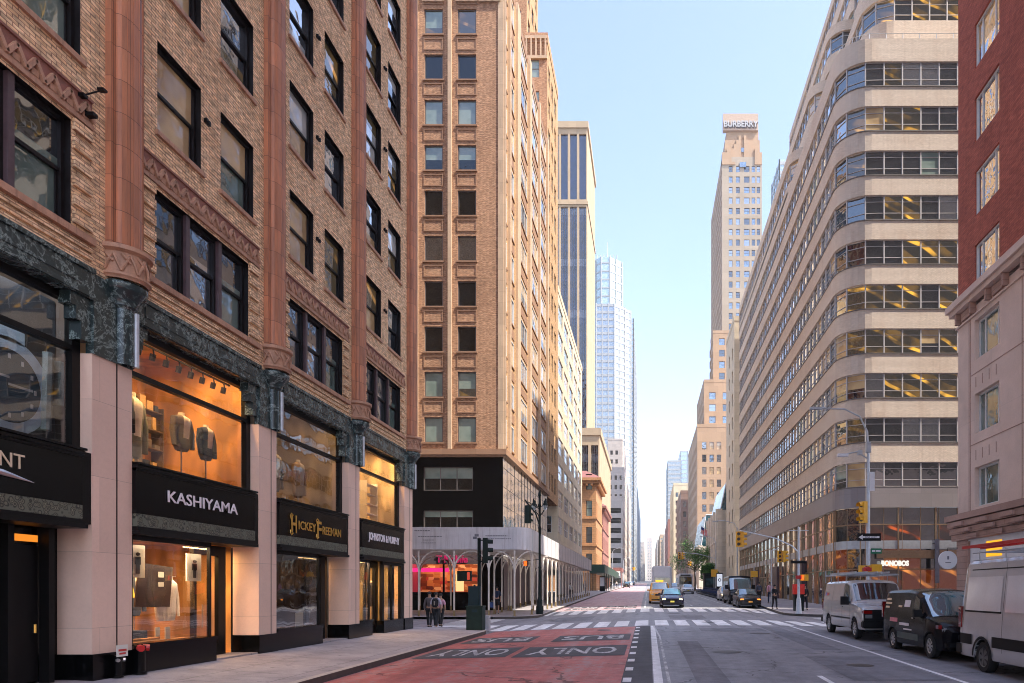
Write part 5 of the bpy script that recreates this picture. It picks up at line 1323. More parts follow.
# ---- tall tower with stepped lower masses, sign on its crown
M['tower_stone'] = stone('pale_pink_tower_stone', (.36, .30, .23), 3, 3, .08, .01, big=.1); M['tower_orange'] = stone('orange_tower_brick_and_glow', (.40, .27, .17), 3, 3, .08, .01, big=.1)
M['g_blue'] = glass('tower_window_blue', (.07, .16, .28), .3, .1); 
t = building('stepped_tower', 'tall pale tower with stepped orange lower masses and a lettered crown')
block(t, 'shaft', 27.5, 42.3, 260, 305, 90, 163, M['tower_stone'], M['tower_orange'], [(2.5, 3.9), (5.2, 6.6), (8.2, 10.2), (11.0, 12.3), (12.9, 14.1)], cols_(12, 1.6, 2, 3.5), 3.9, 2.3, [M['g_blue'], M['g_sky'], M['g_blue'], M['g_dark']], M['frame_grey'], zoff=1, limf=100, lims=0, depth=.35, parapet=0)  # orange on the side face: reflected yellow glow put into the colour
mb = MB(); x0, x1 = 27.5, 42.3
mb.box(28.6, 41.6, 260.5, 304, 163, 169.5); mb.box(29.2, 41.2, 261, 303, 169.5, 173); 
for k, (xa, xb, za) in enumerate(((27.5, 29.2, 164.5), (29.2, 31, 166), (39.6, 41, 166), (41, 42.3, 164.5), (31, 32.4, 161))): mb.box(xa, xb, 259.7, 262, 160, za)
for s in (-1, 1):
    for k in range(5): mb.box(35.1 + s*(1 + k*.9) - .45, 35.1 + s*(1 + k*.9) + .45, 260.1 , 261.5, 163, 171 - k*1.6)
mb.build('crown', M['tower_orange'], t)
q = MB(); q.box(34.0, 36.4, 259.6, 259.9, 159, 160.8); q.box(34.7, 35.6, 260.3, 260.48, 165, 166.6); q.build('crown_window', M['g_blue'], t)
q = MB(); q.box(27.9, 41.0, 260.2, 262, 173, 179.2); sb_ = q.build('sign_parapet', plain('sign_parapet_tan', (.42, .31, .23), .6), t)
me = fit(text_mesh('BURBERRY', 1, .12, .02), 12.6, 2.3); me.materials.append(plain('sign_letters_grey', (.42, .42, .42), .5)); o = put('lettering', me, sb_, (34.5, 259.9, 175.2)); o.rotation_euler = (R(90), 0, 0)
sd_ = me.copy(); sd_.materials.clear(); sd_.materials.append(plain('letter_side_dark', (.08, .06, .06), .6)); o = put('lettering', sd_, sb_, (34.8, 260.1, 174.8)); o.rotation_euler = (R(90), 0, 0)
for (nm, xa, y0, y1, z0, z1, cf, n) in (('middle_mass', 23.2, 250, 259.9, 72, 94, [(2.2, 4.2), (6.2, 8.2), (10.2, 12.2)], 4), ('lower_mass', 19.2, 240, 275, 54, 73.5, [(1.8, 4), (6.4, 8.6), (10, 12.2), (14, 16)], 8), ('base_mass', 16.2, 230, 282, 2, 55.8, [(1.6, 3), (4, 5.4), (6.4, 7.8), (10.8, 12.2), (13.4, 14.8)], 13)):
    block(t, nm, xa, 42, y0, y1, z0, z1, M['tower_orange'], M['tower_orange'], cf, cols_(n, 1.6, 1.2, 3.7), 4.1, 2.4, [M['g_dark'], M['g_sky'], M['g_cream'], M['g_blue']], M['frame_grey'], zoff=1.2, limf=60, lims=0, depth=.35, parapet=.8)
# pale glass tower peeping out behind
b = building('pale_glass_tower', 'pale green glass tower peeping out between the lettered tower and the banded building')
prism_tower(b, [(62, 330), (85, 330), (85, 350), (62, 350)], 0, 205, 4.5, glass('pale_green_glass', (.4, .55, .52), .3), M['tower_frame'], 6)
# far right side of the avenue
def far_block(label, x0, y0, y1, z, mf, cf, pitch=4, glasses=None, w=10, name='far_building'):
    b = building(name, label, group='buildings far down the right side')
    block(b, 'wall', x0, x0 + w, y0, y1, 3, z, mf, mf, cf, cols_(max(1, int((y1 - y0) / 6)), 2.2, 1.5, 6), pitch, 2.2, glasses or [M['g_dark'], M['g_sky']], M['frame_grey'], limf=20, lims=20, depth=.4, parapet=.8); return b
M['brick_dull'] = stone('dull_brown_brick', (.34, .22, .17), 3, 1, .1); M['stone_bright'] = stone('bright_cream_stone', (.7, .6, .42), 3, 2, .08)  # brighter cream stone for one far building
far_block('brown stone block just left of the stepped tower base', 13.4, 286, 330, 42, M['brick_dull'], [(1, 2.2), (3.4, 4.6)])
far_block('bright cream building with a gold top left of the brown block', 12.6, 345, 400, 54, M['stone_bright'], [(1, 2.4), (4, 5.4)])
far_block('dark red brick building farther down on the right', 12.4, 430, 520, 45, M['brownstone'], [(1, 2.6)])
far_block('grey stone building behind the red brick one', 12.2, 540, 640, 44, M['stone_white'], [(1, 2.6)])
far_block('tan building at the narrow end of the right side', 11.8, 700, 820, 57, M['stone_tan'], [(1, 2.6)])
far_block('last pale building on the right before the street vanishes', 11.5, 900, 1150, 66, M['stone_white'], [(1, 2.6)])
b = building('blue_glass_building', 'pale blue glass office tower rising over the far right roofs')
prism_tower(b, [(20, 700), (33, 700), (33, 760), (20, 760)], 0, 131, 4.2, M['tower_glass'], M['tower_frame'], 30, 1.6)
b = building('slim_blue_tower', 'slim deeper blue tower edge behind the pale blue office tower')
prism_tower(b, [(37, 800), (45, 800), (45, 850), (37, 850)], 0, 161, 5, M['slab_glass'], M['tower_frame'], 30, .8)
b = building('hazy_tower', 'hazy grey tower closing the far end of the avenue')
block(b, 'wall', -2, 8.5, 1480, 1500, 10, 112, M['stone_white'], M['stone_white'], [(1.5, 4), (6, 8.5)], [(3, 5)], 6, 3, [M['g_sky']], M['frame_light'])
b = building('hazy_block', 'low hazy block at the foot of the far tower')
block(b, 'wall', -10.5, -5, 1000, 1200, 6, 70, M['stone_white'], M['stone_white'], [(1, 2.4)], None, 6, 3, [M['g_sky']], M['frame_light'])
# ------------------------------------------------------------------ vehicles (nose towards -y, wheels on z = 0)
def paint(name, c, rough=.28, metallic=.25, coat=.45): return plain(name, c, rough, .06, 2, metallic, .5, coat, 0)
M['car_glass'] = glass('car_window_glass', (.012, .016, .018), .12, .004, inner2=(.03, .035, .035)); M['car_glass_blue'] = glass('car_windscreen_glass', (.015, .05, .06), .25, .006, inner2=(.03, .14, .17))
M['headlight'] = glass('headlight_glass', (.3, .3, .3), .25, .01); M['head_on'] = emit('headlight_on', (1, .75, .4), .9); M['tail'] = glass('tail_light_glass', (.25, .006, .006), .06, .01); M['amber'] = glass('amber_light_glass', (.7, .18, .02), .1, .01)
M['rim'] = plain('wheel_rim_silver', (.5, .5, .5), .3, .15, 14, metallic=.7); M['rim_dark'] = plain('wheel_rim_dark', (.05, .05, .05), .5, .3, 14); M['chrome'] = plain('chrome', (.6, .6, .6), .15, .05, 5, metallic=1)
M['seam'] = plain('panel_gap', (.01, .01, .01), .8, .1)
class Car:
    def __init__(s, name, label, cat, loc, L, W, top, belt, wt, plan, wheels, rw, low, body, glassm, mid=.55, rz=0, group=None, crown=.03, edge=.09):
        s.L, s.W, s.top, s.belt, s.wt, s.plan, s.wheels, s.rw, s.low, s.mid, s.crown, s.edge = L, W, top, belt, wt, plan, wheels, rw, low, mid, crown, edge
        s.t = thing(name, label, cat, loc, rz, group); s.body = body; s.glassm = glassm
        ks = {k for lst in (top, belt, wt, plan) for k, _ in lst}
        y = -L/2
        while y < L/2: ks.add(round(y, 3)); y += .22
        for w in wheels:
            for k in range(-8, 9): ks.add(round(w + rw*1.16*k/8, 3))
        s.ys = sorted(k for k in ks if -L/2 - 1e-6 <= k <= L/2 + 1e-6)
        mb = MB(); n = 0; rings = []
        for y in s.ys:
            half = s.half(y); full = half + [(-x, z) for x, z in half[-2::-1]]
            rings.append([(x, y, z) for x, z in full])
        for a, b in zip(rings, rings[1:]):
            for k in range(len(a) - 1): mb.face([a[k], a[k+1], b[k+1], b[k]])
            mb.face([a[-1], a[0], b[0], b[-1]], 0)
        mb.face(rings[0][::-1]); mb.face(rings[-1])
        s.bo = mb.build('body', body, s.t, smooth=32)
        wl = MB()
        for w in wheels:
            wl.box(-W/2 + .3, W/2 - .3, w - rw*1.2, w + rw*1.2, .25, .25 + rw*1.4)
            for sx in (-1, 1):
                n = 12
                for k in range(n):
                    a0, a1 = math.pi*k/n - .15, math.pi*(k+1)/n - .15
                    P = [(w + rw*1.15*math.cos(a), rw + rw*1.15*math.sin(a)) for a in (a0, a1)]
                    wl.face([(sx*(W/2-.02), P[0][0], P[0][1]), (sx*(W/2-.02), P[1][0], P[1][1]), (sx*(W/2-.32), P[1][0], P[1][1]), (sx*(W/2-.32), P[0][0], P[0][1])])
        wl.build('wheel_arch', M['rubber'], s.t)
    def lowz(s, y):
        z = s.low
        for w in s.wheels:
            r = s.rw*1.15
            if abs(y - w) < r: z = max(z, s.rw + math.sqrt(r*r - (y-w)**2))
        return z
    def half(s, y):
        p = pw(s.plan, y); w = s.W/2*p; zl = s.lowz(y); zt = pw(s.top, y); zb = min(pw(s.belt, y), zt); wt = min(pw(s.wt, y), 1)*w
        zl0 = min(zl, zb - .02); zm = max(min(s.mid, zb - .05), zl0 + .01); e = min(s.edge, max(.01, (zt - zb)*.35 + .03))
        return [(w*.96 if zl == s.low else w*.985, zl0), (w*.992, min(zl0 + .08, zm)), (w, zm), (w*.985, lerp(zm, zb, .6)), (lerp(w*.985, wt, .08) if zt - zb > .1 else w*.95, zb), (wt, max(zt - e, zb + .002)), (wt - e*.8, zt - e*.18), (wt*.55, zt + s.crown*.7), (0, zt + s.crown)]
    def sx(s, y, z):
        h = s.half(y)
        for (xa, za), (xb, zb) in zip(h, h[1:]):
            if za <= z <= zb and zb > za: return lerp(xa, xb, (z-za)/(zb-za))
        return h[2][0]
    def patch(s, name, y0, y1, z0, z1, mat, off=.008, parent=None, sides=(-1, 1), slant0=0, slant1=0, n=10, nz=4):
        "a panel lying on the body side"
        for sg in sides:
            mb = MB()
            for i in range(n):
                for j in range(nz):
                    P = []
                    for a, b in ((i, j), (i+1, j), (i+1, j+1), (i, j+1)):
                        tz = b/nz; ya = y0 + slant0*tz; yb = y1 + slant1*tz; y = lerp(ya, yb, a/n)
                        lo = z0(y) if callable(z0) else z0; hi = z1(y) if callable(z1) else z1
                        z = lerp(lo, hi, tz); P.append((sg*(s.sx(y, z) + off), y, z))
                    mb.face(P if sg < 0 else P[::-1])
            mb.build(name, mat, parent or s.t, smooth=50)
    def side_windows(s, spans, zpad=(.06, .13), mat=None, sides=(-1, 1)):
        for (y0, y1, s0, s1) in spans:
            s.patch('side_window', y0, y1, lambda y: pw(s.belt, y) + zpad[0], lambda y: max(pw(s.belt, y) + zpad[0] + .01, pw(s.top, y) - zpad[1]), mat or s.glassm, .007, slant0=s0, slant1=s1, sides=sides)
    def screen(s, name, y0, y1, inset=.07, mat=None, tin=.03):
        "windscreen or rear window following the roof line between y0 and y1"
        mb = MB(); n, m = 8, 10; rows = []
        for i in range(n + 1):
            y = lerp(y0, y1, i/n); h = s.half(y); x1, z1 = h[5]; x2, z2 = h[6]; x3, z3 = h[7]; x4, z4 = h[8]
            pts = [(x1 - inset, lerp(z1, z2, .6)), (x2 - inset*.9, z2 + .005), (x3, z3), (x4, z4)]; row = pts + [(-x, z) for x, z in pts[-2::-1]]
            dz = .014; dy = -.012 if y1 > y0 and pw(s.top, y1) > pw(s.top, y0) else .012
            rows.append([(x, y + dy, z + dz) for x, z in row])
        for a, b in zip(rows, rows[1:]):
            for k in range(len(a) - 1): mb.face([a[k], a[k+1], b[k+1], b[k]])
        return mb.build(name, mat or s.glassm, s.t, smooth=50)
    def wheel(s, style='cap', rim=None):
        rim = rim or M['rim']; r = s.rw
        key = ('wheel', r, style, rim.name)
        if key not in _wc:
            t = MB(); P = [(r*.62, -.1), (r*.9, -.11), (r*.98, -.085), (r, -.03), (r, .03), (r*.98, .085), (r*.9, .11), (r*.62, .1)]; n = 28
            for (ra, xa), (rb, xb) in zip(P, P[1:]):
                for k in range(n):
                    a, b = 2*math.pi*k/n, 2*math.pi*(k+1)/n
                    t.face([(xa, ra*math.cos(a), ra*math.sin(a)), (xb, rb*math.cos(a), rb*math.sin(a)), (xb, rb*math.cos(b), rb*math.sin(b)), (xa, ra*math.cos(b), ra*math.sin(b))])
            q = MB(); n = 24
            def d(r0, r1, x0, x1, m=0, a_=0, b_=24):
                for k in range(a_, b_):
                    a, b = 2*math.pi*k/n, 2*math.pi*(k+1)/n
                    for sg in (-1, 1): q.face([(sg*x0, r0*math.cos(a), r0*math.sin(a)), (sg*x1, r1*math.cos(a), r1*math.sin(a)), (sg*x1, r1*math.cos(b), r1*math.sin(b)), (sg*x0, r0*math.cos(b), r0*math.sin(b))], m)
            d(r*.56, r*.66, .075, .1); d(0, r*.16, .1, .095); d(r*.16, r*.58, .05, .05, 1)
            ns = {'cap': 8, 'spoke': 5, 'steel': 6}[style]
            for k in range(ns):
                a = 2*math.pi*k/ns; wd = {'cap': .2, 'spoke': .24, 'steel': .32}[style]
                for sg in (-1, 1): q.face([(sg*.096, r*.12*math.cos(a-.5), r*.12*math.sin(a-.5)), (sg*.078, r*.6*math.cos(a-wd), r*.6*math.sin(a-wd)), (sg*.078, r*.6*math.cos(a+wd), r*.6*math.sin(a+wd)), (sg*.096, r*.12*math.cos(a+.5), r*.12*math.sin(a+.5))], 0)
            _wc[key] = (t.mesh('tyre', M['rubber'], 40), q.mesh('rim', [rim, M['rim_dark']]))
        tm, rm = _wc[key]
        for w in s.wheels:
            for sg in (-1, 1):
                o = put('wheel', tm, s.t, (sg*(s.W/2 - .125), w, r)); put('rim', rm, o)
    def bx(s, name, x0, x1, y0, y1, z0, z1, mat, mirror=False, parent=None, bev=0):
        for sg in ((1, -1) if mirror else (1,)):
            mb = MB(); mb.box(min(sg*x0, sg*x1), max(sg*x0, sg*x1), y0, y1, z0, z1)
            me = mb.mesh(name, mat)
            if bev:
                bm = bmesh.new(); bm.from_mesh(me); bmesh.ops.bevel(bm, geom=bm.edges[:], offset=bev, segments=2, affect='EDGES'); bm.to_mesh(me); bm.free(); me.polygons.foreach_set('use_smooth', [True]*len(me.polygons)); 
                try: me.set_sharp_from_angle(angle=R(40))
                except Exception: pass
            put(name, me, parent or s.t)
    def seams(s, ys, z0=None, z1=None, parent=None):
        for y in ys: s.patch('panel_gap', y - .006, y + .006, z0 or (lambda q: s.lowz(q) + .05), z1 or (lambda q: pw(s.top, q) - .12), M['seam'], .003, s.bo, n=1, nz=10)
def mirrors(c, y, z, mat, w=.16, h=.22, out=.12):
    for sg in (-1, 1):
        x = c.sx(y, z); mb = MB(); a, b = sorted((sg*(x + out*.3), sg*(x + out + w))); mb.box(a, b, y - .05, y + .05, z - h*.3, z + h*.7); a, b = sorted((sg*(x - .05), sg*(x + out*.4))); mb.box(a, b, y - .03, y + .03, z - .05, z + .03)
        mb.build('mirror', mat, c.t)
P_SILV = paint('silver_van_paint', (.48, .47, .47), .22); P_WHITE = paint('white_van_paint', (.55, .55, .58), .35, .1); P_BLACK = plain('black_paint', (.004, .004, .006), .2, .06, 2, 0, .16, 0, 0); P_GREYC = plain('dark_grey_car_paint', (.02, .02, .024), .2, .06, 2, 0, .3, .1, 0); P_NAVY = plain('navy_car_paint', (.008, .007, .022), .2, .06, 2, 0, .3, .1, 0); P_TAXI = paint('taxi_orange_paint', (.85, .36, .03), .3, 0); P_LSILV = paint('light_silver_car_paint', (.45, .4, .37))

# full size silver van with roof rack
c = Car('parked_van', 'silver van with ladders on its rack, farthest of the three vans parked at right', 'van', (8.27, 26.55, G(8.2, 26.5)), 5.5, 2.02,
    [(-2.75, .98), (-2.68, 1.08), (-2.4, 1.14), (-1.75, 1.22), (-1.55, 1.30), (-.95, 1.98), (-.6, 2.07), (2.55, 2.06), (2.72, 1.9), (2.75, 1.7)],
    [(-2.75, .98), (-2.4, 1.12), (-1.75, 1.2), (-1.4, 1.24), (2.75, 1.24)], [(-2.75, .9), (-1.75, .9), (-.9, .86), (2.75, .84)], [(-2.75, .9), (-2.6, .97), (-2.2, 1), (2.5, 1), (2.75, .95)], [-1.85, 1.65], .37, .36, P_SILV, M['car_glass'], .75)
c.wheel('cap'); c.screen('windscreen', -1.5, -.98, mat=M['car_glass']); c.side_windows([(-1.25, -.35, .35, 0)])
c.patch('window_band', -.2, 1.1, 1.32, 1.88, P_SILV, .004); c.patch('window_band', 1.25, 2.45, 1.32, 1.88, P_SILV, .004); c.seams([-1.32, -.28, 1.18, 2.5])
c.bx('grille', -.93, .93, -2.785, -2.66, .66, 1.05, M['black_plastic'], bev=.02); c.bx('bumper', -1.0, 1.0, -2.88, -2.62, .42, .68, M['black_plastic'], bev=.04)
c.bx('headlight', .66, .9, -2.80, -2.6, .76, .88, M['headlight'], True); c.bx('indicator', .66, .95, -2.80, -2.6, .92, 1.02, M['tail'], True); c.bx('tail_light', .8, .97, 2.68, 2.77, .9, 1.35, M['tail'], True); c.bx('bumper', -.98, .98, 2.7, 2.95, .42, .6, M['black_plastic'])
c.bx('number_plate', -.15, .15, -2.9, -2.885, .48, .6, M['paper']); mirrors(c, -1.2, 1.28, M['black_plastic'], .2, .3)
c.patch('door_handle', -.5, -.36, 1.08, 1.13, M['black_plastic'], .03, n=2, nz=1); c.patch('body_stripe', 1.75, 2.1, 1.5, 1.62, M['red_paint'], .012, n=2, nz=1); c.patch('body_stripe', 2.1, 2.3, 1.5, 1.62, plain('blue_decal', (.08, .1, .4), .5), .012, n=2, nz=1)
c.patch('rub_strip', -1.4, 1.2, .68, .73, M['black_plastic'], .01, n=14, nz=1)
rk = MB()
for y in (-.7, .4, 1.4, 2.3):
    rk.tube([(-.95, y, 2.0), (-.95, y, 2.3), (.95, y, 2.3), (.95, y, 2.0)], .022, 6)
for x in (-.95, .95): rk.tube([(x, -.75, 2.28), (x, 2.35, 2.28)], .022, 6)
rk.tube([(-.95, 2.3, 2.3), (-.95, 2.3, 2.5)], .03, 6); rk.tube([(-.95, .4, 2.3), (-.95, .4, 2.48)], .03, 6); rk.tube([(.3, -.9, 2.35), (.3, 2.3, 2.35)], .05, 8); rk.tube([(.42, -.6, 2.35), (.42, 2.3, 2.35)], .045, 8); rk.box(-.5, -.1, .5, 2.2, 2.3, 2.36)
rk.build('roof_rack', M['grey_metal'], c.t)
def ladder(label, x, y, z, L, W, rungs, mats, tilt=0):
    t = thing('ladder', label, 'ladder', (x, y, z), tilt); m, m2 = mats
    for sx in (-W/2, W/2): q = MB(); q.box(sx - .02, sx + .02, -L/2, L/2, 0, .07); q.build('rail', m, t)
    q = MB()
    for k in range(rungs): yy = -L/2 + L*(k + .5)/rungs; q.tube([(-W/2, yy, .035), (W/2, yy, .035)], .016, 6)
    q.build('rungs', m2, t)
zr = G(8.2, 26.5) + 2.33
ladder('aluminium ladder on the street side of the far silver van roof rack', 7.75, 27.2, zr, 3.6, .4, 11, (M['galv'], M['galv'])); ladder('second aluminium ladder on the kerb side of the far silver van roof rack', 8.6, 27.3, zr, 3.4, .42, 11, (M['galv'], M['steel']))
t = thing('roof_toolbox', 'red box lying across the ladders of the far silver van', 'box', (8.1, 25.9, zr + .08)); q = MB(); q.box(-.14, .14, -.12, .12, 0, .14); q.tube([(0, -.2, .1), (0, .2, .12)], .07, 8); q.build('box', M['red_paint'], t); q = MB(); q.box(-.05, .05, -.03, .03, .17, .19); q.build('handle', M['black_plastic'], t)

# compact black van
c = Car('parked_van', 'small black delivery van with pale side lettering parked between the two silver vans', 'van', (8.4, 20.15, G(8.4, 20.1)), 4.6, 1.85,
    [(-2.3, .72), (-2.22, .84), (-1.9, .98), (-1.45, 1.06), (-1.3, 1.1), (-.62, 1.66), (-.3, 1.78), (.3, 1.83), (2.15, 1.8), (2.28, 1.66), (2.3, 1.4)],
    [(-2.3, .72), (-1.9, .96), (-1.45, 1.04), (-.8, 1.06), (2.3, 1.1)], [(-2.3, .86), (-1.4, .88), (-.6, .84), (2.3, .84)], [(-2.3, .72), (-2.15, .9), (-1.8, .98), (-1.4, 1), (2.1, 1), (2.3, .93)], [-1.5, 1.3], .325, .25, P_BLACK, M['car_glass'], .6)
c.wheel('cap'); c.screen('windscreen', -1.34, -.42, mat=M['car_glass_blue']); c.side_windows([(-1.05, -.32, .35, .05)]); c.seams([-1.12, -.22, .9, 2.1])
c.patch('side_lettering', -.0, .45, 1.32, 1.52, M['white_letters'], .006, n=6, nz=2)
c.bx('headlight', .5, .82, -2.18, -2.02, .70, .84, M['headlight'], True, bev=.03); c.bx('indicator', .82, .9, -2.1, -1.9, .8, .9, M['tail'], True); c.bx('bumper', -.8, .8, -2.36, -2.1, .28, .5, M['black_plastic'], bev=.06); c.bx('grille', -.5, .5, -2.32, -2.2, .52, .68, M['black_plastic'], bev=.02)
c.bx('number_plate', -.15, .15, -2.375, -2.36, .38, .5, M['paper']); c.bx('tail_light', .8, .9, 2.2, 2.31, .95, 1.45, M['tail'], True); mirrors(c, -.95, 1.14, M['black_plastic'], .14, .2); c.patch('door_handle', -.42, -.28, 1.0, 1.04, M['chrome'], .025, n=2, nz=1)
c.patch('side_panel_grey', -.75, .85, .4, .58, plain('grey_green_decal', (.06, .09, .08), .4), .006, n=8, nz=2)
for (w_, h_, y, z, body, mt) in ((.62, .2, .1, 1.42, '88!', 'white_letters'), (.75, .09, 1.2, .95, 'STUDIO', 'pinkl'), (.8, .09, .2, .83, 'CATERING', 'white_letters'), (.5, .07, .15, .68, 'EVENTS', 'white_letters')):
    pass
M['pinkl'] = plain('pink_decal', (.75, .25, .3), .5)
c.patch('pink_decal', .85, 1.5, .86, .98, M['pinkl'], .01, n=4, nz=1, sides=(-1,)); c.patch('white_decal', -.1, .7, .78, .86, M['white_letters'], .01, n=4, nz=1, sides=(-1,)); c.patch('white_decal', -.3, .35, .66, .7, M['white_letters'], .01, n=4, nz=1, sides=(-1,))
for k, (ya, yb, z) in enumerate(((1.6, 2.0, 1.5), (1.5, 2.05, 1.38), (1.65, 2.0, 1.26), (.6, .9, 1.3))): c.patch('white_decal', ya, yb, z, z + .06, M['gold_pale'], .01, n=3, nz=1, sides=(-1,))

# high roof silver van at the right edge
c = Car('parked_van', 'large silver high roof van nearest the camera, with a red ladder on its roof', 'van', (8.62, 14.25, G(8.6, 14.2)), 5.9, 2.0,
    [(-2.95, .95), (-2.85, 1.05), (-2.4, 1.22), (-2.15, 1.3), (-1.35, 2.25), (-.9, 2.52), (-.3, 2.62), (2.75, 2.6), (2.9, 2.45), (2.95, 2.2)],
    [(-2.95, .95), (-2.4, 1.2), (-2.1, 1.28), (2.95, 1.3)], [(-2.95, .88), (-2.1, .9), (-1, .86), (2.95, .84)], [(-2.95, .82), (-2.7, .95), (-2.2, 1), (2.6, 1), (2.95, .95)], [-1.95, 1.72], .36, .32, paint('light_silver_van_paint', (.56, .555, .565), .22), M['car_glass'], .8)
c.wheel('steel', plain('steel_wheel_grey', (.16, .16, .16), .5, .2, metallic=.4)); c.screen('windscreen', -2.12, -1.1, mat=M['car_glass_blue']); c.side_windows([(-1.75, -.75, .5, .0)], (.08, .55))
PW = paint('panel_pale_silver', (.72, .71, .73), .18)  # paler silver for the raised side panels
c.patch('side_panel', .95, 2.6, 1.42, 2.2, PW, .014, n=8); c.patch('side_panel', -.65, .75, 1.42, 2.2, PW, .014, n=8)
c.patch('panel_rail', .9, 2.65, 1.38, 1.425, M['seam'], .01, n=6, nz=1)
c.seams([-1.85, -.7, .85, 2.75]); c.patch('rub_strip', -1.45, 1.25, .62, .86, M['black_plastic'], .018, n=12, nz=2); c.patch('rub_strip', 2.2, 2.9, .62, .86, M['black_plastic'], .018, n=4, nz=2)
for w in c.wheels:
    q = MB(); n = 16
    for sg in (-1, 1):
        q = MB()
        for k in range(n):
            a0, a1 = math.pi*k/n, math.pi*(k+1)/n; ri, ro = .415, .48
            q.face([(sg*1.012, w + r_2*math.cos(a), .36 + r_2*math.sin(a)) for r_2, a in ((ri, a0), (ro, a0), (ro, a1), (ri, a1))])
        q.build('arch_trim', M['black_plastic'], c.t)
    q.build('arch_trim', M['black_plastic'], c.t) if False else None
c.bx('tail_light', .88, .985, 2.82, 2.965, 1.0, 1.5, M['tail'], True); c.bx('bumper', -.98, .98, 2.85, 3.1, .38, .6, M['black_plastic']); c.bx('grille', -.6, .6, -3.0, -2.88, .7, 1.0, M['black_plastic']); c.bx('headlight', .6, .92, -2.92, -2.6, .85, 1.12, M['headlight'], True); c.bx('bumper', -.98, .98, -3.08, -2.8, .34, .62, M['black_plastic'], bev=.04)
mirrors(c, -1.75, 1.4, M['black_plastic'], .2, .4); c.patch('gutter', -.8, 2.8, 2.36, 2.385, M['seam'], .004, n=10, nz=1)
rk = MB()
for y in (-.3, .9, 2.1): rk.tube([(-.85, y, 2.52), (-.88, y, 2.78), (.88, y, 2.78), (.85, y, 2.52)], .022, 6)
rk.tube([(-.88, -.5, 2.77), (-.88, 2.4, 2.77)], .02, 6)
rk.build('roof_rack', M['grey_metal'], c.t)
zt_ = G(8.6, 14.2) + 2.81
ladder('red ladder lying along the roof of the nearest high roof van', 8.0, 15.1, zt_ + .09, 4.4, .45, 14, (M['red_paint'], M['red_paint'])); ladder('grey aluminium ladder beside the red one on the nearest van', 8.75, 15.4, zt_ - .0, 3.6, .34, 10, (M['galv'], M['galv']))

# saloon car builder
def saloon(name, label, cat, loc, body, glassm=None, L=4.6, W=1.82, h=1.44, lights=None, rz=0, group=None, plate='yellow', tall=False):
    g = glassm or M['car_glass_blue']
    if tall: top = [(-L/2, .75), (-L/2 + .12, .95), (-1.5, 1.1), (-1.2, 1.16), (-.55, h - .08), (-.1, h), (1.6, h - .03), (2.05, h - .3), (L/2, .95)]
    else: top = [(-L/2, .62), (-L/2 + .1, .72), (-1.6, .86), (-1.05, .94), (-.3, h - .05), (.15, h), (.75, h - .04), (1.6, 1.03), (2.1, 1.0), (L/2, .85)]
    belt = [(-L/2, top[0][1]), (-1.6, top[2][1] - .02), (-1, .92 if not tall else 1.05), (1.6, .98 if not tall else 1.08), (L/2, .85)]
    c = Car(name, label, cat, loc, L, W, top, belt, [(-L/2, .82), (-1, .86), (0, .76), (1, .76), (L/2, .85)], [(-L/2, .78), (-L/2 + .15, .9), (-L/2 + .5, .98), (-1, 1), (1.5, 1), (L/2 - .2, .92), (L/2, .82)], [-L/2 + .92, L/2 - 1.0], .325, .2, body, g, .5, rz, group)
    c.wheel('spoke'); y0 = -1.0 if not tall else -1.15
    c.screen('windscreen', y0, -.28 if not tall else -.5, .08, g); c.screen('rear_window', .8 if not tall else 1.65, 1.5 if not tall else 2.0, .1, g)
    c.side_windows([(-.75, .12, .25, 0), (.2, 1.15, 0, -.25)], (.04, .1), M['car_glass']); lm = lights or M['headlight']
    yf = -L/2; zb = .62 if not tall else .8
    c.bx('headlight', .48, .76, yf + .0, yf + .22, zb - .06, zb + .07, lm, True, bev=.03); c.bx('grille', -.42, .42, yf - .02, yf + .1, zb - .12, zb + .03, M['black_plastic'], bev=.02); c.bx('bumper', -.78, .78, yf - .04, yf + .2, .24, .42, M['black_plastic'], bev=.05)
    c.bx('number_plate', -.15, .15, yf - .055, yf - .04, .4, .52, plain('plate_' + plate, (.7, .6, .1) if plate == 'yellow' else (.8, .35, .05), .5)); c.bx('tail_light', .55, .76, L/2 - .12, L/2 + .01, .7, .85, M['tail'], True)
    mirrors(c, -.62, 1.0 if not tall else 1.15, body, .13, .13, .08); c.seams([-.8, .16, 1.1])
    return c
saloon('dark_sedan', 'dark navy sedan with headlights on, driving towards the crosswalk in the middle lane', 'car', (1.82, 54.5, G(1.8, 54.5)), P_NAVY, lights=M['head_on'])
c = saloon('yellow_taxi', 'orange yellow taxi behind the dark sedan with a lit roof sign', 'taxi', (1.05, 64, G(1, 64)), P_TAXI, L=4.7, W=1.95, h=1.9, tall=True)
c.bx('roof_sign', -.35, .35, .1, .3, 1.94, 2.1, emit('taxi_sign_light', (1, .5, .05), .5))
saloon('parked_sedan', 'dark grey parked sedan with orange lit headlights at the kerb before the crosswalk', 'car', (7.75, 55.2, G(7.7, 55)), P_GREYC, lights=emit('orange_headlight', (1, .3, .05), .6), plate='orange')
saloon('parked_car', 'small light silver car at the kerb just behind the big dark van', 'car', (8.0, 71, G(8, 71)), P_LSILV, W=1.75, lights=M['head_on'])
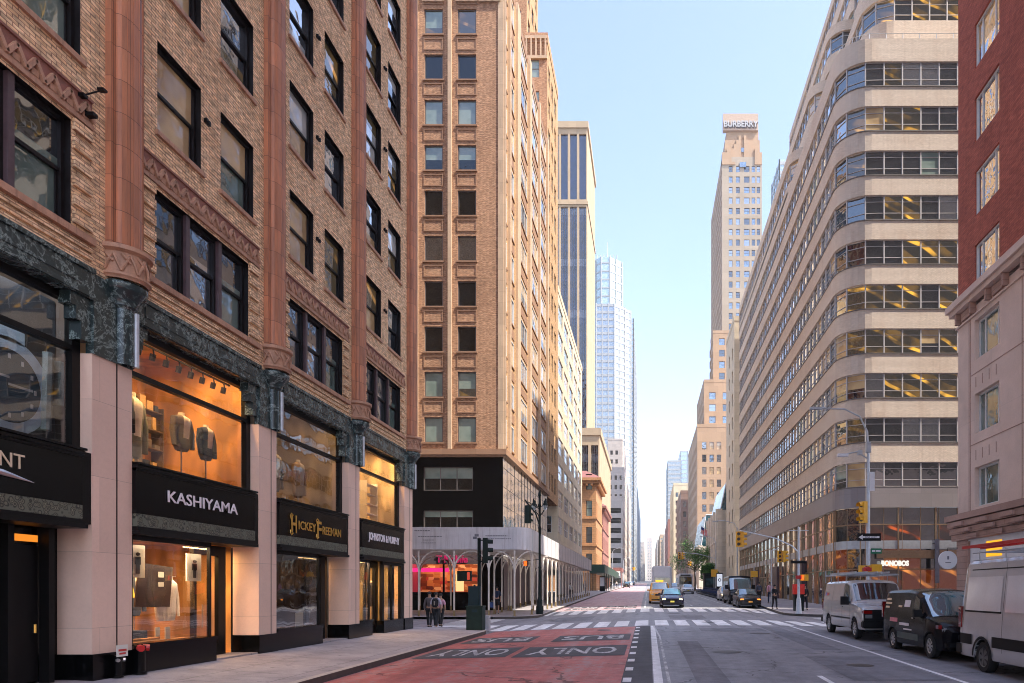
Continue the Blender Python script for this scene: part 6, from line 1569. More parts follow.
c = Car('dark_van', 'big dark van with a wide blue windscreen standing behind the parked sedan', 'van', (8.0, 62.6, G(8, 62.6)), 5.6, 2.1,
    [(-2.8, .95), (-2.7, 1.05), (-2.3, 1.15), (-2.1, 1.2), (-1.6, 2.2), (-1.3, 2.42), (2.6, 2.42), (2.8, 2.2)], [(-2.8, .95), (-2.3, 1.12), (2.8, 1.2)], [(-2.8, .9), (-1.5, .93), (2.8, .9)], [(-2.8, .88), (-2.5, .98), (2.6, 1), (2.8, .96)], [-1.8, 1.7], .36, .32, P_BLACK, M['car_glass'], .7)
c.wheel('cap'); c.screen('windscreen', -2.08, -1.56, .04, M['car_glass_blue']); c.side_windows([(-1.7, -.8, .2, 0), (-.6, .8, 0, 0), (1, 2.4, 0, 0)], (.08, .4)); c.bx('headlight', .68, .95, -2.82, -2.6, .78, .95, M['headlight'], True); c.bx('grille', -.6, .6, -2.84, -2.7, .65, .95, M['chrome']); c.bx('bumper', -1, 1, -2.9, -2.7, .35, .6, M['black_plastic']); mirrors(c, -1.7, 1.4, M['black_plastic'], .2, .35)
saloon('distant_car', 'pale blue windowed car behind the taxi in the middle of the avenue', 'car', (3.3, 92, G(3, 92)), P_LSILV, tall=True, h=1.7, group='cars coming along the avenue')
saloon('distant_car', 'white car farther back beside the bus lane', 'car', (6.1, 108, G(4.8, 108)), P_WHITE, group='cars coming along the avenue')
for k, (x, y, p_, lb) in enumerate(((-8.0 + 2.2, 190, P_GREYC, 'dark car standing far down at the left kerb'), (-5.9, 225, P_WHITE, 'white car parked farther down at the left kerb'), (-5.9, 262, P_BLACK, 'black car parked at the left kerb beyond the white one'))):
    saloon('distant_car', lb, 'car', (x, y, G(x, y)), p_, h=1.6, tall=True, group='cars far down the left kerb')
# bus and box truck
def boxy(name, label, cat, loc, L, W, Hh, body, front_z=.9, win=None, cab=False):
    t = thing(name, label, cat, loc); q = MB(); q.box(-W/2, W/2, -L/2, L/2, .35, Hh); me = q.mesh('body', body)
    bm = bmesh.new(); bm.from_mesh(me); bmesh.ops.bevel(bm, geom=bm.edges[:], offset=.16, segments=3, affect='EDGES'); bm.to_mesh(me); bm.free(); put('body', me, t)
    return t
t = boxy('city_bus', 'white city bus facing the camera in front of the street tree', 'bus', (6.7, 131, G(6.5, 128)), 12, 2.55, 3.2, P_WHITE)
q = MB(); q.box(-1.1, 1.1, -6.03, -5.95, 1.25, 2.7); q.build('windscreen', M['car_glass'], t); q = MB(); q.box(-.9, .9, -6.04, -5.96, 2.8, 3.05); q.build('destination_board', M['black_plastic'], t)
for s in (-1, 1): q = MB(); q.box(s*1.0 - .15, s*1.0 + .15, -6.04, -5.96, .6, .8); q.build('headlight', M['headlight'], t)
for s in (-1, 1): q = MB(); q.box(s*1.28 - .01, s*1.28 + .01, -5.2, 5.4, 1.4, 2.5); q.build('side_window', M['car_glass'], t)
for s in (-1, 1):
    for y in (-3.5, 3.2): q = MB(); q.tube([(s*1.0, y, .48), (s*1.29, y, .48)], .48, 16); q.build('wheel', M['rubber'], t)
q = MB(); q.box(-1.2, 1.2, -6.05, -5.9, .4, .55); q.build('bumper', M['black_plastic'], t)
t = boxy('box_truck', 'white box truck behind the taxi with a blue windscreen', 'truck', (1.6, 84, G(1.5, 84)), 6, 2.3, 3.7, M['white_paint'])
q = MB(); q.box(-1.0, 1.0, -4.4, -3.0, .5, 2.5); q.build('cab', M['white_paint'], t); q = MB(); q.box(-.85, .85, -4.42, -4.38, 1.5, 2.3); q.build('windscreen', M['car_glass_blue'], t)
q = MB(); q.box(-.7, .7, -4.44, -4.38, .8, 1.1); q.build('grille', M['black_plastic'], t)
for s in (-1, 1): q = MB(); q.box(s*.85 - .12, s*.85 + .12, -4.45, -4.38, .85, 1.05); q.build('headlight', M['headlight'], t)
for s in (-1, 1):
    for y in (-3.6, 1.8): q = MB(); q.tube([(s*.8, y, .42), (s*1.05, y, .42)], .42, 14); q.build('wheel', M['rubber'], t)
# ------------------------------------------------------------------ scaffold shed with curved white brackets
M['shed_white'] = plain('shed_white_panel', (.66, .65, .67), .5, .08, 1.5, grime=.45); M['shed_post'] = plain('shed_cream_post', (.74, .68, .60), .45, .1, 5); M['shed_foot'] = plain('shed_post_foot_ochre', (.3, .22, .1), .7, .2)
SX, SY = -7.45, 43.4; r = .9
def shed_path(x0, xs, yf, y1, r): 
    P = [(x0, yf), (xs - r, yf)]
    for k in range(1, 6): t = math.pi/2*k/6; P.append((xs - r + r*math.sin(t), yf + r - r*math.cos(t)))
    return P + [(xs, yf + r), (xs, y1)]
S = thing('sidewalk_shed', 'white sidewalk shed on curved cream brackets around the brown tower corner', 'scaffold')
SP = shed_path(-24, SX, SY, 92, r)
q = MB()
for P_, z in ((SP, 0),):
    wall_path(q, SP, 4.62, 6.0); Q_ = offset_path(SP, .06); wall_path(q, Q_, 4.62, 6.0); ring(q, SP, Q_, 4.62); ring(q, SP, Q_, 6.0)
q.build('fascia_panel', M['shed_white'], S)
q = MB()
for (x, y, a) in walk_path(offset_path(SP, -.012), 2.2): T = frame(x, y, a); q.box(-.012, .012, -.006, .02, 4.62, 6.0, 0, T)
q.build('panel_joint', M['grey_metal'], S)
q = MB(); q.box(-24, SX - r, SY + .1, 51.2, 4.7, 4.85); q.box(-10.4, SX - .08, SY + r, 92, 4.68, 4.84); q.build('deck', M['shed_post'], S)
q = MB()
for k in range(12): q.box(-24, SX - .1, SY + .6*k + .4, SY + .6*k + .5, 4.6, 4.69)
for k in range(30): q.box(-10.4, SX - .1, 52 + 1.35*k, 52.1 + 1.35*k, 4.58, 4.67)
q.build('beams', M['shed_post'], S)
def shed_post(x, y, dirs, hz=4.55, rr=.055):
    p = MB(); z0 = H(x, y); p.tube([(x, y, z0 + .35), (x, y, hz)], rr, 8); o = p.build('post', M['shed_post'], S)
    p = MB(); p.tube([(x, y, z0 - .02), (x, y, z0 + .36)], rr + .012, 8); p.lathe([(.14, z0), (.14, z0 + .02), (0, z0 + .02)], x, y, 10); p.build('post_foot', M['shed_foot'], o)
    for (dx, dy) in dirs:
        p = MB(); pts = []
        for k in range(9):
            t = math.pi/2*k/8; pts.append((x + dx*(1 - math.cos(t)), y + dy*(1 - math.cos(t)), 3.2 + 1.32*math.sin(t)))
        p.tube(pts, [.05 - .0015*k for k in range(9)], 6); p.build('curved_bracket', M['shed_post'], o)
for x in (-21.0, -18.7, -16.5, -14.25, -12.05, -9.9, -8.3):
    w_ = 1.08; shed_post(x, SY + .12, [(-w_, 0), (w_, 0)]); 
    if x > -17: shed_post(x, 50.6, [(-w_, 0), (w_, 0), (0, -w_)])
for k in range(20):
    y = 45.6 + 2.35*k
    shed_post(SX - .12, y, [(0, -1.1), (0, 1.1)] if k < 14 else [])
    if k < 18: shed_post(-10.1, y + .4, [(1.0, 0)] if k < 10 else [])
# printing on the panels
q = MB()
M['ink'] = plain('grey_print', (.16, .16, .19), .6)
rp = random.Random(4)
for (w_, h_, x, z) in ((.95, .05, -14.0, 5.78), (1.5, .04, -13.5, 5.42), (.7, .035, -13.6, 5.2), (.9, .035, -13.6, 5.02), (.3, .1, -14.75, 5.42), (1.35, .055, -9.4, 5.46), (1.7, .04, -9.35, 5.28)):
    q = MB(); u = x - w_/2                      # print too small to read in the photograph: rows of word-like strokes
    while u < x + w_/2:
        l = rp.uniform(.05, .16); q.box(u, min(u + l, x + w_/2), SY - .014, SY - .004, z - h_/2, z + h_/2); u += l + .03
    q.build('faint_print', M['ink'], S)
q = MB(); q.box(-10.75, -10.5, SY - .014, SY - .002, 5.42, 5.58); q.box(-10.85, -10.62, SY - .014, SY - .003, 5.26, 5.41); q.build('square_logo', M['ink'], S)
# ornamental twin lamp post at the shed corner
M['lamp_glass'] = glass('lamp_globe', (.4, .5, .5), .2, .01)
t = thing('street_lamp', 'black ornamental twin globe street lamp in front of the shed corner', 'street lamp', (-7.12, 46, H(-7.1, 46)))
q = MB(); q.lathe([(.24, 0), (.24, .5), (.2, .55), (.18, .9), (.12, 1.05), (.1, 1.2), (.085, 3), (.11, 3.05), (.08, 3.15), (.07, 5.6), (.1, 5.66), (.07, 5.75), (.06, 7.0), (.12, 7.1), (.05, 7.3), (.05, 7.7), (.12, 7.8), (.03, 8.1), (.0, 8.35)], 0, 0, 14); q.build('post', M['dgreen'], t, smooth=50)
for s in (-1, 1):
    q = MB(); q.tube([(0, 0, 6.4), (s*.25, 0, 6.75), (s*.45, 0, 7.2), (s*.42, 0, 7.55), (s*.34, 0, 7.6)], .035, 6); q.tube([(0, 0, 7.0), (s*.18, 0, 7.1), (s*.3, 0, 7.35)], .02, 6); q.build('scroll_arm', M['dgreen'], t)
    q = MB(); q.lathe([(.0, 6.82), (.1, 6.86), (.17, 7.0), (.18, 7.12)], s*.37, 0, 12); q.build('globe', M['lamp_glass'], t, smooth=60)
    q = MB(); q.lathe([(.2, 7.12), (.19, 7.2), (.1, 7.32), (.1, 7.42), (.03, 7.5), (0, 7.6)], s*.37, 0, 12); q.build('lamp_hood', M['dgreen'], t, smooth=50)
# signals
def signal_head(parent, pos, rz, mat, back=False, lit=None, hgt=1.0):
    "three section signal; visor side towards local -y"
    q = MB(); q.box(-.17, .17, -.1, .12, 0, hgt); o = q.build('signal_head', mat, parent); o.location = pos; o.rotation_euler = (0, 0, rz)
    for k in range(3):
        z = hgt*(k + .5)/3; v = MB(); n = 10
        for j in range(n):
            a0, a1 = -.5 + (math.pi + 1)*j/n, -.5 + (math.pi + 1)*(j+1)/n
            v.face([(.13*math.cos(a0), -.1, z + .13*math.sin(a0)), (.13*math.cos(a1), -.1, z + .13*math.sin(a1)), (.13*math.cos(a1), -.32, z + .12*math.sin(a1)), (.13*math.cos(a0), -.32, z + .12*math.sin(a0))])
        v.build('visor', mat, o)
        l = MB(); disc(l, 0, z, 0, .105, -.105, 12); l.build('lens', M['sig_lens'], o)
    return o
M['sig_lens'] = plain('signal_lens_dark', (.05, .03, .02), .3)
M['red_glow'] = emit('red_signal_light', (1, .07, .01), 1.0)
q = MB(); q.tube([(0, 0, 4.9), (.1, -.1, 5.6), (-.2, -.5, 6.6), (-.75, -1.3, 7.35)], .05, 6); q.tube([(0, 0, 6.9), (-.6, -1.1, 7.25)], .03, 6); q.build('signal_arm', M['dgreen'], t)
signal_head(t, (-.55, -1.2, 5.85), R(150), M['sig_green'], hgt=1.15)
q = MB(); q.box(-1.02, -.78, -.2, .0, 3.15, 3.5); hb = q.build('pedestrian_signal', M['sig_green'], t); q = MB(); q.box(-1.0, -.8, -.215, -.201, 3.17, 3.48); q.build('red_hand', M['red_glow'], hb); q = MB(); q.tube([(0, 0, 3.6), (-.85, -.1, 3.5)], .025, 5); q.build('bracket', M['dgreen'], t)
# green signal pole with cabinet and litter bin on the near left corner
px_, py_ = -7.55, 31.3; zb = H(px_, py_)
t = thing('signal_pole', 'dark green signal pole standing behind the litter bin on the near left corner', 'signal pole', (px_, py_, zb))
q = MB(); q.lathe([(.16, 0), (.16, .3), (.1, .36), (.085, .5), (.075, 4.0), (.09, 4.05), (0, 4.1)], 0, 0, 12); q.build('pole', M['dgreen'], t, smooth=50)
signal_head(t, (.3, -.05, 2.95), R(100), M['sig_green'], hgt=1.12)
q = MB(); q.box(0, .3, -.04, .04, 3.0, 3.05); q.box(0, .3, -.04, .04, 3.95, 4.0); q.build('bracket', M['dgreen'], t)
q = MB(); q.box(-.95, -.35, -.14, .12, 2.15, 2.6); hb = q.build('pedestrian_signal', M['sig_green'], t); q = MB(); q.box(-.35, -.06, -.03, .03, 2.35, 2.4); q.build('bracket', M['dgreen'], t)
q = MB(); q.box(-.5, -.38, -.15, -.141, 2.2, 2.55); q.build('side_glow', emit('dim_red_light', (.8, .1, .06), .2), hb)
M['teal_box'] = plain('teal_cabinet_paint', (.008, .03, .042), .45, .2, 4, spec=.25)
q = MB(); q.box(-.42, .1, -.28, -.1, 1.0, 1.92); q.lathe([(.05, 1.92), (.04, 1.98), (0, 1.99)], -.16, -.19, 8); cb = q.build('cabinet', M['teal_box'], t); q = MB(); q.box(-.4, -.36, -.29, -.279, 1.4, 1.55); q.box(.04, .07, -.29, -.279, 1.1, 1.85); q.build('cabinet_door_trim', M['dgreen'], cb)
t = thing('litter_bin', 'dark green litter bin at the foot of the signal pole', 'litter bin', (-7.55, 30.75, H(-7.55, 30.7)))
q = MB(); q.prism([(-.36, -.3), (.34, -.3), (.36, .22), (-.38, .22)], 0, 1.0); q.box(-.4, .38, -.33, .25, 1.0, 1.06); q.build('bin_body', plain('litter_bin_green', (.008, .026, .021), .5, .25, 4, spec=.25), t)
q = MB(); q.box(-.12, .12, -.315, -.301, .78, .9); q.build('badge', M['teal_box'], t)
q = MB(); q.prism([(.3, .2), (.5, .2), (.52, .5), (.3, .5)], 0, .62); q.build('kerb_guard', M['grey_metal'], t)

# silver mast arm pole on the far right corner
def hexpole(mb, h, r0=.09, r1=.065): mb.lathe([(.22, 0), (.22, .04), (.2, .06), (.15, .9), (.12, 1.0), (r0, 1.05), (r1, h), (0, h + .05)], 0, 0, 12)
pz = H(9.6, 44.6)
t = thing('signal_mast', 'silver signal mast with a long curved arm on the far right corner', 'signal pole', (9.6, 44.6, pz))
q = MB(); hexpole(q, 5.5); q.build('pole', M['galv'], t, smooth=50)
q = MB(); pts = [(0, 0, 3.9), (-.35, .4, 4.35), (-1.2, 1.4, 4.9), (-2.3, 2.7, 5.3), (-3.3, 3.9, 5.65)]; q.tube(pts, [.05, .045, .04, .035, .03], 8); q.tube([(-.6, 0, 5.3), (.65, 0, 5.3)], .03, 6); q.build('mast_arm', M['galv'], t)
sh_ = signal_head(t, (-3.35, 3.8, 4.5), R(0), M['yellow'], hgt=1.05); signal_head(t, (-3.05, 3.95, 4.5), R(80), M['yellow'], hgt=1.05)
q = MB(); q.box(.08, .6, -.12, .1, 2.1, 2.5); hb = q.build('pedestrian_signal', M['yellow'], t); q = MB(); q.box(.15, .3, -.135, -.121, 2.15, 2.45); q.build('orange_hand', M['red_glow'], hb)
q = MB(); q.box(-.22, .16, -.16, -.13, 2.22, 2.44); q.build('red_sign', M['red_paint'], t)
q = MB(); q.box(-.5, .5, -.1, -.07, 3.2, 3.38); q.build('street_sign', M['black_plastic'], t)
t = thing('hanging_signal', 'yellow signal head hanging over the pavement beside the glazed base', 'traffic light', (9.7, 55, H(9.7, 55)))
q = MB(); q.tube([(0, 0, 0), (0, 0, 4.3)], .06, 8); q.tube([(0, 0, 4.3), (.6, -.2, 4.5)], .04, 6); q.build('pole', M['galv'], t); signal_head(t, (.6, -.2, 3.4), 0, M['yellow'], hgt=.9); signal_head(t, (.95, -.2, 3.4), R(90), M['yellow'], hgt=.9)
t = thing('pedestrian_signal_post', 'yellow pedestrian signal on a thin post behind the big dark van', 'traffic light', (9.4, 62, H(9.4, 62)))
q = MB(); q.tube([(0, 0, 0), (0, 0, 3.2)], .05, 8); q.build('pole', M['galv'], t); q = MB(); q.box(-.3, .3, -.15, .1, 2.2, 2.75); q.build('signal_head', M['yellow'], t)
# near right lamp post with signal, signs, cobra lamps
px_, py_ = 10.35, 32.9; zb = H(px_, py_)
t = thing('street_lamp', 'tall grey lamp post with yellow signal and one way sign behind the parked vans', 'street lamp', (px_, py_, zb))
q = MB(); hexpole(q, 8.4, .1, .07); q.build('pole', M['galv'], t, smooth=50)
q = MB(); q.tube([(0, 0, 8.2), (-.05, 0, 9.0), (-.4, 0, 9.7), (-1.1, 0, 10.05), (-2.3, 0, 10.1)], [.06, .05, .045, .04, .035], 8); q.tube([(0, 0, 7.7), (-.5, 0, 8.05), (-1.0, 0, 7.95)], .035, 6); q.build('lamp_arm', M['grey_metal'], t)
q = MB(); q.prism([(-2.75, -.12), (-2.2, -.09), (-2.2, .09), (-2.75, .12)], 10.03, 10.13); q.build('lamp_head', M['grey_metal'], t); q = MB(); q.prism([(-1.45, -.12), (-.95, -.09), (-.95, .09), (-1.45, .12)], 7.82, 7.95); q.build('lamp_head', M['white_paint'], t)
q = MB(); q.box(-.1, .1, -.12, .12, 8.0, 8.5); q.box(-.5, -.3, -.1, .1, 7.9, 8.1); q.build('junction_box', M['grey_metal'], t)
signal_head(t, (-.25, -.02, 4.7), R(-60), M['yellow'], hgt=1.0)
q = MB(); q.box(-.55, .55, -.14, -.11, 3.85, 4.2); ow = q.build('one_way_sign', M['black_plastic'], t)
q = MB(); q.face([(-.5, -.145, 4.02), (-.3, -.145, 4.14), (-.3, -.145, 4.07), (.48, -.145, 4.07), (.48, -.145, 3.98), (-.3, -.145, 3.98), (-.3, -.145, 3.9)]); q.build('arrow', M['white_paint'], ow)
me = fit(text_mesh('ONE WAY', 1, .0, .01), .55, .07); me.materials.append(M['black_plastic']); put('lettering', me, ow, (.08, -.15, 4.025)).rotation_euler = (R(90), 0, 0)
q = MB(); q.box(.08, .3, -.02, .02, 6.2, 7.1); q.build('banner_sign', M['white_paint'], t); q = MB(); q.box(.1, .6, -.1, -.08, 3.25, 3.5); gs = q.build('street_name_sign', plain('green_sign', (.01, .16, .08), .5), t)
q = MB(); q.box(.15, .3, -.105, -.101, 3.34, 3.42); q.box(.34, .55, -.105, -.101, 3.34, 3.42); q.build('faint_print', M['white_paint'], gs)
q = MB(); q.box(.12, .6, -.16, .05, 2.2, 2.75); q.box(-.45, .1, -.16, .05, 2.3, 2.7); q.build('pedestrian_signal', M['yellow'], t)
# round blade sign on the pink stone building
t = thing('round_sign', 'round white blade sign with small dark printing on the corner of the pink stone building', 'sign', (12.5, 29.2, 3.35))
q = MB(); 
for d_ in (-.05, .05): disc(q, 0, 0, 0, .38, d_, 28)
for k in range(28): a, b_ = 2*math.pi*k/28, 2*math.pi*(k+1)/28; q.face([(.38*math.cos(a), -.05, .38*math.sin(a)), (.38*math.cos(b_), -.05, .38*math.sin(b_)), (.38*math.cos(b_), .05, .38*math.sin(b_)), (.38*math.cos(a), .05, .38*math.sin(a))])
q.build('disc', M['white_paint'], t)
q = MB(); q.box(-.04, .04, -.056, -.051, .02, .16); q.box(-.12, .12, -.056, -.051, -.12, -.09); q.build('printing', M['ink'], t); q = MB(); q.tube([(0, 0, .38), (0, 0, .5), (.42, 0, .5)], .02, 6); q.build('bracket', M['black_metal'], t)
t = thing('blade_banner', 'narrow dark banner fixed to the corner of the banded building shop', 'sign', (20.4, 49.4, 2.6)); q = MB(); q.box(-.16, .16, -.02, .02, 0, 3.1); q.build('panel', M['ink'], t); q = MB(); q.box(-.12, .12, .02, .5, 2.8, 2.85); q.build('bracket', M['black_metal'], t)

# farther lamps and signals
def far_lamp(label, x, y, h, arm, side, sig=None):
    t = thing('street_lamp', label, 'street lamp', (x, y, H(x, y)), group=None)
    q = MB(); hexpole(q, h); q.build('pole', M['galv'], t)
    q = MB(); q.tube([(0, 0, h - .1), (side*.3, 0, h + .5), (side*arm*.6, 0, h + .8), (side*arm, 0, h + .75)], .045, 6); q.build('lamp_arm', M['galv'], t)
    q = MB(); q.box(side*arm - .3, side*arm + .3, -.12, .12, h + .66, h + .78); q.build('lamp_head', M['grey_metal'], t)
    if sig:
        q = MB(); q.tube([(0, 0, 5), (side*sig*.5, 0, 5.7), (side*sig, 0, 5.9)], .05, 6); q.build('mast_arm', M['galv'], t); signal_head(t, (side*sig, -.05, 4.9), 0, M['yellow']); signal_head(t, (side*sig + .4, 0, 4.9), R(90), M['yellow'])
far_lamp('pale lamp post with its arm over the avenue, at the banded building\'s far end', 9.7, 76, 7.6, 2.4, -1)
far_lamp('grey lamp post carrying a yellow signal on a long arm before the street tree', 9.7, 100, 7.4, 2.0, -1, 5.2)
far_lamp('lamp post behind the tree on the right with one yellow signal', 10.2, 150, 8, 2.2, -1, 1.5)
far_lamp('lamp post far down the left pavement beyond the green shed', -7.6, 150, 8, 2.2, 1)
far_lamp('lamp post farther down the left pavement by the white office', -7.6, 215, 8, 2.2, 1, 3)
# flag on a pole by the pavilions
t = thing('flag', 'red and blue flag hanging from a slanted pole on the stone pavilion', 'flag', (11.7, 134, 12.0))
q = MB(); q.tube([(0, 0, 0), (-1.6, -1.6, 2.2)], .06, 6); q.build('flag_pole', M['white_paint'], t)
def flag_mat():
    m, nt, out = new_mat('striped_flag'); co = objco(nt); s = nt.nodes.new('ShaderNodeSeparateXYZ'); nt.links.new(co, s.inputs[0])
    w_ = math_(nt, 'GREATER_THAN', math_(nt, 'FRACT', math_(nt, 'MULTIPLY', s.outputs[0], 3.2)), .5)
    finish(nt, out, mixc(nt, (.6, .04, .05), (.7, .66, .66), w_), .8); return m
q = MB()
for i in range(6):
    for j in range(6):
        f_ = lambda a, b: (-1.6 + a*.22 - .03*b, -1.6 + .06*math.sin(a*1.3 + b) + a*.06, 2.1 - b*.2 - a*.14)
        q.face([f_(i, j), f_(i+1, j), f_(i+1, j+1), f_(i, j+1)])
fl = q.build('cloth', flag_mat(), t); q = MB(); q.face([(-1.62, -1.7, 2.12), (-1.1, -1.6, 1.78), (-1.16, -1.58, 1.3), (-1.68, -1.66, 1.6)]); q.build('canton', plain('flag_blue', (.02, .03, .15), .8), fl)
# street tree
def tree(label, x, y, h, cr, seed):
    r_ = random.Random(seed); z0 = H(x, y); t = thing('street_tree', label, 'tree', (x, y, z0))
    q = MB(); q.tube([(0, 0, -.1), (.05, 0, h*.2), (-.05, .1, h*.42), (.1, 0, h*.7), (.0, 0, h*.9)], [.2, .16, .13, .08, .03], 8)
    ends = []
    for k in range(14):
        a = r_.uniform(0, 6.28); b0 = h*r_.uniform(.32, .65); l = cr*r_.uniform(.5, .95); e = (math.cos(a)*l, math.sin(a)*l, b0 + h*r_.uniform(.08, .28)); ends.append(e)
        q.tube([(0, 0, b0), (e[0]*.5, e[1]*.5, b0 + (e[2]-b0)*.65), e], [.07, .045, .015], 5)
    q.build('trunk', plain('tree_bark', (.10, .075, .055), .9, .3, 8, bstr=.6), t)
    q = MB()
    cl = [(e, cr*r_.uniform(.28, .46)) for e in ends] + [((r_.uniform(-.4, .4)*cr, r_.uniform(-.4, .4)*cr, h*r_.uniform(.6, .95)), cr*r_.uniform(.3, .42)) for _ in range(10)]
    for (c0, rad) in cl:
        for _ in range(330):
            v = Vector((r_.gauss(0, 1), r_.gauss(0, 1), r_.gauss(0, .8))).normalized()*rad*r_.uniform(.35, 1.08); p = Vector(c0) + v
            u = Vector((r_.uniform(-1, 1), r_.uniform(-1, 1), r_.uniform(-.6, .6))).normalized()*r_.uniform(.09, .17); w_ = u.cross(Vector((r_.uniform(-1, 1), r_.uniform(-1, 1), 1))).normalized()*r_.uniform(.05, .09)
            q.face([p - u, p + w_, p + u, p - w_], r_.choice((0, 0, 1, 2)))
    q.build('crown', [plain('leaf_mid', (.07, .19, .03), .6, .3, 2), plain('leaf_light', (.15, .32, .05), .6, .3, 2), plain('leaf_dark', (.035, .1, .022), .6, .3, 2)], t)
tree('leafy green street tree behind the bus on the right pavement', 9.2, 137, 10.0, 4.1, 4)
tree('smaller young tree just in front of the leafy one', 10.0, 116, 5.0, 1.5, 9)
# docked bicycles along the right kerb
M['bike_blue'] = plain('bike_blue_paint', (.012, .03, .12), .4, .15, 6)
def bicycle():
    t = thing('docked_bicycle', 'dark blue hire bicycle docked at the right kerb beyond the parked cars', 'bicycle', (0, 0, 0), 0, 'hire bicycles docked along the right kerb')
    for y in (-.52, .52):
        q = MB(); n = 20; q.tube([(0, y + .33*math.cos(2*math.pi*k/n), .34 + .33*math.sin(2*math.pi*k/n)) for k in range(n + 1)], .022, 5, cap=False)
        for k in range(8): q.tube([(0, y, .34), (0, y + .32*math.cos(k*.785), .34 + .32*math.sin(k*.785))], .004, 3, cap=False)
        q.build('wheel', M['rubber'], t)
    q = MB(); q.tube([(0, -.52, .34), (0, -.4, .85), (0, -.35, 1.0)], .03, 6); q.tube([(0, -.42, .78), (0, .05, .32), (0, .22, .8)], .04, 6); q.tube([(0, .05, .32), (0, .52, .34)], .02, 6); q.tube([(-.02, .2, .7), (-.02, .52, .34)], .015, 5)
    q.box(-.05, .05, -.85, -.5, .75, .95); q.box(-.035, .035, .25, .85, .62, .7); q.build('frame', M['bike_blue'], t)
    q = MB(); q.tube([(-.28, -.28, 1.08), (0, -.36, 1.02), (.28, -.28, 1.08)], .018, 6); q.build('handlebar', M['black_metal'], t)
    q = MB(); q.prism([(-.06, .08), (.06, .08), (.1, .32), (-.1, .32)], .88, .94); q.build('saddle', M['black_plastic'], t)
    q = MB(); q.box(-.1, .1, -1.05, -.85, 0, .8); q.build('dock_post', M['grey_metal'], t)
    return t
b0 = bicycle(); ib = random.Random(2)
for k in range(24):
    y = 77 + 1.35*k; loc = (8.25, y, G(8.2, y)); rz = R(90 + ib.uniform(-6, 6))
    if k == 0: b0.location = loc; b0.rotation_euler = (0, 0, rz)
    else: dup(b0, loc, rz)
# kiosks
t = thing('advertising_kiosk', 'tall dark kiosk with a white lit screen at the end of the bicycle row', 'kiosk', (9.5, 93, H(9.5, 93)))
q = MB(); q.box(-.42, .42, -.15, .15, 0, 2.9); q.build('case', M['black_metal'], t); q = MB(); q.box(-.36, .36, -.17, -.151, 1.1, 2.75); sc_ = q.build('screen', emit('kiosk_screen', (.8, .85, 1), .22), t)
q = MB(); disc(q, 0, 1.95, .13, .22, -.18, 16); q.build('letter_c', M['bike_blue'], sc_)
t = thing('newsstand', 'dark green newsstand with a lit window behind the hire bicycles', 'newsstand', (10.2, 112, H(10.2, 112)))
q = MB(); q.box(-1.3, 1.3, -1.2, 1.2, 0, 2.8); q.box(-1.5, 1.5, -1.6, 1.3, 2.8, 3.0); q.build('cabin', M['dgreen'], t); q = MB(); q.box(-1.0, .9, -1.23, -1.2, 1.1, 2.2); q.build('serving_window', M['teal_glass'], t)
t = thing('newspaper_box', 'bright red display box on a dark green stand behind the silver mast', 'newspaper box', (10.45, 48.6, H(10.4, 48.6)))
q = MB(); q.box(-.36, .36, -.3, .3, 1.15, 1.85); q.build('red_box', plain('bright_red_paint', (.75, .03, .015), .45), t); q = MB(); q.box(-.32, .32, -.26, .26, 0, 1.15); q.build('stand', M['dgreen'], t)
t = thing('yellow_sign', 'yellow warning sign on a post beside the lit kiosk', 'sign', (9.35, 96, H(9.35, 96))); q = MB(); q.tube([(-.3, 0, 0), (-.3, 0, 2.4)], .04, 6); q.build('post', M['galv'], t); q = MB(); q.box(-.7, .2, -.02, .02, 2.4, 3.4); q.build('panel', M['yellow'], t)
t = thing('advertising_kiosk', 'white framed bus stop panel on the left pavement far behind the shed', 'kiosk', (-7.8, 120, H(-7.8, 120))); q = MB(); q.box(-.5, .5, -.1, .1, 0, 2.6); q.build('case', M['black_metal'], t); q = MB(); q.box(-.42, .42, -.12, -.1, .9, 2.4); q.build('screen', M['white_paint'], t)
# dark green sidewalk shed farther along on the left
t = thing('sidewalk_shed', 'dark green sidewalk shed in front of the stone palazzi on the left', 'scaffold', (0, 0, 0))
z0 = H(-8, 130)
q = MB(); q.box(-10.0, -7.3, 118, 175, z0 + 3.0, z0 + 4.4); q.build('fascia_panel', plain('shed_dark_green', (.02, .06, .045), .5), t)
for k in range(10):
    for x in (-7.4, -9.8): q = MB(); q.tube([(x, 118.3 + 6.2*k, z0 - .1), (x, 118.3 + 6.2*k, z0 + 3.0)], .07, 6); q.build('post', M['dgreen'], t)
t = thing('pavement_canopy', 'red framed canopy with pale lanterns far down the left pavement', 'canopy', (0, 0, 0)); z0 = H(-8, 190)
q = MB(); q.box(-10.3, -7.0, 186, 200, z0 + 4.2, z0 + 5.2); q.build('roof', M['copper_roof'], t)
for x in (-9.6, -8.0): q = MB(); q.box(x - .6, x + .6, 185.6, 185.9, z0 + 3.0, z0 + 4.2); q.build('lantern', M['lit_sign'] if 'lit_sign' in M else M['white_paint'], t)
for x in (-10.2, -7.1): q = MB(); q.tube([(x, 186.2, z0), (x, 186.2, z0 + 4.2)], .1, 6); q.build('post', M['copper_roof'], t)
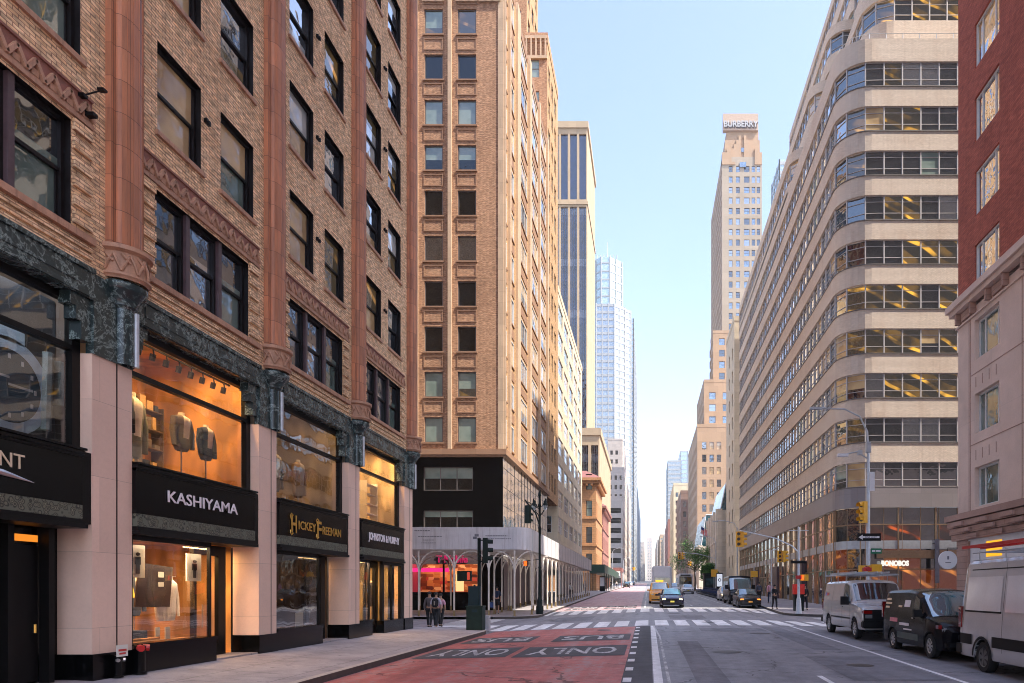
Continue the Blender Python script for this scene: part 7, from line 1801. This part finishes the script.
# ------------------------------------------------------------------ people
def skin_mesh(name, joints, edges, mats, root, sub=1):
    me = bpy.data.meshes.new('tmp'); me.from_pydata([j[0] for j in joints], edges, []); o = bpy.data.objects.new('tmp', me); col.objects.link(o)
    md = o.modifiers.new('s', 'SKIN'); md.use_smooth_shade = True
    for i, j in enumerate(joints):
        r_ = j[1] if isinstance(j[1], tuple) else (j[1], j[1]); me.skin_vertices[0].data[i].radius = r_; me.skin_vertices[0].data[i].use_root = (i == root)
    sb_ = o.modifiers.new('u', 'SUBSURF'); sb_.levels = sb_.render_levels = sub
    dg = bpy.context.evaluated_depsgraph_get(); out = bpy.data.meshes.new_from_object(o.evaluated_get(dg)); bpy.data.objects.remove(o); bpy.data.meshes.remove(me)
    out.name = name; out.materials.clear(); out.materials.append(mats); out.polygons.foreach_set('use_smooth', [True]*len(out.polygons)); return out
M['skin_a'] = plain('skin_warm', (.42, .24, .16), .55, .08, 6); M['skin_b'] = plain('skin_dark', (.16, .09, .06), .55, .08, 6); M['hair'] = plain('dark_hair', (.015, .012, .01), .7, .3, 20)
def person(label, x, y, z, h, rz, top, trousers, stride=.3, skin='skin_a', sleeve=1.0, arm=0, group=None, shoes=None, hair='hair', shorts=False, lean=0):
    t = thing('person', label, 'person', (x, y, z), rz, group); k = h/1.75
    s = stride
    def J(x, y, z): return (x*k, y*k + lean*z*.06, z*k)
    # nose towards -y
    J_ = [(J(0, 0, .96), (.13, .1)), (J(0, 0, 1.12), (.125, .09)), (J(0, 0, 1.34), (.15, .095)), (J(0, 0, 1.45), (.09, .07)), (J(0, -.01, 1.53), .052), (J(0, -.02, 1.60), (.07, .085)), (J(0, -.02, 1.69), (.075, .09)), (J(0, -.01, 1.74), (.05, .06))]
    E = [(0, 1), (1, 2), (2, 3), (3, 4), (4, 5), (5, 6), (6, 7)]
    legs = []
    for sg in (-1, 1):
        f = sg*s; b_ = len(J_)
        J_ += [(J(sg*.1, 0, .88), .088), (J(sg*.1, -f*.45 - .03, .5), .058), (J(sg*.095, -f*.8 + (.08 if f < 0 else 0), .1), .04), (J(sg*.1, -f*.8 - .13 + (.08 if f < 0 else 0), .04), (.042, .03))]
        E += [(0, b_), (b_, b_+1), (b_+1, b_+2), (b_+2, b_+3)]; legs.append(b_)
    arms = []
    for sg in (-1, 1):
        f = -sg*s*.7; b_ = len(J_)
        ey = -f*.25 - arm*.05; wy = -f*.5 - arm*.28; wz = .86 + arm*.22
        J_ += [(J(sg*.17, 0, 1.41), .055), (J(sg*.235, ey + .02, 1.14), .042), (J(sg*.225, wy, wz + .05), .032), (J(sg*.22, wy - .02, wz - .04), (.034, .022)), (J(sg*.218, wy - .03, wz - .12), (.022, .012))]
        E += [(3, b_), (b_, b_+1), (b_+1, b_+2), (b_+2, b_+3), (b_+3, b_+4)]
        w_ = b_ + 3; q0 = len(J_); J_.append((J(sg*.2, wy - .055, wz - .09), .01)); E.append((w_, q0)); arms.append(b_)
        for m_ in (-1, 1): J_.append((J(sg*.225, wy - .03 + m_*.016, wz - .125), .009)); E.append((w_, len(J_)-1))
    o = put('body', skin_mesh('body', J_, E, M[skin], 0), t)
    g = .016
    def grow(idx, ed, name, mat, extra=.016):
        m_ = {i: n_ for n_, i in enumerate(idx)}; js = []
        for i in idx: p, r_ = J_[i]; r_ = r_ if isinstance(r_, tuple) else (r_, r_); js.append((p, (r_[0] + extra, r_[1] + extra)))
        put(name, skin_mesh(name, js, [(m_[a], m_[b]) for a, b in ed], mat, 0), t)
    a0, a1 = arms; l0, l1 = legs
    if sleeve >= 1: grow([0, 1, 2, 3, a0, a0+1, a0+2, a1, a1+1, a1+2], [(0,1),(1,2),(2,3),(3,a0),(a0,a0+1),(a0+1,a0+2),(3,a1),(a1,a1+1),(a1+1,a1+2)], 'top', top)
    else: grow([0, 1, 2, 3, a0, a0+1, a1, a1+1], [(0,1),(1,2),(2,3),(3,a0),(a0,a0+1),(3,a1),(a1,a1+1)], 'top', top)
    if shorts: grow([0, l0, l0+1, l1, l1+1], [(0,l0),(l0,l0+1),(0,l1),(l1,l1+1)], 'shorts', trousers, .02)
    else: grow([0, l0, l0+1, l0+2, l1, l1+1, l1+2], [(0,l0),(l0,l0+1),(l0+1,l0+2),(0,l1),(l1,l1+1),(l1+1,l1+2)], 'trousers', trousers, .018)
    for l in (l0, l1):
        p = Vector(J_[l+2][0]); q_ = Vector(J_[l+3][0]); put('shoe', skin_mesh('shoe', [(p + Vector((0, .03*k, -.06*k)), (.05, .035)), (q_, (.05, .04)), (q_ + Vector((0, -.05*k, 0)), (.045, .03))], [(0, 1), (1, 2)], shoes or M['black_plastic'], 0), t)
    # hair cap and simple face
    hd = Vector(J(0, -.02, 1.66)); q = MB(); n = 14
    for i in range(6):
        for j in range(n):
            def hp(a, b_):
                th = (math.pi*.56)*a/6; ph = 2*math.pi*b_/n; fr_ = .86 if math.sin(ph) < -.3 and a > 3 else 1
                return (hd.x + math.sin(th)*math.cos(ph)*.098*k, hd.y + .012 + math.sin(th)*math.sin(ph)*.115*k*fr_, hd.z + .0 + math.cos(th)*.115*k)
            q.face([hp(i, j), hp(i+1, j), hp(i+1, j+1), hp(i, j+1)])
    q.build('hair', M[hair], t, smooth=70)
    q = MB()
    for sg in (-1, 1): q.box(hd.x + sg*.032*k - .01, hd.x + sg*.032*k + .01, hd.y - .115*k, hd.y - .085*k, hd.z - .02*k, hd.z - .008*k)
    q.box(hd.x - .022*k, hd.x + .022*k, hd.y - .11*k, hd.y - .08*k, hd.z - .085*k, hd.z - .078*k); q.build('face_features', M['hair'], t)
    q = MB(); q.tube([(hd.x, hd.y - .095*k, hd.z - .015*k), (hd.x, hd.y - .125*k, hd.z - .05*k), (hd.x, hd.y - .1*k, hd.z - .055*k)], .011*k, 6); q.build('nose', M[skin], t)
    return t
xz = lambda px, Y: pxX(px, Y)
person('person in a grey jacket, leftmost of the three crossing the side street', pxX(429.5, 34.6), 34.6, H(-8, 34.6) - .13, 1.76, R(180), M['c_grey'], M['c_black'], .12)
person('person in a white shirt wearing a black backpack, crossing the side street', pxX(436, 34.2), 34.2, H(-8, 34.2) - .13, 1.74, R(180), plain('lilac_white_cloth', (.5, .46, .55), .85), M['c_black'], .22, sleeve=0, shoes=M['white_paint'])
t = thing('backpack', 'black backpack on the back of the walker in the white shirt', 'backpack', (pxX(435.6, 34.1), 34.02, H(-8, 34.2) - .13 + 1.02)); 
q = MB(); q.box(-.15, .15, -.1, .08, 0, .44); me = q.mesh('bag', M['c_black']); bm = bmesh.new(); bm.from_mesh(me); bmesh.ops.bevel(bm, geom=bm.edges[:], offset=.06, segments=3, affect='EDGES'); bm.to_mesh(me); bm.free(); put('bag', me, t)
q = MB(); q.box(-.03, .03, -.115, -.1, .1, .3); q.build('reflective_tab', M['steel'], t)
for s in (-1, 1): q = MB(); q.tube([(s*.09, .06, .42), (s*.1, .22, .44), (s*.11, .3, .2)], .015, 5); q.build('strap', M['c_black'], t)
person('person in a tan top partly hidden behind the backpack wearer', pxX(440.5, 35.4), 35.4, H(-8, 35.4) - .13, 1.66, R(180), M['c_pink'], M['c_black'], .15, sleeve=0)
person('person in a dark t-shirt and shorts standing under the shed by the corner', pxX(497, 46.5), 46.5, H(-9, 46.5), 1.8, R(10), M['c_navy'], M['c_black'], .15, sleeve=0, shorts=True)
t = thing('shopping_bag', 'blue and white bag held beside the person under the shed', 'bag', (pxX(497, 46.5) - .32, 46.45, H(-9, 46.5) + .42)); q = MB(); q.box(-.13, .13, -.06, .06, 0, .34); q.build('bag', plain('blue_bag', (.05, .1, .3), .6), t); q = MB(); q.tube([(-.08, 0, .34), (0, 0, .48), (.08, 0, .34)], .01, 5); q.build('handle', M['white_paint'], t)
person('person in a dark suit walking right of the silver signal mast', 11.05, 49.3, H(11, 49.3), 1.8, 0, M['c_black'], M['c_black'], .25)
person('person in dark clothes looking down at the kerb before the parked sedan', 9.1, 50.3, H(9.1, 50.3), 1.76, R(20), M['c_black'], M['c_black'], .15, arm=1)
person('person in a pink shirt walking away along the glazed shopfronts', 10.2, 58.5, H(10.2, 58.5), 1.78, R(180), M['c_pink'], M['c_navy'], .3)
person('person with a dark rucksack walking away next to the parked sedan', 9.75, 61.5, H(9.7, 61.5), 1.75, R(180), plain('slate_cloth', (.09, .1, .14), .8), M['c_black'], .3)
pr = random.Random(9)
for k, (x, y, lb) in enumerate(((-8.6, 78, 'person walking away between the shed posts'), (-9.0, 100, 'person in dark clothes near the far end of the white shed'), (-7.9, 128, 'person walking in front of the green shed'), (-8.4, 160, 'person far down the left pavement near the brownstone'), (-8.0, 178, 'person in light clothes beyond the green shed'), (9.9, 84, 'person behind the lamp post by the banded building'), (10.8, 90, 'person passing the lit kiosk'))):
    person(lb, x, y, H(x, y), 1.74, R(pr.choice((0, 180))), pr.choice((M['c_black'], M['c_grey'], M['c_white'], M['c_navy'])), M['c_black'], .25)
SKY_DUST, SKY_STR, SUN_STR, EXPO, HAZE = 2.0, .13, 2.9, 1.88, .0002
# ------------------------------------------------------------------ light and camera
SUN_EL, SUN_AZ = 55, 110          # azimuth measured from +Y (down the avenue) towards +X
w = bpy.data.worlds.new('World'); scene.world = w; w.use_nodes = True; nt = w.node_tree; nt.nodes.clear()
out = nt.nodes.new('ShaderNodeOutputWorld'); bg = nt.nodes.new('ShaderNodeBackground'); sky = nt.nodes.new('ShaderNodeTexSky')
sky.sky_type = 'NISHITA'; sky.sun_disc = False; sky.sun_elevation = R(SUN_EL); sky.sun_rotation = R(SUN_AZ)
sky.air_density = 1.0; sky.dust_density = SKY_DUST; sky.ozone_density = 1.0; sky.altitude = 50
bg.inputs[1].default_value = SKY_STR
tn = mixc(nt, sky.outputs[0], (1.0, .935, .945), 1, 'MULTIPLY'); nt.links.new(tn, bg.inputs[0]); nt.links.new(bg.outputs[0], out.inputs[0])
sd = bpy.data.lights.new('sun', 'SUN'); sd.energy = SUN_STR; sd.angle = R(.5); sd.color = (1, .92, .80)
so = bpy.data.objects.new('sun', sd); col.objects.link(so)
hz_m, hnt, hout = new_mat('street_haze'); pv = hnt.nodes.new('ShaderNodeVolumePrincipled'); pv.inputs['Color'].default_value = (.85, .9, 1, 1); pv.inputs['Density'].default_value = HAZE
hnt.links.new(pv.outputs[0], hout.inputs['Volume'])
if HAZE > 0:
    hb_ = MB(); hb_.box(-260, 260, -120, 2000, -30, 260); hb_.build('haze', hz_m, kind='stuff')
d = Vector((math.sin(R(SUN_AZ)) * math.cos(R(SUN_EL)), math.cos(R(SUN_AZ)) * math.cos(R(SUN_EL)), math.sin(R(SUN_EL))))
so.rotation_euler = (-d).to_track_quat('-Z', 'Y').to_euler()
cd = bpy.data.cameras.new('camera'); cam = bpy.data.objects.new('camera', cd); col.objects.link(cam)
cam.location = (0, 0, 2.1); cam.rotation_euler = (R(90), 0, 0)
cd.sensor_width = 36; cd.lens = 36 * 700 / 1024; cd.shift_x = -136 / 1024; cd.shift_y = 248.5 / 1024
cd.clip_start = .1; cd.clip_end = 6000; scene.camera = cam
vs = scene.view_settings; vs.view_transform = 'Standard'; vs.look = 'None'; vs.gamma = 1; vs.exposure = EXPO; vs.use_curve_mapping = False
scene.cycles.max_bounces = 7; scene.cycles.diffuse_bounces = 4; scene.cycles.glossy_bounces = 3; scene.cycles.transparent_max_bounces = 8
scene.cycles.sample_clamp_indirect = 4; scene.cycles.use_denoising = True; scene.cycles.filter_width = 1.0
